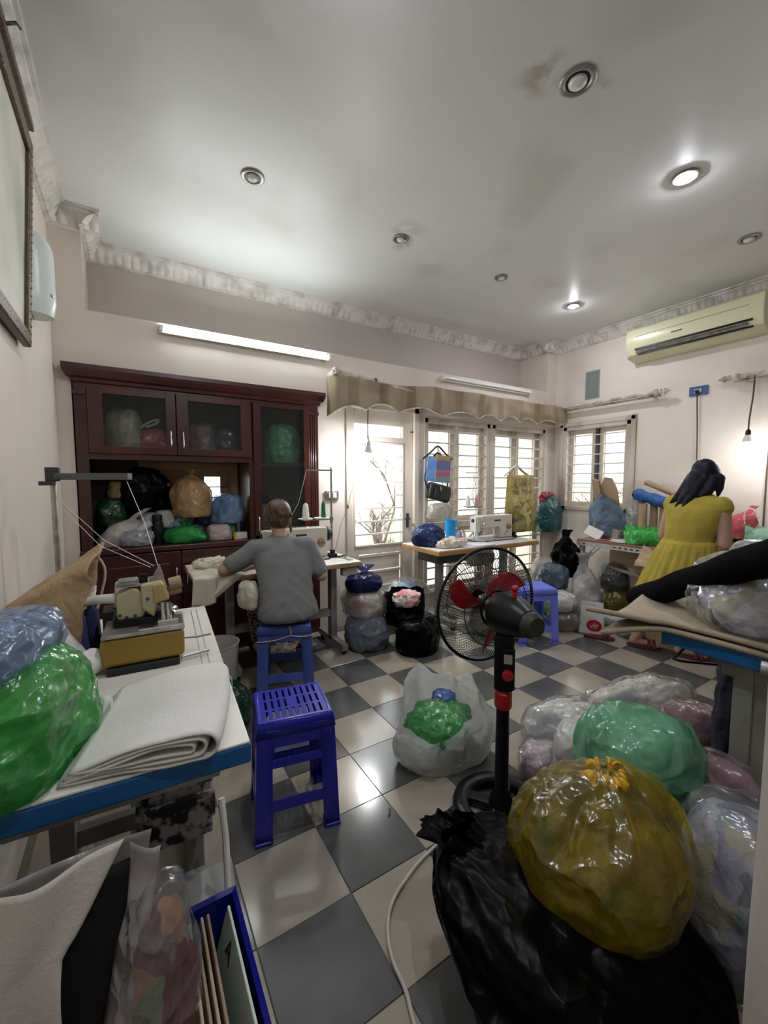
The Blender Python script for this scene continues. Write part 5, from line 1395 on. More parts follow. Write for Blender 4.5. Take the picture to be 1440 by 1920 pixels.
# ------------------------------------------------------------------ people
skin = mat('skin', (0.42, 0.25, 0.175), 0.5, bump=(200, 0.05))
def hand(mb, w_, d, up, s=1.0, thumb=1, curl=0.6):
    """palm, four unequal two-joint fingers and a thumb; d = pointing, up = back of the hand"""
    w_, d = Vector(w_), Vector(d).normalized()
    up = Vector(up); up = (up - d * up.dot(d)).normalized()
    sd = d.cross(up).normalized() * thumb
    for k in range(4):
        o_ = (k - 1.5) * 0.019 * s
        mb.capsule(w_ + d * 0.01, w_ + d * 0.085 * s + sd * o_, 0.017 * s, 0.0125 * s, 8)
        L_ = (0.038, 0.044, 0.041, 0.033)[k] * s
        b0 = w_ + d * 0.085 * s + sd * o_
        d1 = (d - up * curl * 0.5).normalized()
        d2 = (d - up * curl * 1.4).normalized()
        b1 = b0 + d1 * L_
        mb.capsule(b0, b1, 0.0098 * s, 0.0090 * s, 8)
        mb.capsule(b1, b1 + d2 * L_ * 0.85, 0.0090 * s, 0.0078 * s, 8)
    t0_ = w_ + d * 0.025 * s - sd * 0.022 * s
    dt = (d * 0.75 - sd * 0.65 - up * 0.25).normalized()
    mb.capsule(t0_, t0_ + dt * 0.04 * s, 0.0125 * s, 0.0105 * s, 8)
    mb.capsule(t0_ + dt * 0.04 * s, t0_ + dt * 0.04 * s + (d - up * 0.4).normalized() * 0.03 * s, 0.0105 * s, 0.009 * s, 8)
def head(mb, c, fw, up, s=1.0):
    """skull, jaw, nose, ears and neck stub on a head facing fw"""
    c, fw = Vector(c), Vector(fw).normalized()
    up = Vector(up); up = (up - fw * up.dot(fw)).normalized()
    sd = fw.cross(up)
    R = Matrix((sd, fw, up)).transposed()
    mb.sph(c + up * 0.015 * s, (0.074 * s, 0.088 * s, 0.088 * s), 20, R)
    mb.sph(c + fw * 0.025 * s - up * 0.045 * s, (0.056 * s, 0.062 * s, 0.062 * s), 16, R)
    mb.capsule(c + fw * 0.082 * s + up * 0.005 * s, c + fw * 0.098 * s - up * 0.022 * s, 0.007 * s, 0.012 * s, 8)
    mb.capsule(c + fw * 0.078 * s - up * 0.055 * s - sd * 0.018 * s, c + fw * 0.078 * s - up * 0.055 * s + sd * 0.018 * s, 0.008 * s, 0.008 * s, 8)
    for q in (-1, 1):
        mb.sph(c + sd * 0.076 * s * q - fw * 0.008 * s - up * 0.008 * s, (0.011 * s, 0.02 * s, 0.03 * s), 10, R)
    return sd, fw, up
def eyes(parent, c, fw, up, s=1.0):
    c, fw = Vector(c), Vector(fw).normalized()
    up = Vector(up); up = (up - fw * up.dot(fw)).normalized()
    sd = fw.cross(up)
    for q in (-1, 1):
        p = c + fw * 0.083 * s + up * 0.006 * s + sd * 0.03 * s * q
        ob('eye', MB().sph(p, 0.009 * s, 10), mat('eye_dark', (0.03, 0.02, 0.02), 0.2), parent, smooth=180)
def ellring(c, a, b, r, f_, n=28, pl=None):
    c = Vector(c)
    return [c + r * (a * cos(2 * pi * k / n) * (1 + (pl(k / n) if pl else 0))) + f_ * (b * sin(2 * pi * k / n) * (1 + (pl(k / n) if pl else 0))) for k in range(n)]

# --- the person at the sewing machine, back to the camera
B = Vector((0.815, 2.455, 0))
fv = Vector((sin(rad(6)), cos(rad(6)), 0)); rv = Vector((fv.y, -fv.x, 0)); Zv = Vector((0, 0, 1))
def S(r_, f_, z): return B + rv * r_ + fv * f_ + Zv * z
pr_ = thing('person', 'person in grey T-shirt with hair in a bun sewing, back turned', 'person', (B.x, B.y, 0.0))
elL, elR = Vector((0.478, 2.655, 0.765)), Vector((1.062, 2.50, 0.69))
haL, haR = Vector((0.70, 2.84, 0.752)), Vector((1.00, 2.74, 0.755))
shL, shR = S(-0.165, 0.155, 0.885), S(0.165, 0.155, 0.885)
hc = S(0.0, 0.262, 1.075)
hf, hu = (fv - Zv * 0.75).normalized(), (Zv + fv * 0.6).normalized()
mb = MB()
head(mb, hc, hf, hu, 0.98)
mb.capsule(S(0, 0.20, 0.93), S(0, 0.235, 1.03), 0.050, 0.046)
mb.capsule(S(0, 0.05, 0.57), S(0, 0.15, 0.80), 0.095, 0.085)
mb.capsule(S(-0.13, 0.16, 0.86), S(0.13, 0.16, 0.86), 0.05, 0.05)
for sh, el, ha in ((shL, elL, haL), (shR, elR, haR)):
    mb.capsule(sh, el, 0.048, 0.038)
    mb.capsule(el, ha, 0.038, 0.026)
hand(mb, haL, (haL - elL) + Vector((0.02, 0.0, -0.02)), (0, 0, 1), 0.95, -1)
hand(mb, haR, (haR - elR) + Vector((-0.03, 0.02, -0.03)), (0, 0, 1), 0.95, 1)
for q in (-1, 1):
    mb.capsule(S(q * 0.085, 0.03, 0.51), S(q * 0.14, 0.40, 0.52), 0.078, 0.055)
    mb.capsule(S(q * 0.14, 0.40, 0.51), S(q * 0.12, 0.38, 0.14), 0.052, 0.034)
    mb.capsule(S(q * 0.12, 0.36, 0.145), S(q * 0.13, 0.50, 0.13), 0.032, 0.026)
ob('body', remesh(mb, 0.007, 5), skin, pr_, smooth=180)
eyes(pr_, hc, hf, hu)
hairb = mat('brown_hair', (0.085, 0.040, 0.017), 0.45, vary=(30, [(0.35, (0.035, 0.016, 0.008)), (0.65, (0.14, 0.068, 0.030))], (1, 1, 0.35)), bump=(60, 0.9))
mb = MB()
Rh = Matrix((rv, hf, hu)).transposed()
mb.sph(hc + Vector((0, 0, 0.020)) - hf * 0.016, (0.088, 0.094, 0.092), 24, Rh)
mb.sph(hc - hf * 0.040 - hu * 0.038, (0.080, 0.062, 0.066), 20, Rh)
bun = hc - hf * 0.108 - hu * 0.012 + rv * 0.014
mb.torus(bun, 0.030, 0.019, rot=Rh @ Matrix.Rotation(pi / 2, 3, 'X'), n=24, m=10)
mb.sph(bun - hf * 0.006, (0.030, 0.024, 0.030), 14, Rh)
mb.capsule(bun + rv * 0.02 + Zv * 0.015, bun + rv * 0.062 - Zv * 0.045, 0.018, 0.007)
mb.capsule(bun - rv * 0.03 - Zv * 0.012, bun + rv * 0.03 - Zv * 0.048, 0.016, 0.010)
mb.capsule(hc + rv * 0.075 - hf * 0.02, hc + rv * 0.092 - Zv * 0.10, 0.014, 0.005)
mb.capsule(hc + rv * 0.055 - hf * 0.05, hc + rv * 0.085 - Zv * 0.115, 0.010, 0.004)
mb.capsule(hc - rv * 0.078 - hf * 0.01, hc - rv * 0.082 - Zv * 0.075, 0.012, 0.005)
ob('hair', remesh(mb, 0.006, 3), hairb, pr_, smooth=180)
tshirt = mat('grey_jersey', (0.165, 0.173, 0.168), 0.9, bump=(160, 0.12), vary=(4, [(0.3, (0.152, 0.16, 0.155)), (0.7, (0.178, 0.186, 0.181))]))
mb = MB()
rg = []
for (z, f_, a, b) in ((0.470, 0.00, 0.172, 0.135), (0.490, -0.01, 0.185, 0.15), (0.53, -0.008, 0.180, 0.145), (0.60, 0.015, 0.170, 0.132), (0.67, 0.045, 0.166, 0.125), (0.74, 0.08, 0.172, 0.122), (0.81, 0.115, 0.182, 0.118), (0.87, 0.145, 0.188, 0.105), (0.91, 0.170, 0.172, 0.085), (0.94, 0.195, 0.120, 0.066), (0.957, 0.205, 0.072, 0.058)):
    rg.append(ellring(S(0, f_, z), a, b, rv, fv, 32))
mb.rings(rg)
for sh, el, k in ((shL, elL, 0.72), (shR, elR, 0.78)):
    e2 = sh + (el - sh) * k
    mb.capsule(sh + Vector((0, 0, -0.005)), e2, 0.066, 0.060)
    mb.capsule(sh.lerp(S(0, 0.13, 0.86), 0.35), sh, 0.075, 0.068)
me = remesh(mb, 0.009, 5, 'shirt')
# cloth creases
for v in me.vertices:
    p = v.co
    lx = (p - B).dot(rv)
    w_ = max(0.0, min(1.0, (0.86 - p.z) / 0.3))
    d_ = 0.006 * w_ * ridge(Vector((p.x * 5 + p.z * 6, p.y * 4, p.z * 13 + abs(lx) * 14))) + 0.004 * noise.noise(p * 14)
    v.co = p + v.normal * d_
ob('tshirt', me, tshirt, pr_, smooth=180, plabel='grey short sleeved T-shirt')
ob('collar', MB().tube([q for q in ellring(S(0, 0.207, 0.955), 0.064, 0.052, rv, fv, 28)] + [ellring(S(0, 0.207, 0.955), 0.064, 0.052, rv, fv, 28)[0]], 0.007, 6), tshirt, pr_, smooth=180)
pants = mat('patterned_black_cloth', (0.02, 0.02, 0.02), 0.85, vary=(95, [(0.52, (0.012, 0.012, 0.013)), (0.6, (0.42, 0.42, 0.40))]))
mb = MB()
mb.sph(S(0, 0.02, 0.50), (0.165, 0.14, 0.075), 20)
for q in (-1, 1):
    mb.capsule(S(q * 0.085, 0.03, 0.515), S(q * 0.145, 0.39, 0.525), 0.092, 0.070)
    mb.capsule(S(q * 0.145, 0.39, 0.52), S(q * 0.122, 0.37, 0.24), 0.070, 0.058)
me = remesh(mb, 0.010, 4, 'trousers')
for v in me.vertices:
    v.co.z = max(v.co.z, 0.447) if v.co.y < 2.64 else v.co.z
ob('trousers', me, pants, pr_, smooth=180)
for q in (-1, 1):
    ob('sandal', MB().box(S(q * 0.125, 0.46, 0.112), (0.085, 0.23, 0.014)).tube(arc(S(q * 0.125, 0.48, 0.115), 0.042, 0, pi, 8), 0.008, 6), blackpl, pr_, bevel=0.004)

# --- the person standing at the bench
pw = thing('person', 'person with long dark hair in mustard dress standing at the bench', 'person', (3.47, 1.42, 0))
X_ = Vector((1, 0, 0)); Y_ = Vector((0, 1, 0))
hc = Vector((3.555, 1.295, 1.352))
hf = Vector((0.72, -0.55, -0.42)).normalized(); hu = Vector((0.25, -0.12, 1)).normalized()
mb = MB()
head(mb, hc, hf, hu, 0.98)
mb.capsule((3.515, 1.325, 1.18), (3.54, 1.305, 1.30), 0.050, 0.046)
mb.capsule((3.50, 1.38, 0.82), (3.505, 1.335, 1.08), 0.115, 0.12)
sL, sR = Vector((3.505, 1.475, 1.155)), Vector((3.505, 1.175, 1.15))
eL, eR = Vector((3.515, 1.535, 0.905)), Vector((3.50, 1.145, 0.875))
aL, aR = Vector((3.715, 1.44, 0.85)), Vector((3.71, 1.19, 0.845))
mb.capsule(sL + X_ * 0.01, sR + X_ * 0.01, 0.048, 0.048)
for sh, el, ha in ((sL, eL, aL), (sR, eR, aR)):
    mb.capsule(sh, el, 0.052, 0.043)
    mb.capsule(el, ha, 0.042, 0.027)
hand(mb, aL, (0.9, -0.3, -0.25), (0, 0, 1), 0.92, 1, 0.7)
hand(mb, aR, (0.9, 0.3, -0.2), (0, 0, 1), 0.92, -1, 0.7)
for hp, kn, an in (((3.50, 1.47, 0.78), (3.47, 1.56, 0.42), (3.40, 1.645, 0.085)), ((3.50, 1.31, 0.78), (3.50, 1.34, 0.42), (3.49, 1.365, 0.085))):
    mb.capsule(hp, kn, 0.085, 0.056)
    mb.capsule(kn, an, 0.052, 0.034)
    a_ = Vector(an)
    fd = Vector((0.45, -0.89, 0)); fs = Vector((0.89, 0.45, 0))
    mb.capsule(a_ - fd * 0.02 + Vector((0, 0, -0.04)), a_ + fd * 0.11 + Vector((0, 0, -0.047)), 0.030, 0.022)
    mb.capsule(a_ - fd * 0.02 + Vector((0, 0, -0.035)), a_, 0.03, 0.034)
    for k in range(5):
        mb.capsule(a_ + fd * 0.10 + fs * (k - 2) * 0.011 + Vector((0, 0, -0.053)), a_ + fd * (0.152 - 0.006 * abs(k - 1)) + fs * (k - 2) * 0.013 + Vector((0, 0, -0.055)), 0.010, 0.008, 8)
ob('body', remesh(mb, 0.007, 5), skin, pw, smooth=180)
eyes(pw, hc, hf, hu)
hairk = mat('black_hair', (0.006, 0.006, 0.010), 0.42, spec=0.25, bump=(70, 0.5), vary=(24, [(0.35, (0.003, 0.003, 0.006)), (0.65, (0.010, 0.010, 0.022))], (1, 1, 0.25)))
mb = MB()
sd = hf.cross(hu)
Rh = Matrix((sd, hf, hu)).transposed()
mb.sph(hc + hu * 0.026 - hf * 0.016, (0.086, 0.092, 0.094), 22, Rh)
mb.sph(hc - hf * 0.04 - hu * 0.035, (0.078, 0.06, 0.075), 18, Rh)
for k, (a, b, c, r0) in enumerate((((3.50, 1.33, 1.36), (3.455, 1.365, 1.24), (3.415, 1.425, 1.125), 0.055), ((3.505, 1.30, 1.34), (3.455, 1.335, 1.23), (3.40, 1.385, 1.10), 0.05), ((3.52, 1.36, 1.35), (3.46, 1.40, 1.25), (3.42, 1.46, 1.16), 0.045), ((3.53, 1.25, 1.33), (3.49, 1.26, 1.25), (3.45, 1.30, 1.20), 0.05), ((3.545, 1.215, 1.34), (3.545, 1.21, 1.27), (3.54, 1.215, 1.215), 0.035))):
    mb.capsule(a, b, r0, r0 * 0.72)
    mb.capsule(b, c, r0 * 0.72, 0.010)
ob('hair', remesh(mb, 0.007, 3), hairk, pw, smooth=180)
ob('hair_clip', MB().tube(smoothline([hc - hf * 0.085 + hu * 0.088 + sd * (q - 0.5) * 0.07 + hu * 0.003 * ((-1) ** i) for i, q in enumerate([0, .2, .4, .6, .8, 1])], 3), 0.003, 6), chrome, pw, smooth=180)
must_c = mat('mustard_linen', (0.40, 0.31, 0.045), 0.9, bump=(140, 0.25), vary=(10, [(0.3, (0.36, 0.275, 0.036)), (0.7, (0.44, 0.34, 0.052))]))
mb = MB()
rg = []
for (z, x, y, a, b) in ((0.868, 3.50, 1.365, 0.165, 0.128), (0.90, 3.50, 1.36, 0.160, 0.125), (0.98, 3.50, 1.345, 0.170, 0.126), (1.06, 3.503, 1.337, 0.182, 0.126), (1.12, 3.506, 1.333, 0.190, 0.118), (1.16, 3.51, 1.33, 0.195, 0.098), (1.19, 3.515, 1.328, 0.165, 0.080), (1.215, 3.52, 1.325, 0.105, 0.068), (1.228, 3.523, 1.323, 0.078, 0.062)):
    rg.append(ellring((x, y, z), a, b, -Y_, X_, 36))
mb.rings(rg)
for sh, el in ((sL, eL), (sR, eR)):
    mb.capsule(sh, sh + (el - sh) * 0.06 + Vector((0, 0.008 if sh is sL else -0.008, 0)), 0.062, 0.058)
me = remesh(mb, 0.009, 4, 'bodice')
for v in me.vertices:
    p = v.co
    v.co = p + v.normal * (0.004 * ridge(Vector((p.x * 9, p.y * 9, p.z * 7))) * (1 if p.z < 1.1 else 0.3))
ob('dress_bodice', me, must_c, pw, smooth=180, plabel='mustard sleeveless bodice')
rg = []
for i in range(16):
    s_ = i / 15
    z = 0.885 - 0.525 * s_
    a = 0.163 + 0.115 * s_ ** 0.8
    b = 0.126 + 0.10 * s_ ** 0.8
    amp = 0.05 * min(1, s_ * 5) * (0.7 + 0.3 * s_)
    rg.append(ellring((3.50 - 0.02 * s_, 1.362 + 0.085 * s_, z), a, b, -Y_, X_, 144, lambda k, amp=amp: amp * (sin(2 * pi * k * 24) * 0.6 + 0.4 * sin(2 * pi * k * 13 + 1))))
ob('dress_skirt', MB().rings(rg, True, False, False), must_c, pw, smooth=180, solid=0.004, plabel='mustard gathered skirt')
darkred = mat('dark_red_leather', (0.10, 0.018, 0.018), 0.5)
def sandal(parent, x, y, rz, name='sandal'):
    R = Matrix.Rotation(rz, 3, 'Z')
    P_ = lambda a, b, c: Vector((x, y, 0)) + R @ Vector((a, b, c))
    n = 20
    out = [(0.115 * cos(2 * pi * k / n), (0.040 + 0.010 * cos(2 * pi * k / n)) * sin(2 * pi * k / n)) for k in range(n)]
    mb = MB().rings([[P_(a, b, 0.002) for a, b in out], [P_(a * 1.02, b * 1.04, 0.012) for a, b in out], [P_(a, b, 0.022) for a, b in out]])
    for o_ in (0.035, 0.065):
        pts = [P_(o_, 0.05 * cos(pi * k / 8), 0.018 + 0.045 * sin(pi * k / 8)) for k in range(9)]
        mb.tube(pts, 0.012, 6)
    return mb
ob('sandal', sandal(None, 3.423, 1.60, -1.1), darkred, pw, smooth=50)
ob('sandal', sandal(None, 3.51, 1.32, -1.1), darkred, pw, smooth=50)
one('slipper', 'empty dark red slipper in front of the white paper bag', 'slipper', sandal(None, 3.30, 1.89, -1.0), darkred, smooth=50)
# ------------------------------------------------------------------ floor bags beside the sewing table
D_CAM = lambda x, y: math.atan2(-y, -x)
bag('plastic_bag', 'grey round bag at the bottom of the pile beside sewing table', 1.585, 2.80, 0.0, 0.19, 0.18, 0.25, film('slate_film', (0.26, 0.29, 0.34), 0.85), c_grey, seed=41, top='pillow', crk=0.05)
bag('plastic_bag', 'pink and white cloth bag in the middle of the pile', 1.59, 2.86, 0.235, 0.185, 0.17, 0.23, clearfilm, c_pink, seed=42, top='pillow', crk=0.07)
bag('plastic_bag', 'shiny blue tied bag on top of the pile by sewing table', 1.57, 2.83, 0.45, 0.145, 0.13, 0.13, navyfilm, c_maroon, seed=43, top='tied', neck=0.14, flare=0.42, tail=0.30, knot=bluefilm, crk=0.05)
bag('plastic_bag', 'open black bag with pink cloth inside near the door', 1.88, 2.68, 0.16, 0.165, 0.15, 0.27, blackfoil, None, seed=44, top='open', opening=0.5, rim=0.22, dip=(D_CAM(1.88, 2.68), 0.16), crk=0.09, nu=64, nv=40)
one('pink_cloth', 'pink and cream cloth scraps in the open black bag', 'cloth', bagmesh(0.11, 0.10, 0.11, 441, top='pillow', crk=0.2), c_pink, smooth=180).location = (1.875, 2.655, 0.32)
bag('plastic_bag', 'squat black bag on the floor in front of open black bag', 1.87, 2.50, 0.0, 0.185, 0.16, 0.25, blackfoil, seed=45, top='pillow', crk=0.07)
bag('plastic_bag', 'big clear bag of blue cloth leaning at the door', 2.09, 3.02, 0.0, 0.24, 0.22, 0.42, clearfilm, c_blue, seed=46, top='pillow', crk=0.06, ins=0.75)
bag('plastic_bag', 'grey green bag on the floor behind the fan blades', 2.66, 2.50, 0.0, 0.19, 0.17, 0.28, greyfilm, c_green, seed=47, top='pillow')
bag('plastic_bag', 'dark brown bundle on the floor under window table', 3.02, 2.56, 0.0, 0.15, 0.14, 0.24, greyfilm, c_brown, seed=48, top='pillow')
bag('plastic_bag', 'green bag on the floor below the overlock table end', 0.40, 2.25, 0.0, 0.11, 0.13, 0.22, dkgreenfilm, c_green, seed=49, top='pillow')
one('waste_bin', 'grey white plastic bin between the two left tables', 'bin', MB().lathe([(0.09, 0.0), (0.10, 0.02), (0.125, 0.36), (0.13, 0.365), (0.122, 0.365), (0.096, 0.03)], 32, (0.40, 2.52, 0.0)), mat('bin_grey', (0.42, 0.41, 0.38), 0.45), smooth=40)
one('cloth_scrap', 'cream cloth scrap lying on the pedal under the stool', 'cloth', bagmesh(0.09, 0.07, 0.05, 51, top='pillow', crk=0.3), c_cream, smooth=180).location = (0.88, 2.78, 0.112)

# ------------------------------------------------------------------ centre white carrier with green bag in it
a_c = D_CAM(1.21, 1.46)
bw = bag('carrier_bag', 'white carrier bag standing open on the tiles in room centre', 1.22, 1.47, 0.0, 0.225, 0.20, 0.30, film('white_carrier_film', (0.72, 0.72, 0.70), 0.86, bscale=9, bstr=0.4, avar=0.08), None, seed=61, top='open', opening=0.55, rim=0.20, dip=(a_c, 0.22), crk=0.055, nu=128, nv=70, fold=0.015, fr=2.0, rimr=-0.10, ears=((1.7, 0.075), (-0.05, 0.06)), ex=0.5, lump=0.14)
bag('plastic_bag', 'green plastic bag tucked inside the white carrier bag', 1.22, 1.465, 0.06, 0.155, 0.145, 0.185, greenfilm, c_cream, seed=62, top='pillow', crk=0.09, nu=80, nv=50, ins=0.9)
bag('plastic_bag', 'small blue bag behind green one in white carrier', 1.30, 1.53, 0.16, 0.07, 0.06, 0.10, bluefilm, c_blue, seed=63, top='pillow', crk=0.12)

# ------------------------------------------------------------------ foreground heap on the right
bag('refuse_bag', 'big black refuse bag in the right foreground', 0.98, 0.52, 0.0, 0.30, 0.27, 0.30, blackfoil, None, seed=71, top='tied', lean=(-0.18, 0.22), neck=0.22, flare=0.24, tail=0.06, crk=0.05, pl=0.05, nu=180, nv=120, fr=2.2, fold=0.02, ex=0.42, lump=0.14)
ty = bag('plastic_bag', 'yellow tied bag on top of the black refuse bag', 1.055, 0.57, 0.215, 0.235, 0.20, 0.295, yellowfilm, cloth_mix('cloth_olive_dark', [(0.06, 0.05, 0.03), (0.10, 0.085, 0.055), (0.01, 0.07, 0.08), (0.04, 0.035, 0.03)]), seed=72, top='tied', neck=0.07, flare=0.05, tail=0.01, crk=0.05, pl=0.12, nu=150, nv=100, fr=2.0, flat=0.6, ex=0.36, lump=0.08, ins=0.86)
yk = mat('yellow_knot', (0.62, 0.36, 0.015), 0.4)
mb = MB()
mb.sph((0, 0, 0.302), (0.017, 0.015, 0.014), 14)
for a_, l_, w_k in ((0.2, 0.055, 0.5), (1.5, 0.045, 0.6), (2.9, 0.06, 0.45), (4.3, 0.05, 0.6), (5.2, 0.04, 0.5)):
    def petal(u, v, a_=a_, l_=l_, w_k=w_k):
        an = a_ + (u - 0.5) * w_k * (0.4 + 1.2 * v)
        r_ = 0.008 + l_ * v
        z_ = 0.304 + 0.030 * sin(pi * v * 0.8) + 0.010 * sin(u * 9 + a_) * v
        return Vector((r_ * cos(an), r_ * sin(an), z_))
    mb.grid(petal, 8, 8)
ob('knot', mb, yk, ty, smooth=180, local=True, solid=0.002, plabel='orange yellow knotted bag top')
ob('tie_tail', MB().grid(lambda u, v: Vector((0.01 - 0.10 * v - 0.012 * u + 0.02 * v * u, -0.02 - 0.115 * v + 0.03 * (u - 0.5) * (1 - 0.6 * v), 0.300 + 0.005 * sin(u * 5) - 0.035 * v - 0.03 * v * v)), 6, 14), yellowfilm, ty, smooth=180, solid=0.002, local=True)
bag('plastic_bag', 'mint green puffed bag behind the yellow bag', 1.50, 0.70, 0.24, 0.20, 0.16, 0.25, film('mint_puffed', (0.30, 0.66, 0.44), 0.62), cloth_mix('cloth_pale_mint', [(0.40, 0.52, 0.42), (0.46, 0.58, 0.48), (0.34, 0.46, 0.36)]), seed=73, top='pillow', crk=0.05, nu=80, nv=50, rz=-0.5, ins=0.8)
bag('plastic_bag', 'white tied bag left of the mint green bag', 1.62, 0.98, 0.0, 0.14, 0.13, 0.27, whitefilm, c_white, seed=74, top='pillow', crk=0.05)
bag('plastic_bag', 'grey clear bag of lavender cloth at the right foreground', 1.40, 0.36, 0.0, 0.20, 0.19, 0.42, greyfilm, c_lavgrey, seed=75, top='pillow', crk=0.06, nu=90, nv=60)
bag('plastic_bag', 'grey bag under the mint green bag', 1.50, 0.72, 0.0, 0.19, 0.18, 0.25, greyfilm, c_grey, seed=76, top='pillow')
bag('plastic_bag', 'dusty pink bag beside the right table leg', 1.66, 0.50, 0.12, 0.085, 0.12, 0.27, film('pink_clear', (0.60, 0.45, 0.48), 0.3), c_lilac, seed=77, top='pillow')
bag('plastic_bag', 'pale clear bag of white fluff in the middle of the floor', 1.84, 1.20, 0.0, 0.22, 0.13, 0.20, clearfilm, c_white, seed=78, top='pillow', rz=-0.55, crk=0.06, nu=80, nv=50)
bag('plastic_bag', 'long clear wrapped white bundle lying before the right table', 2.30, 1.07, 0.0, 0.32, 0.13, 0.25, clearfilm, c_white, seed=79, top='pillow', rz=-0.25, crk=0.07, nu=90, nv=50)
bag('plastic_bag', 'pink fluffy bag under the right table edge', 2.22, 0.80, 0.0, 0.15, 0.12, 0.27, film('pink_clear', (0.60, 0.45, 0.48), 0.3), c_lilac, seed=80, top='pillow')
bag('plastic_bag', 'small pale pink bag peeking out behind the fan pole', 1.52, 1.12, 0.0, 0.10, 0.09, 0.14, clearfilm, c_lilac, seed=81, top='pillow')
bag('dark_sack', 'navy sack standing under the blue edged right table', 2.12, 0.60, 0.0, 0.14, 0.10, 0.66, mat('navy_cloth', (0.012, 0.013, 0.03), 0.85, bump=(12, 0.5, 'ridge', 0.03)), None, seed=82, top='pillow', crk=0.10)
one('floor_cable', 'thin black cable drooping under the right table', 'cable', MB().tube(smoothline([(1.99, 0.72, 0.70), (1.97, 0.78, 0.58), (2.05, 0.82, 0.52), (2.2, 0.72, 0.50)], 5), 0.006, 6), blackpl, smooth=180)

# ------------------------------------------------------------------ right table: brown fabric, clear bag, black roll
brownfab = mat('beige_canvas', (0.36, 0.29, 0.20), 0.9, bump=(120, 0.25), vary=(5, [(0.3, (0.32, 0.26, 0.175)), (0.7, (0.40, 0.325, 0.23))]))
def fabf(k):
    def g_(u, v):
        y = -0.50 + v * (1.40 + 0.05 * k)
        x = 1.685 + u * 0.60 - (0.20 * max(0, y - 0.70) / 0.2 if True else 0) * 0.55 + 0.006 * sin(v * 20)
        z = 0.765 + k * 0.022 + 0.006 * sin(u * 5 + k) * (1 - u) - (0.055 - 0.045 * k) * (max(0, y - 0.72) / 0.18) ** 1.4 + 0.02 * max(0, y - 0.75) / 0.15 * sin(u * 7 + k * 2)
        return Vector((x, y, z))
    return g_
for k, lab in enumerate(('lower beige canvas length hanging off the right table', 'upper beige canvas length folded on the right table')):
    t = thing('canvas_length', lab, 'fabric', (2.0, 0.2, 0.757))
    ob('canvas_sheet', MB().grid(fabf(k), 24, 70), brownfab, t, smooth=180, solid=0.009)
    ob('folded_edge', MB().tube([fabf(k)(0.0, j / 60) + Vector((0.008, 0, 0)) for j in range(61)], 0.011, 8), brownfab, t, smooth=180)
bag('plastic_bag', 'large clear bag of grey cloth pieces on the right table', 1.99, 0.47, 0.797, 0.27, 0.25, 0.25, film('clear_film_shiny', (0.75, 0.76, 0.76), 0.14, bscale=9, bstr=0.8, avar=0.12), c_lavgrey, seed=91, top='pillow', crk=0.06, nu=120, nv=80, ins=0.94, fold=0.015, ex=0.4, lump=0.12)
bag('plastic_bag', 'small pale green clear bag behind the large clear bag', 2.32, 0.62, 0.762, 0.16, 0.14, 0.30, film('clear_greenish', (0.5, 0.62, 0.58), 0.3), c_white, seed=92, top='pillow')
t = thing('fabric_roll', 'long black fabric roll slanting over the right table', 'fabric roll', (2.14, 1.04, 0.70))
p0, p1 = Vector((2.14, 1.04, 0.735)), Vector((1.35, 0.07, 1.29))
dr = (p1 - p0).normalized()
ob('rolled_cloth', MB().tube([p0 + (p1 - p0) * (i / 20) + Vector((0, 0, 0.004 * sin(i * 1.3))) for i in range(21)], [0.052 + 0.006 * (i / 20) for i in range(21)], 28), mat('black_cloth', (0.004, 0.004, 0.005), 0.95, bump=(80, 0.3), spec=0.05), t, smooth=60)
ob('core_tube', MB().cyl(p0 - dr * 0.03, p0 + dr * 0.02, 0.026), mat('kraft_core', (0.36, 0.27, 0.18), 0.8), t, smooth=60)

# white cloth over a low rail at the right edge of the view
curt = mat('white_curtain_cloth', (0.72, 0.70, 0.66), 0.9, bump=(140, 0.08))
ra, rb = Vector((0.909, 0.226, 1.0)), Vector((1.01, -0.28, 1.0))
t = thing('drying_rail', 'low steel rail at the right edge carrying white cloth', 'rail', (0.97, -0.05, 0.0))
ob('rail_bar', MB().cyl(ra + (ra - rb) * 0.02, rb, 0.011), steel, t, smooth=60)
for q_ in (0.25, 0.95):
    m_ = ra.lerp(rb, q_)
    ob('leg', MB().cyl((m_.x, m_.y, 0.0), (m_.x, m_.y, 1.0), 0.010), steel, t, smooth=60)
    ob('foot', MB().box((m_.x, m_.y, 0.01), (0.26, 0.03, 0.02), Matrix.Rotation(0.19, 3, 'Z')), steel, t, bevel=0.004)
def hung(u, v):
    c_ = ra.lerp(rb, u)
    n_ = Vector((-(rb - ra).y, (rb - ra).x, 0)).normalized()
    s_ = (v - 0.5) * 2
    L_ = abs(s_) * 0.95
    off = (0.016 if abs(s_) > 0.02 else 0.0) * (1 if s_ > 0 else -1) + 0.012 * sin(u * 17 + v * 3) * abs(s_)
    return Vector((c_.x, c_.y, 0)) + n_ * off + Vector((0.006 * sin(L_ * 9) * (1 - u), 0, 1.016 - L_))
one('white_cloth', 'white cloth hanging over the low rail at right edge', 'cloth', MB().grid(hung, 40, 80), curt, smooth=180, solid=0.006)

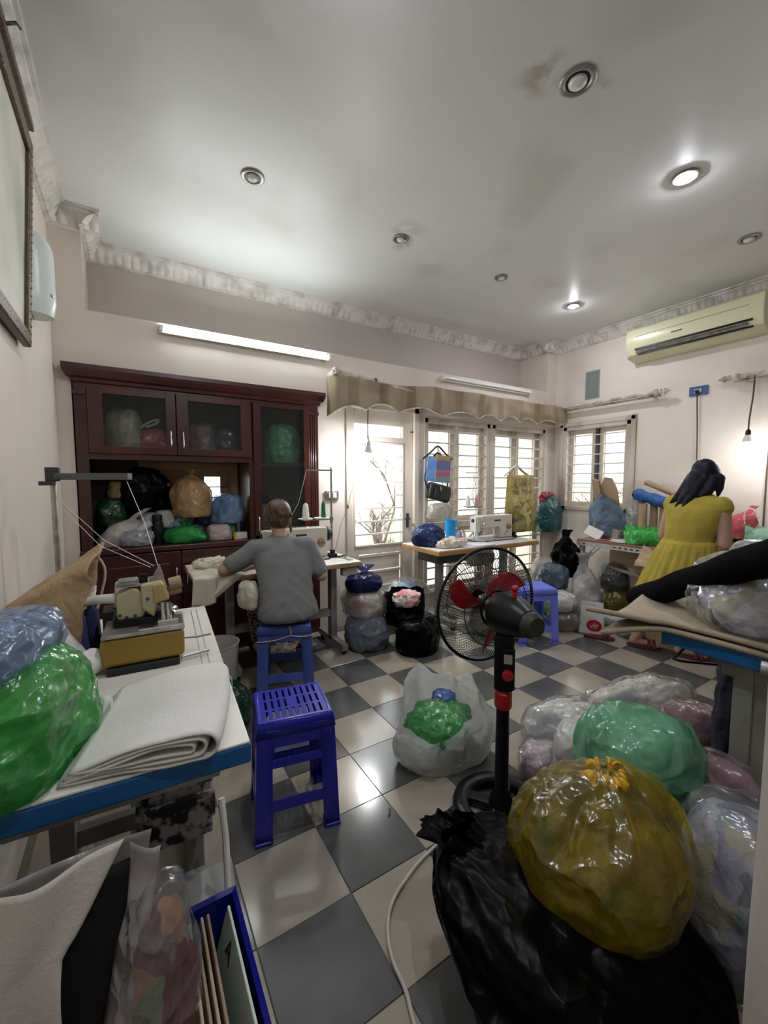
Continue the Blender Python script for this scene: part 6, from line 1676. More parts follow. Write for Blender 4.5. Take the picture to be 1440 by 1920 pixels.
# ------------------------------------------------------------------ left foreground
bag('plastic_bag', 'green glossy bag of cloth on the overlock table corner', -0.215, 1.03, 0.764, 0.14, 0.165, 0.225, film('bright_green_film', (0.06, 0.52, 0.10), 0.48, bscale=10, bstr=0.7), cloth_mix('cloth_lime', [(0.40, 0.45, 0.24), (0.30, 0.42, 0.18), (0.46, 0.48, 0.32)]), seed=101, top='pillow', crk=0.06, nu=110, nv=70, fold=0.02)
bag('plastic_bag', 'blue clear bag of grey cloth lying on the green bag', -0.245, 1.03, 0.955, 0.115, 0.145, 0.105, film('blue_clear_film', (0.28, 0.42, 0.62), 0.32, bscale=10, bstr=0.8), c_grey, seed=102, top='pillow', crk=0.07, nu=110, nv=70)
# folded white cloth: nested U-shaped layers
t = thing('folded_cloth', 'folded white cloth on the front corner of overlock table', 'cloth', (0.04, 1.03, 0.764), rad(-14))
wcl = mat('white_cotton', (0.66, 0.65, 0.61), 0.9, bump=(90, 0.15), vary=(4, [(0.3, (0.60, 0.585, 0.54)), (0.7, (0.69, 0.68, 0.645))]))
def foldlayer(j):
    h1 = 0.005 + 0.0085 * j; h2 = 0.056 - 0.0085 * j
    def g_(u, v):
        yy = -0.165 + 0.33 * u
        xr = 0.105 - 0.012 * j + 0.012 * sin(u * 3)
        s = v * 3
        if s < 1:
            x = -0.135 + 0.01 * j + s * (xr + 0.135 - 0.01 * j); z = h1
        elif s < 2:
            a = -pi / 2 + (s - 1) * pi; R_ = (h2 - h1) / 2
            x = xr + R_ * cos(a) * 1.1; z = (h1 + h2) / 2 + R_ * sin(a)
        else:
            q_ = s - 2
            x = xr - q_ * (xr + 0.12 + 0.008 * j); z = h2 - 0.026 * q_ ** 1.3 + 0.006 * sin(q_ * 5)
        return Vector((x, yy + 0.006 * noise.noise(Vector((x * 8, j, 2))), z + 0.003 * noise.noise(Vector((x * 12, yy * 12, j)))))
    return g_
for j in range(3):
    ob('cloth_layer', MB().grid(foldlayer(j), 24, 60), wcl, t, smooth=180, solid=0.0045, local=True)
one('scissors_scrap', 'small crumpled white cloth piece beside the folded cloth', 'cloth', MB().grid(lambda u, v: Vector((-0.115 + 0.06 * u, 1.08 + 0.12 * v, 0.770 + 0.010 * sin(u * 6 + v * 4) + 0.008 * noise.noise(Vector((u * 4, v * 4, 5))) + 0.012 * u)), 14, 18), wcl, smooth=180, solid=0.003)
# brown paper bag, crumpled open
kraft = mat('kraft_paper', (0.36, 0.245, 0.13), 0.75, bump=(9, 0.8, 'ridge', 0.03), vary=(4, [(0.3, (0.32, 0.21, 0.11)), (0.7, (0.40, 0.28, 0.155))]))
kraft_i = mat('kraft_inside', (0.36, 0.20, 0.07), 0.75, bump=(9, 0.6, 'ridge', 0.03))
def paperf(side):
    def g_(u, v):
        # a sagging wide-mouthed paper bag lying on its back, mouth to the right and up
        a = 2 * pi * u
        w_ = 0.12 + 0.04 * v
        h_ = 0.085 + 0.065 * v
        e = 0.55
        cx = math.copysign(abs(cos(a)) ** e, cos(a)); sx = math.copysign(abs(sin(a)) ** e, sin(a))
        x = -0.34 + 0.21 * v + 0.03 * v * sx
        y = 1.64 + cx * (w_ + 0.03 * v)
        z = 0.845 + sx * h_ + 0.10 * v + 0.02 * v * sin(3 * a)
        n_ = 0.018 * ridge(Vector((x * 9, y * 9, z * 9)))
        return Vector((x + n_, y + n_, max(0.767, z + n_)))
    return g_
t = thing('paper_bag', 'crumpled brown paper bag lying open against left wall', 'paper bag', (-0.24, 1.70, 0.764))
ob('paper', MB().grid(paperf(0), 56, 18), kraft, t, smooth=60, solid=0.002)
ob('inner_lining', MB().add([paperf(0)(u / 24, 0.35) for u in range(24)], [tuple(range(24))]), kraft_i, t)
one('paper_flap', 'pale tissue flap sticking out of the brown paper bag', 'paper', MB().grid(lambda u, v: Vector((-0.21 + 0.10 * u, 1.62 + 0.10 * v, 0.885 + 0.05 * u + 0.02 * noise.noise(Vector((u * 4, v * 4, 1))) + 0.02 * v)), 12, 12), mat('tissue', (0.55, 0.47, 0.37), 0.8), smooth=180, solid=0.002)
# below the table front: tote, maroon bag, blue bin
tote = mat('white_nonwoven', (0.60, 0.565, 0.51), 0.85, bump=(160, 0.2), vary=(3, [(0.3, (0.56, 0.52, 0.465)), (0.7, (0.63, 0.60, 0.545))]))
t = thing('tote_bag', 'big off white tote bag gaping open under the overlock table', 'bag', (-0.20, 0.76, 0.36))
def tfront(u, v):
    z = 0.36 + 0.335 * v
    xr = -0.112 + 0.018 * v + 0.062 * max(0.0, (v - 0.62) / 0.38) ** 0.7 - 0.02 * sin(v * 3.1)
    x = -0.355 + (xr + 0.355) * u
    y = 0.752 + 0.055 * v - 0.030 * sin(pi * u) * (1 - 0.4 * v) + 0.008 * sin(u * 9 + v * 5) + 0.006 * sin(u * 17)
    return Vector((x, y, z - 0.01 * (1 - u)))
def tback(u, v):
    z = 0.335 + 0.335 * v
    xr = -0.07 + 0.08 * v ** 0.7
    x = -0.34 + (xr + 0.34) * u
    return Vector((x, 0.80 + 0.035 * v + 0.012 * sin(v * 5 + u * 4), z))
ob('front_panel', MB().grid(tfront, 40, 30), tote, t, smooth=180, solid=0.003)
ob('back_panel', MB().grid(tback, 30, 30), film('white_thin_film', (0.66, 0.63, 0.62), 0.85, avar=0.1), t, smooth=180, solid=0.002)
ob('rim_fold', MB().grid(lambda u, v: tback(0.90 + 0.10 * u, 0.02 + 0.98 * v) + Vector((0.012 * u, -0.035 * sin(pi * u * 0.6) - 0.015, 0.0)), 8, 30), film('white_thin_film', (0.66, 0.63, 0.62), 0.85), t, smooth=180, solid=0.002)
ob('bottom_fold', MB().grid(lambda u, v: Vector((-0.345 + 0.24 * u, 0.752 + 0.05 * v, 0.352 - 0.016 * sin(pi * v))), 20, 8), tote, t, smooth=180, solid=0.003)
ob('handle', MB().tube(smoothline([(-0.10, 0.735, 0.365), (-0.085, 0.728, 0.33), (-0.082, 0.73, 0.30), (-0.092, 0.735, 0.335)], 6), 0.012, 8), tote, t, smooth=180)
one('black_garment', 'black garment folded inside the off white tote', 'garment', MB().grid(lambda u, v: Vector((-0.30 + 0.275 * u - 0.03 * (1 - v), 0.792 + 0.020 * v + 0.006 * sin(u * 8), 0.375 + 0.27 * v)), 16, 16), mat('black_garment_cloth', (0.004, 0.004, 0.006), 0.9), smooth=180, solid=0.012)
bag('cloth_sack', 'maroon cloth sack on the floor beneath the white tote', -0.20, 0.72, 0.0, 0.17, 0.13, 0.335, c_maroon, None, seed=113, top='pillow', crk=0.06)
bag('plastic_bag', 'clear bag of maroon and green cloth below overlock table', 0.012, 0.795, 0.0, 0.075, 0.07, 0.60, clearfilm, cloth_mix('cloth_maroon_green', [(0.16, 0.02, 0.03), (0.10, 0.03, 0.03), (0.20, 0.26, 0.16), (0.35, 0.16, 0.08)]), seed=112, top='pillow', crk=0.08, nu=80, nv=60)
one('green_cloth', 'bright green cloth strip hanging in front of the clear bag', 'cloth', MB().grid(lambda u, v: Vector((0.0 + 0.05 * u - 0.01 * v, 0.69 + 0.015 * sin(u * 5) - 0.01 * v, 0.0 + 0.32 * v)), 10, 20), mat('green_cotton', (0.02, 0.26, 0.05), 0.85), smooth=180, solid=0.006)
t = thing('storage_bin', 'glossy dark blue storage bin under the overlock table', 'bin', (0.085, 0.82, 0))
binm = mat('blue_bin', (0.010, 0.015, 0.22), 0.22)
def ringbox(z, e): return [Vector((x, y, z)) for x, y in ((-0.02 + 0.02 - e, 0.66 - e), (0.17 + e, 0.66 - e), (0.17 + e, 0.96 + e), (0.0 - e, 0.96 + e))]
ob('bin_body', MB().rings([ringbox(0.0, -0.02), ringbox(0.34, 0.0), ringbox(0.345, 0.008), ringbox(0.33, 0.008)], True, True, False), binm, t, solid=0.004)
for k in range(5):
    x = 0.050 + k * 0.021
    f_ = thing('file_folder', ['buff paper folder leftmost in the blue bin', 'worn buff folder second in the blue bin', 'brown edged folder third in the blue bin', 'thin tan folder fourth in the blue bin', 'pale green card folder with letter A in blue bin'][k], 'folder', (x, 0.80, 0.01), group='folders in the blue bin')
    mcol = mat('pale_green_card', (0.50, 0.62, 0.54), 0.7) if k == 4 else mat('buff_card_%d' % (k % 2), ((0.42, 0.33, 0.24), (0.30, 0.22, 0.15))[k % 2], 0.8)
    tl = 0.27 if k == 4 else 0.20
    Rk_ = Matrix.Rotation(tl, 3, 'Y')
    x0_ = 0.062 if k == 4 else 0.004 + k * 0.0125
    ob('folder_cover', MB().box(Vector((x0_, 0.80, 0.012)) + Rk_ @ Vector((0, 0, 0.175)), (0.006, 0.25, 0.35), Rk_), mcol, f_, bevel=0.002)
    if k == 4:
        up_ = Rk_ @ Vector((0, 0, 1)); nn = Rk_ @ Vector((-1, 0, 0))
        M = basis((0, -1, 0), up_, nn, Vector((x0_, 0.86, 0.012)) + up_ * 0.31 + nn * 0.0036)
        ob('letter_mark', textmesh('A', 0.055, M), blackpl, f_)
# ------------------------------------------------------------------ work bench of slotted steel along the right wall
bn = thing('work_bench', 'slotted steel work bench along the right wall', 'bench', (4.2, 1.65, 0))
zb = 0.725
slotm = mat('slotted_steel', (0.55, 0.55, 0.53), 0.45, 0.4)
ob('bench_top', MB().bx(3.80, 4.57, 0.75, 2.44, zb, zb + 0.02), mat('bench_board', (0.26, 0.13, 0.09), 0.45), bn, bevel=0.002)
mb = MB()
holes = [(0.80 + k * 0.05, 0.828 + k * 0.05, zb - 0.028, zb - 0.012) for k in range(32)]
slab(mb, (0.75, 2.44, zb - 0.042, zb), holes, lambda a, b, c, d: mb.bx(3.795, 3.799, a, b, c, d))
ob('slotted_rail', mb, slotm, bn)
ob('rear_rail', MB().bx(4.55, 4.57, 0.75, 2.44, zb - 0.04, zb), slotm, bn)
for x in (3.81, 4.55):
    for y in (0.80, 2.40):
        mb = MB()
        holes = [(y - 0.008, y + 0.008, 0.05 + k * 0.06, 0.085 + k * 0.06) for k in range(10)]
        slab(mb, (y - 0.02, y + 0.02, 0, zb), holes, lambda a, b, c, d: mb.bx(x - 0.003, x + 0.003, a, b, c, d))
        mb.bx(x - 0.003, x + 0.035 if x < 4 else x - 0.035, y - 0.022, y - 0.018, 0, zb)
        ob('leg', mb, slotm, bn)
mb = MB()
for k in range(6):
    c_ = Vector((3.798, 2.40 - 0.19 * (1 - k / 5.5) + 0.0, zb - 0.03 - 0.19 * (k / 5.5)))
    c_.y = 2.22 + 0.17 * k / 5.5
    mb.box(c_, (0.004, 0.022, 0.034), Matrix.Rotation(-0.78, 3, 'X'))
for s_ in (-1, 1):
    mb.tube([(3.798, 2.21 + s_ * 0.012, zb - 0.02 + s_ * 0.012), (3.798, 2.40 + s_ * 0.012, zb - 0.23 + s_ * 0.012)], 0.006, 4)
ob('brace', mb, slotm, bn)
# on the bench
card = mat('cardboard', (0.40, 0.28, 0.17), 0.8, vary=(4, [(0.3, (0.36, 0.25, 0.15)), (0.7, (0.43, 0.31, 0.195))]))
tb = zb + 0.021
def slabpiece(name, label, cat, poly, M, th, m):
    one(name, label, cat, MB().prism(poly, 0, th, M), m, bevel=0.002)
def leanM(p, ax, tilt):
    """sheet standing on its lower edge at p, edge direction ax (unit, horizontal), tilted back by tilt"""
    x = Vector((ax[0], ax[1], 0)).normalized(); n = Vector((x.y, -x.x, 0))
    y = (Zv * cos(tilt) + n * sin(tilt)); z = x.cross(y)
    return basis(x, y, z, p)
slabpiece('cardboard_sheet', 'bent brown cardboard sheet leaning on the right window bars', 'cardboard', [(-0.16, 0), (0.17, 0), (0.17, 0.50), (0.12, 0.62), (0.02, 0.63), (-0.10, 0.46), (-0.16, 0.30)], leanM((4.36, 2.40, tb), (-0.35, -1), 0.22), 0.012, card)
slabpiece('cardboard_sheet', 'narrow cardboard strip beside the bent sheet at the window', 'cardboard', [(-0.05, 0), (0.05, 0), (0.05, 0.60), (-0.03, 0.62)], leanM((4.38, 2.50, tb), (-0.2, -1), 0.24), 0.03, card)
t = bag('plastic_bag', 'pale blue peaked bag holding a grey tray on the bench', 4.12, 2.30, tb, 0.15, 0.19, 0.36, palebluefilm, None, seed=121, top='tied', neck=0.10, flare=0.1, tail=0.06, crk=0.05, lean=(0.08, 0.12))
t = thing('cardboard_tray', 'grey brown cardboard tray inside the pale blue bag', 'tray', (4.10, 2.28, tb))
mb = MB(); Rt = Matrix.Rotation(0.25, 3, 'X')
for c_, d_ in (((0, 0, 0.0), (0.20, 0.26, 0.012)), ((-0.10, 0, 0.04), (0.01, 0.26, 0.09)), ((0.10, 0, 0.04), (0.01, 0.26, 0.09)), ((0, -0.13, 0.04), (0.20, 0.01, 0.09)), ((0, 0.13, 0.04), (0.20, 0.01, 0.09))):
    mb.box(Rt @ Vector(c_) + Vector((4.10, 2.28, tb + 0.045)), d_, Rt)
ob('tray_walls', mb, mat('grey_card', (0.30, 0.26, 0.22), 0.8), t)
bag('plastic_bag', 'small clear bag with white handles behind pale blue bag', 4.30, 2.16, tb, 0.08, 0.08, 0.28, clearfilm, c_white, seed=122, top='pillow')
for k, (x, y, h_, r_, lab) in enumerate(((4.22, 2.05, 0.46, 0.035, 'leftmost upright cardboard tube in film on the bench'), (4.10, 1.98, 0.36, 0.036, 'thick upright cardboard tube beside the green bag'), (4.20, 1.93, 0.38, 0.032, 'middle upright cardboard tube beneath the blue wrapped roll'), (4.22, 1.86, 0.34, 0.030, 'slim upright cardboard tube behind the green bag'), (4.24, 1.79, 0.33, 0.030, 'rightmost upright cardboard tube on the bench'))):
    t = thing('cardboard_tube', lab, 'tube', (x, y, tb), group='cardboard tubes on the bench')
    ob('tube_wall', MB().lathe([(r_, 0), (r_, h_), (r_ * 0.82, h_), (r_ * 0.82, 0.01)], 24, (x, y, tb)), card, t, smooth=40)
t = thing('fabric_roll', 'blue film wrapped roll lying across the cardboard tubes', 'fabric roll', (4.2, 1.9, 1.1))
ob('rolled_cloth', MB().tube([Vector((4.14, 2.07, 1.195)) .lerp(Vector((4.20, 1.62, 1.06)), i / 12) + Vector((0, 0, 0.004 * sin(i * 2.1))) for i in range(13)], [0.055 + 0.005 * sin(i * 1.7) for i in range(13)], 24), mat('blue_wrap', (0.02, 0.10, 0.36), 0.2, bump=(14, 0.8, 'ridge', 0.03)), t, smooth=60)
ob('roll_core', MB().cyl((4.135, 2.09, 1.20), (4.14, 2.06, 1.19), 0.03), blackpl, t)
one('cardboard_tube', 'long cardboard tube lying slanted against the right wall', 'tube', MB().cyl((4.42, 2.12, 1.31), (4.47, 0.93, 0.775), 0.028), card, smooth=40)
bag('plastic_bag', 'clear wrap crumpled round the leftmost cardboard tube', 4.16, 2.10, tb, 0.07, 0.07, 0.42, clearfilm, None, seed=123, top='pillow', crk=0.12)
bag('plastic_bag', 'bright green crumpled bag on the bench edge', 3.95, 1.90, tb, 0.12, 0.15, 0.16, film('neon_green_film', (0.10, 0.72, 0.15), 0.7), cloth_mix('cloth_lime', [(0.4, 0.45, 0.24)]), seed=124, top='open', opening=0.5, rim=0.22, crk=0.12, nu=72, nv=44)
bag('plastic_bag', 'rosy bundle behind the green bag on the bench', 4.28, 1.72, tb, 0.11, 0.10, 0.30, pinkfilm, c_brown, seed=125, top='pillow')
t = thing('papers', 'reddish and white papers spread at the bench front', 'papers', (3.95, 2.15, tb))
for k, (x, y, a, m_) in enumerate(((3.95, 2.22, 0.3, mat('red_paper', (0.36, 0.10, 0.07), 0.6)), (3.93, 2.06, -0.2, mat('white_paper', (0.74, 0.72, 0.68), 0.6)), (4.0, 2.13, 0.7, mat('white_paper', (0.74, 0.72, 0.68), 0.6)))):
    ob('paper_sheet', MB().box((x, y, tb + 0.003 + 0.004 * k), (0.20, 0.15, 0.003), Matrix.Rotation(a, 3, 'Z')), m_, t)
one('foam_board', 'white foam board tilted under the pale blue bag', 'board', MB().box((3.95, 2.36, tb + 0.055), (0.02, 0.17, 0.10), Matrix.Rotation(0.35, 3, 'X') @ Matrix.Rotation(0.5, 3, 'Y')), whitepl, bevel=0.002)
bag('carrier_bag', 'pink carrier bag on the bench right of the standing person', 4.12, 1.26, tb + 0.10, 0.12, 0.09, 0.22, film('rose_film', (0.80, 0.20, 0.24), 0.55), c_pink, seed=126, top='tied', neck=0.16, flare=0.2, tail=0.10, crk=0.08, lean=(0.02, -0.05))
bag('plastic_bag', 'dark bundle under the pink carrier bag on the bench', 4.08, 1.22, tb, 0.15, 0.13, 0.12, blackfoil, None, seed=127, top='pillow')
bag('carrier_bag', 'mint carrier bag with thin handles at bench right end', 4.00, 1.06, tb + 0.06, 0.13, 0.11, 0.20, film('mint_light', (0.45, 0.80, 0.62), 0.6), c_white, seed=128, top='open', opening=0.3, rim=0.25, crk=0.10)
one('bag_handle', 'pale cord handle arching over the mint carrier bag', 'handle', MB().tube(smoothline([(4.02, 1.20, 0.97), (4.05, 1.21, 1.08), (4.05, 1.16, 1.10), (4.02, 1.10, 0.98)], 6), 0.006, 6), whitepl, smooth=180)
bag('plastic_bag', 'grey dark bag below the mint carrier on the bench', 4.05, 1.02, tb, 0.12, 0.12, 0.10, greyfilm, c_grey, seed=129, top='pillow')
one('cream_cloth', 'cream cloth lit by the bulb at the bench front', 'cloth', bagmesh(0.12, 0.13, 0.07, 130, top='pillow', crk=0.16), mat('cream_cotton', (0.62, 0.50, 0.32), 0.9), smooth=180).location = (3.93, 1.33, tb)

# ------------------------------------------------------------------ bags in the corner and under the bench
bag('plastic_bag', 'whitish sack in the far corner under the window', 4.10, 3.02, 0.0, 0.20, 0.18, 0.42, creamfilm, c_white, seed=131, top='pillow')
bag('plastic_bag', 'pale green bag under the blue black ball bag', 3.60, 2.58, 0.0, 0.19, 0.17, 0.27, film('pale_green_clear', (0.45, 0.60, 0.40), 0.4), c_green, seed=132, top='pillow')
bag('plastic_bag', 'blue and black ball shaped bag in the corner pile', 3.55, 2.52, 0.255, 0.155, 0.15, 0.25, palebluefilm, c_dark, seed=133, top='pillow')
bag('plastic_bag', 'white bag on brown bag right of the light blue stool', 3.26, 2.22, 0.17, 0.145, 0.13, 0.16, clearfilm, c_white, seed=134, top='pillow')
bag('plastic_bag', 'brown clear bag on the floor beside the paper bag', 3.25, 2.20, 0.0, 0.15, 0.13, 0.18, greyfilm, c_brown, seed=135, top='pillow')
bag('plastic_bag', 'tall clear tied bag of white cloth at the bench corner', 3.64, 2.21, 0.0, 0.145, 0.13, 0.46, milkyfilm, cloth_mix('cloth_white_brown', [(0.70, 0.68, 0.64), (0.62, 0.60, 0.58), (0.36, 0.30, 0.24), (0.66, 0.62, 0.55)]), seed=136, top='tied', neck=0.2, flare=0.3, tail=0.2, lean=(0.03, 0.06), crk=0.10, pl=0.2, lump=0.16, ex=0.7)
t = bag('plastic_bag', 'black bag hanging from the bench corner', 3.70, 2.50, 0.36, 0.12, 0.11, 0.36, blackfoil, None, seed=137, top='tied', neck=0.22, flare=0.34, tail=0.14, crk=0.12, pl=0.22, ex=0.8, lump=0.18)
bag('plastic_bag', 'dark grey bag upper of two under the bench', 4.10, 2.22, 0.24, 0.16, 0.14, 0.27, greyfilm, c_dark, seed=138, top='pillow')
bag('plastic_bag', 'olive bag lower of two under the bench', 4.12, 2.20, 0.0, 0.17, 0.15, 0.26, olivefilm, c_brown, seed=139, top='pillow')
bag('plastic_bag', 'brown and white ball bag under the bench middle', 4.26, 1.93, 0.16, 0.14, 0.13, 0.26, greyfilm, c_brown, seed=140, top='pillow')
bag('plastic_bag', 'dark brown bag under the bench middle near the floor', 4.22, 1.95, 0.0, 0.17, 0.14, 0.18, greyfilm, c_brown, seed=141, top='pillow')
bag('plastic_bag', 'flat white clear bag on the floor before the bench', 3.75, 1.98, 0.0, 0.17, 0.11, 0.11, clearfilm, c_white, seed=142, top='pillow', rz=-0.9)
bag('plastic_bag', 'grey brown cloth heap on the floor near the slipper', 3.62, 1.80, 0.0, 0.15, 0.11, 0.09, greyfilm, c_grey, seed=143, top='pillow', crk=0.12)
one('wooden_lath', 'thin wooden lath stored under the bench', 'slat', MB().box((4.0, 1.95, 0.44), (0.02, 0.62, 0.025), Matrix.Rotation(0.12, 3, 'X')), card, bevel=0.002)
one('carton_box', 'brown carton deep under the bench at left', 'box', MB().bx(4.25, 4.50, 2.0, 2.36, 0.45, 0.70), card, bevel=0.003)
one('carton_box', 'dark carton standing on the floor under the bench', 'box', MB().bx(4.30, 4.55, 1.2, 1.75, 0.0, 0.5), c_brown, bevel=0.003)
one('carton_box', 'slim brown carton between the standing person and bench', 'box', MB().bx(3.62, 3.76, 1.56, 1.74, 0.0, 0.60), card, bevel=0.003)
one('kraft_paper', 'torn brown kraft paper crumpled on the slim carton', 'paper', MB().grid(lambda u, v: Vector((3.58 + 0.16 * u, 1.78 - 0.26 * v, 0.606 + 0.16 * u * (1 - v) + 0.05 * abs(noise.noise(Vector((u * 3, v * 3, 7)))))), 16, 18), card, smooth=60, solid=0.003)
# white paper bag with a red oval print
t = thing('paper_bag', 'white paper bag with red oval print on the floor', 'paper bag', (3.40, 2.02, 0))
Rz = Matrix.Rotation(math.atan2(3.40, 2.02) * -1, 3, 'Z')          # its front turned to the camera side
def PB(x, y, z): return Vector((3.40, 2.02, 0)) + Rz @ Vector((x, y, z))
ob('paper_walls', MB().rings([[PB(sx * (0.098 - 0.012 * k), sy * (0.055 + 0.012 * k), 0.25 * k) for sx, sy in ((-1, -1), (1, -1), (1, 1), (-1, 1))] for k in (0, 0.5, 1)], True, True, False), mat('paper_white', (0.68, 0.65, 0.62), 0.7), t, solid=0.002)
ov = [(0.060 * cos(2 * pi * k / 28), 0.052 * sin(2 * pi * k / 28)) for k in range(28)]
Mp = basis(Rz @ Vector((1, 0, 0)), Vector((0, 0, 1)) * 0.9989 + Rz @ Vector((0, -0.048, 0)), Rz @ Vector((0, -1, 0)), PB(0.02, -0.0605, 0.075))
ob('print_oval', MB().prism(ov, 0, 0.0012, Mp), mat('print_red', (0.42, 0.01, 0.02), 0.5), t)
sw = mat('print_white', (0.75, 0.6, 0.6), 0.5)
mb = MB()
for pts in ([(-0.03, 0.012), (-0.02, -0.02), (-0.008, 0.0), (0.0, 0.022), (0.006, -0.006), (0.022, 0.012), (0.032, 0.004)], [(-0.012, -0.006), (0.008, -0.002), (0.028, -0.012)], [(-0.006, -0.026), (0.006, -0.016), (0.016, -0.028)]):
    mb.tube([Mp @ Vector((a, b, 0.0016)) for a, b in [(q.x, q.y) for q in smoothline([(p[0], p[1], 0) for p in pts], 4)]], 0.0028, 5)
ob('print_script', mb, sw, t)
one('navy_cloth', 'navy cloth stuffed in the white paper bag', 'cloth', bagmesh(0.058, 0.026, 0.225, 145, top='pillow', crk=0.08), mat('navy_cotton', (0.008, 0.01, 0.02), 0.9), smooth=180).location = (3.40, 2.02, 0.004)

# ------------------------------------------------------------------ things hung on the window bars
yh = 3.235
hm = mat('hanger_black', (0.01, 0.01, 0.011), 0.4)
def hanger(label, cx, ztop, m, y=yh, half=0.185, drop=0.125, hk=0.10):
    t = thing('clothes_hanger', label, 'hanger', (cx, y, ztop - drop))
    ob('hook', MB().tube([(cx, y, ztop)] + [(cx, y, ztop + hk - 0.03)] + [Vector((cx + 0.022 * sin(a), y, ztop + hk - 0.008 - 0.022 * cos(a))) for a in (0.6, 1.4, 2.2, 3.0, 3.8)], 0.003, 6), steel, t, smooth=180)
    ob('shoulders', MB().tube(smoothline([(cx - half, y, ztop - drop), (cx - half * 0.55, y, ztop - drop * 0.55), (cx - 0.03, y, ztop - 0.01), (cx, y, ztop), (cx + 0.03, y, ztop - 0.01), (cx + half * 0.55, y, ztop - drop * 0.55), (cx + half, y, ztop - drop)], 5), 0.0095, 8), m, t, smooth=180)
    return t
t = hanger('black clothes hanger hooked on the window bars', 2.645, 1.665, hm)
ob('centre_stem', MB().cyl((2.645, yh, 1.66), (2.655, yh, 1.56), 0.005), hm, t)
one('blue_card', 'light blue card hanging at the left of the black hanger', 'card', MB().box((2.555, yh - 0.02, 1.44), (0.125, 0.006, 0.25), Matrix.Rotation(0.13, 3, 'Y')), mat('light_blue_card', (0.14, 0.36, 0.78), 0.45, vary=(9, [(0.45, (0.13, 0.34, 0.78)), (0.75, (0.45, 0.62, 0.85))])), bevel=0.001)
t = thing('gift_bag', 'colourful paper gift bag hanging beside the blue card', 'bag', (2.69, yh, 1.31))
gb = bpy.data.materials.new('gift_print'); gb.use_nodes = True
nt = gb.node_tree; L = nt.links; b = nt.nodes['Principled BSDF']; b.inputs['Roughness'].default_value = 0.5
tc = nt.nodes.new('ShaderNodeTexCoord'); sp = nt.nodes.new('ShaderNodeSeparateXYZ'); L.new(tc.outputs['Generated'], sp.inputs[0])
ns = nt.nodes.new('ShaderNodeTexNoise'); ns.inputs['Scale'].default_value = 7; L.new(tc.outputs['Generated'], ns.inputs['Vector'])
ad = nt.nodes.new('ShaderNodeMath'); ad.operation = 'MULTIPLY_ADD'; ad.inputs[1].default_value = 0.22; L.new(ns.outputs[0], ad.inputs[0]); L.new(sp.outputs[2], ad.inputs[2])
r = nt.nodes.new('ShaderNodeValToRGB'); r.color_ramp.interpolation = 'CONSTANT'
for i, (p, c) in enumerate(((0.0, (0.18, 0.30, 0.30)), (0.34, (0.45, 0.09, 0.20)), (0.50, (0.40, 0.20, 0.28)), (0.56, (0.14, 0.15, 0.34)), (0.92, (0.42, 0.30, 0.11)))):
    e = r.color_ramp.elements[i] if i < 2 else r.color_ramp.elements.new(p)
    e.position = p; e.color = (*c, 1)
L.new(ad.outputs[0], r.inputs[0]); L.new(r.outputs[0], b.inputs['Base Color'])
ob('paper_walls', MB().box((2.695, yh - 0.005, 1.44), (0.185, 0.05, 0.27), Matrix.Rotation(0.06, 3, 'Y')), gb, t, bevel=0.003)
ob('handle', MB().tube(smoothline([(2.63, yh, 1.575), (2.65, yh, 1.62), (2.67, yh, 1.62), (2.69, yh, 1.58)], 5), 0.003, 6), hm, t, smooth=180)
t = thing('handbag', 'black shoulder bag hanging under the gift bag', 'handbag', (2.62, yh, 1.11))
Rk = Matrix.Rotation(0.22, 3, 'Y')
ob('bag_body', MB().box((2.635, yh - 0.03, 1.205), (0.27, 0.075, 0.165), Rk), mat('black_nylon', (0.012, 0.012, 0.013), 0.5, bump=(40, 0.2)), t, bevel=0.02, smooth=60)
ob('front_pocket', MB().box((2.65, yh - 0.075, 1.185), (0.20, 0.02, 0.10), Rk), mat('black_nylon', (0.012, 0.012, 0.013), 0.5), t, bevel=0.008, smooth=60)
ob('zip_pull', MB().box((2.615, yh - 0.090, 1.245), (0.006, 0.004, 0.045), Matrix.Rotation(-0.2, 3, 'Y')), chrome, t)
ob('shoulder_strap', MB().tube(smoothline([(2.50, yh - 0.03, 1.24), (2.475, yh - 0.01, 1.36), (2.56, yh, 1.53), (2.66, yh, 1.60), (2.74, yh, 1.45), (2.77, yh - 0.02, 1.20)], 6), 0.008, 6), hm, t, smooth=180)
bag('plastic_bag', 'crumpled clear bag of beige cloth stuffed in the window bars', 2.66, 3.22, 0.93, 0.18, 0.075, 0.17, clearfilm, c_cream, seed=151, top='pillow', crk=0.12)
hanger('white clothes hanger holding the yellow bag at corner window', 3.81, 1.50, whitepl, yh, 0.19, 0.12, 0.03)
t = thing('carrier_bag', 'large yellow carrier bag hanging on white hanger', 'bag', (3.82, yh, 0.73))
ymat = film('mustard_film', (0.52, 0.44, 0.16), 0.8, avar=0.1)
ybag = []
for i in range(22):
    s_ = i / 21
    z = 0.73 + 0.66 * s_
    a = 0.255 - 0.035 * s_; bb = 0.075 * (1 - 0.5 * s_) * (0.35 + 0.65 * min(1, s_ * 4))
    ring = []
    for k in range(48):
        an = 2 * pi * k / 48
        n_ = 0.02 * ridge(Vector((cos(an) * 2.6, sin(an) * 2, z * 5)))
        ring.append(Vector((3.83 + a * math.copysign(abs(cos(an)) ** 0.7, cos(an)) + n_, yh - 0.05 + bb * sin(an) + n_, z)))
    ybag.append(ring)
ob('film', MB().rings(ybag, True, True, False), ymat, t, smooth=180)
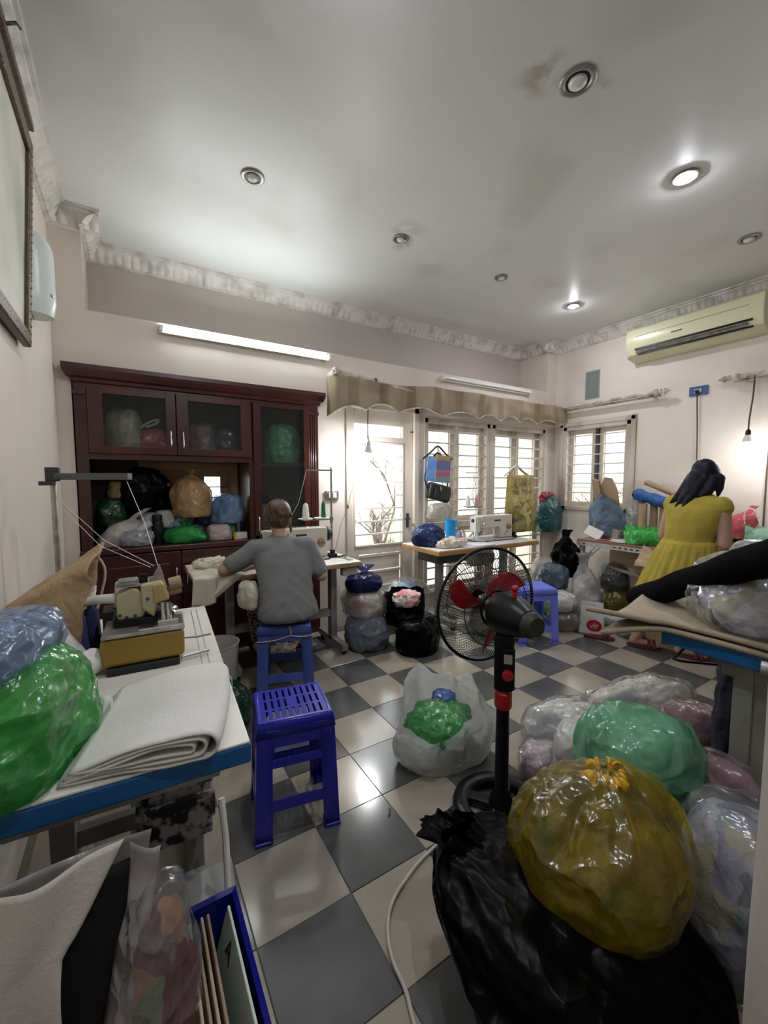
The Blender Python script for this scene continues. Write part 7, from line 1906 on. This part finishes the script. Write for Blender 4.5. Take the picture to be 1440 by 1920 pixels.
ob('handle_strap', MB().tube([(3.66, yh - 0.04, 1.37), (3.70, yh - 0.01, 1.42), (3.76, yh, 1.465)], 0.014, 6).tube([(4.00, yh - 0.04, 1.37), (3.93, yh - 0.01, 1.42), (3.86, yh, 1.465)], 0.014, 6), ymat, t, smooth=180)
ob('card_insert', MB().box((3.83, yh - 0.045, 1.26), (0.26, 0.03, 0.20)), card, t, bevel=0.002)
ob('cloth_inside', bagmesh(0.20, 0.05, 0.34, 152, top='pillow', crk=0.15), cloth_mix('cloth_olive', [(0.42, 0.36, 0.14), (0.30, 0.24, 0.10), (0.5, 0.45, 0.2)]), t, smooth=180, loc=(3.83, yh - 0.05, 0.74))
bag('carrier_bag', 'teal green bag hanging in the corner of the room', 4.39, 3.19, 0.70, 0.20, 0.10, 0.38, tealfilm, c_green, seed=153, top='tied', neck=0.18, flare=0.15, tail=0.05, crk=0.06)
bag('carrier_bag', 'red bag top behind the teal bag in the corner', 4.41, 3.245, 0.98, 0.15, 0.05, 0.20, redfilm, None, seed=154, top='pillow', crk=0.10)

# ------------------------------------------------------------------ on the window table
bag('plastic_bag', 'navy blue shiny bag on the left end of window table', 2.28, 2.90, 0.741, 0.16, 0.13, 0.17, film('navy_shiny', (0.035, 0.065, 0.20), 0.72, bstr=0.8), c_blue, seed=161, top='tied', neck=0.25, flare=0.36, tail=0.05, crk=0.08)
t = thing('tumbler', 'bright blue plastic tumbler on the window table', 'cup', (2.555, 2.92, 0.741))
ob('cup_wall', MB().lathe([(0.001, 0.0), (0.040, 0.0), (0.042, 0.01), (0.052, 0.10), (0.058, 0.21), (0.060, 0.215), (0.056, 0.215), (0.039, 0.012)], 28), mat('cyan_plastic', (0.02, 0.32, 0.75), 0.3), t, smooth=40, local=True)
ob('print_dot', MB().sph((0.02, -0.052, 0.14), (0.012, 0.004, 0.012), 10), whitepl, t, local=True)
one('cloth_heap', 'beige crumpled cloth heap on the window table', 'cloth', bagmesh(0.17, 0.10, 0.07, 162, top='pillow', crk=0.2, nu=60), c_cream, smooth=180).location = (2.40, 2.76, 0.741)
one('white_sheet', 'white cloth sheet spread under the window machine', 'cloth', MB().grid(lambda u, v: Vector((2.45 + 0.38 * u, 2.615 + 0.20 * v + 0.02 * sin(u * 6), 0.744 + 0.003 * noise.noise(Vector((u * 6, v * 6, 1))))), 20, 10), mat('bright_white_cotton', (0.75, 0.75, 0.78), 0.9), smooth=180, solid=0.003)
t = thing('oil_bottle', 'small violet grey oil bottle beside the machine head', 'bottle', (2.715, 2.98, 0.741))
ob('bottle_body', MB().lathe([(0.001, 0), (0.026, 0.0), (0.028, 0.01), (0.028, 0.07), (0.012, 0.095), (0.010, 0.105)], 20), mat('violet_plastic', (0.28, 0.25, 0.36), 0.4), t, smooth=40, local=True)
ob('bottle_cap', MB().lathe([(0.014, 0.105), (0.014, 0.13), (0.010, 0.138), (0.001, 0.138)], 16), mat('violet_cap', (0.12, 0.10, 0.20), 0.4), t, smooth=40, local=True)
one('white_cup', 'short white paper cup at the back of the window table', 'cup', MB().lathe([(0.001, 0.0), (0.03, 0.0), (0.04, 0.10), (0.037, 0.10), (0.028, 0.005)], 20, (2.42, 3.08, 0.741)), whitepl, smooth=40)

# ------------------------------------------------------------------ on the sewing person's table
def drape(u, v):
    x = 0.30 + 0.30 * u; s_ = v * 0.46
    y = 2.93 - s_ if s_ < 0.275 else 2.655 - 0.004
    z = 0.726 + 0.012 * noise.noise(Vector((u * 5, v * 5, 2))) + 0.008 if s_ < 0.275 else 0.73 - (s_ - 0.275) * 0.9
    if u < 0.25 and s_ >= 0.275: y -= 0.01
    return Vector((x - (0.03 * max(0, v - 0.6) if u < 0.5 else 0.22 * u * max(0, v - 0.6) / 0.4), y + 0.006 * sin(u * 14), z + 0.004 * sin(u * 17)))
one('cream_fabric', 'cream fabric draped over the left end of sewing table', 'fabric', MB().grid(drape, 26, 40), mat('cream_satin', (0.58, 0.54, 0.42), 0.6, bump=(30, 0.1)), smooth=180, solid=0.004)
one('fabric_heap', 'crumpled cream fabric heap on the sewing table', 'fabric', bagmesh(0.12, 0.09, 0.06, 171, top='pillow', crk=0.25, nu=60), mat('cream_satin', (0.58, 0.54, 0.42), 0.6), smooth=180).location = (0.46, 2.96, 0.73)
t = thing('scissors', 'black scissors and small tools at sewing table end', 'scissors', (1.38, 2.86, 0.722))
ob('blades', MB().box((1.40, 2.80, 0.727), (0.012, 0.14, 0.004), Matrix.Rotation(0.3, 3, 'Z')).box((1.40, 2.80, 0.731), (0.012, 0.14, 0.004), Matrix.Rotation(-0.1, 3, 'Z')), chrome, t)
ob('finger_loops', MB().torus((1.375, 2.885, 0.729), 0.02, 0.005, n=18, m=6).torus((1.415, 2.885, 0.729), 0.02, 0.005, n=18, m=6), blackpl, t, smooth=180)
one('fabric_bundle', 'cream fabric bundle hanging by the seated person left hip', 'fabric', bagmesh(0.055, 0.10, 0.16, 172, top='pillow', crk=0.08), mat('cream_satin', (0.58, 0.54, 0.42), 0.6), smooth=180).location = (0.60, 2.56, 0.54)
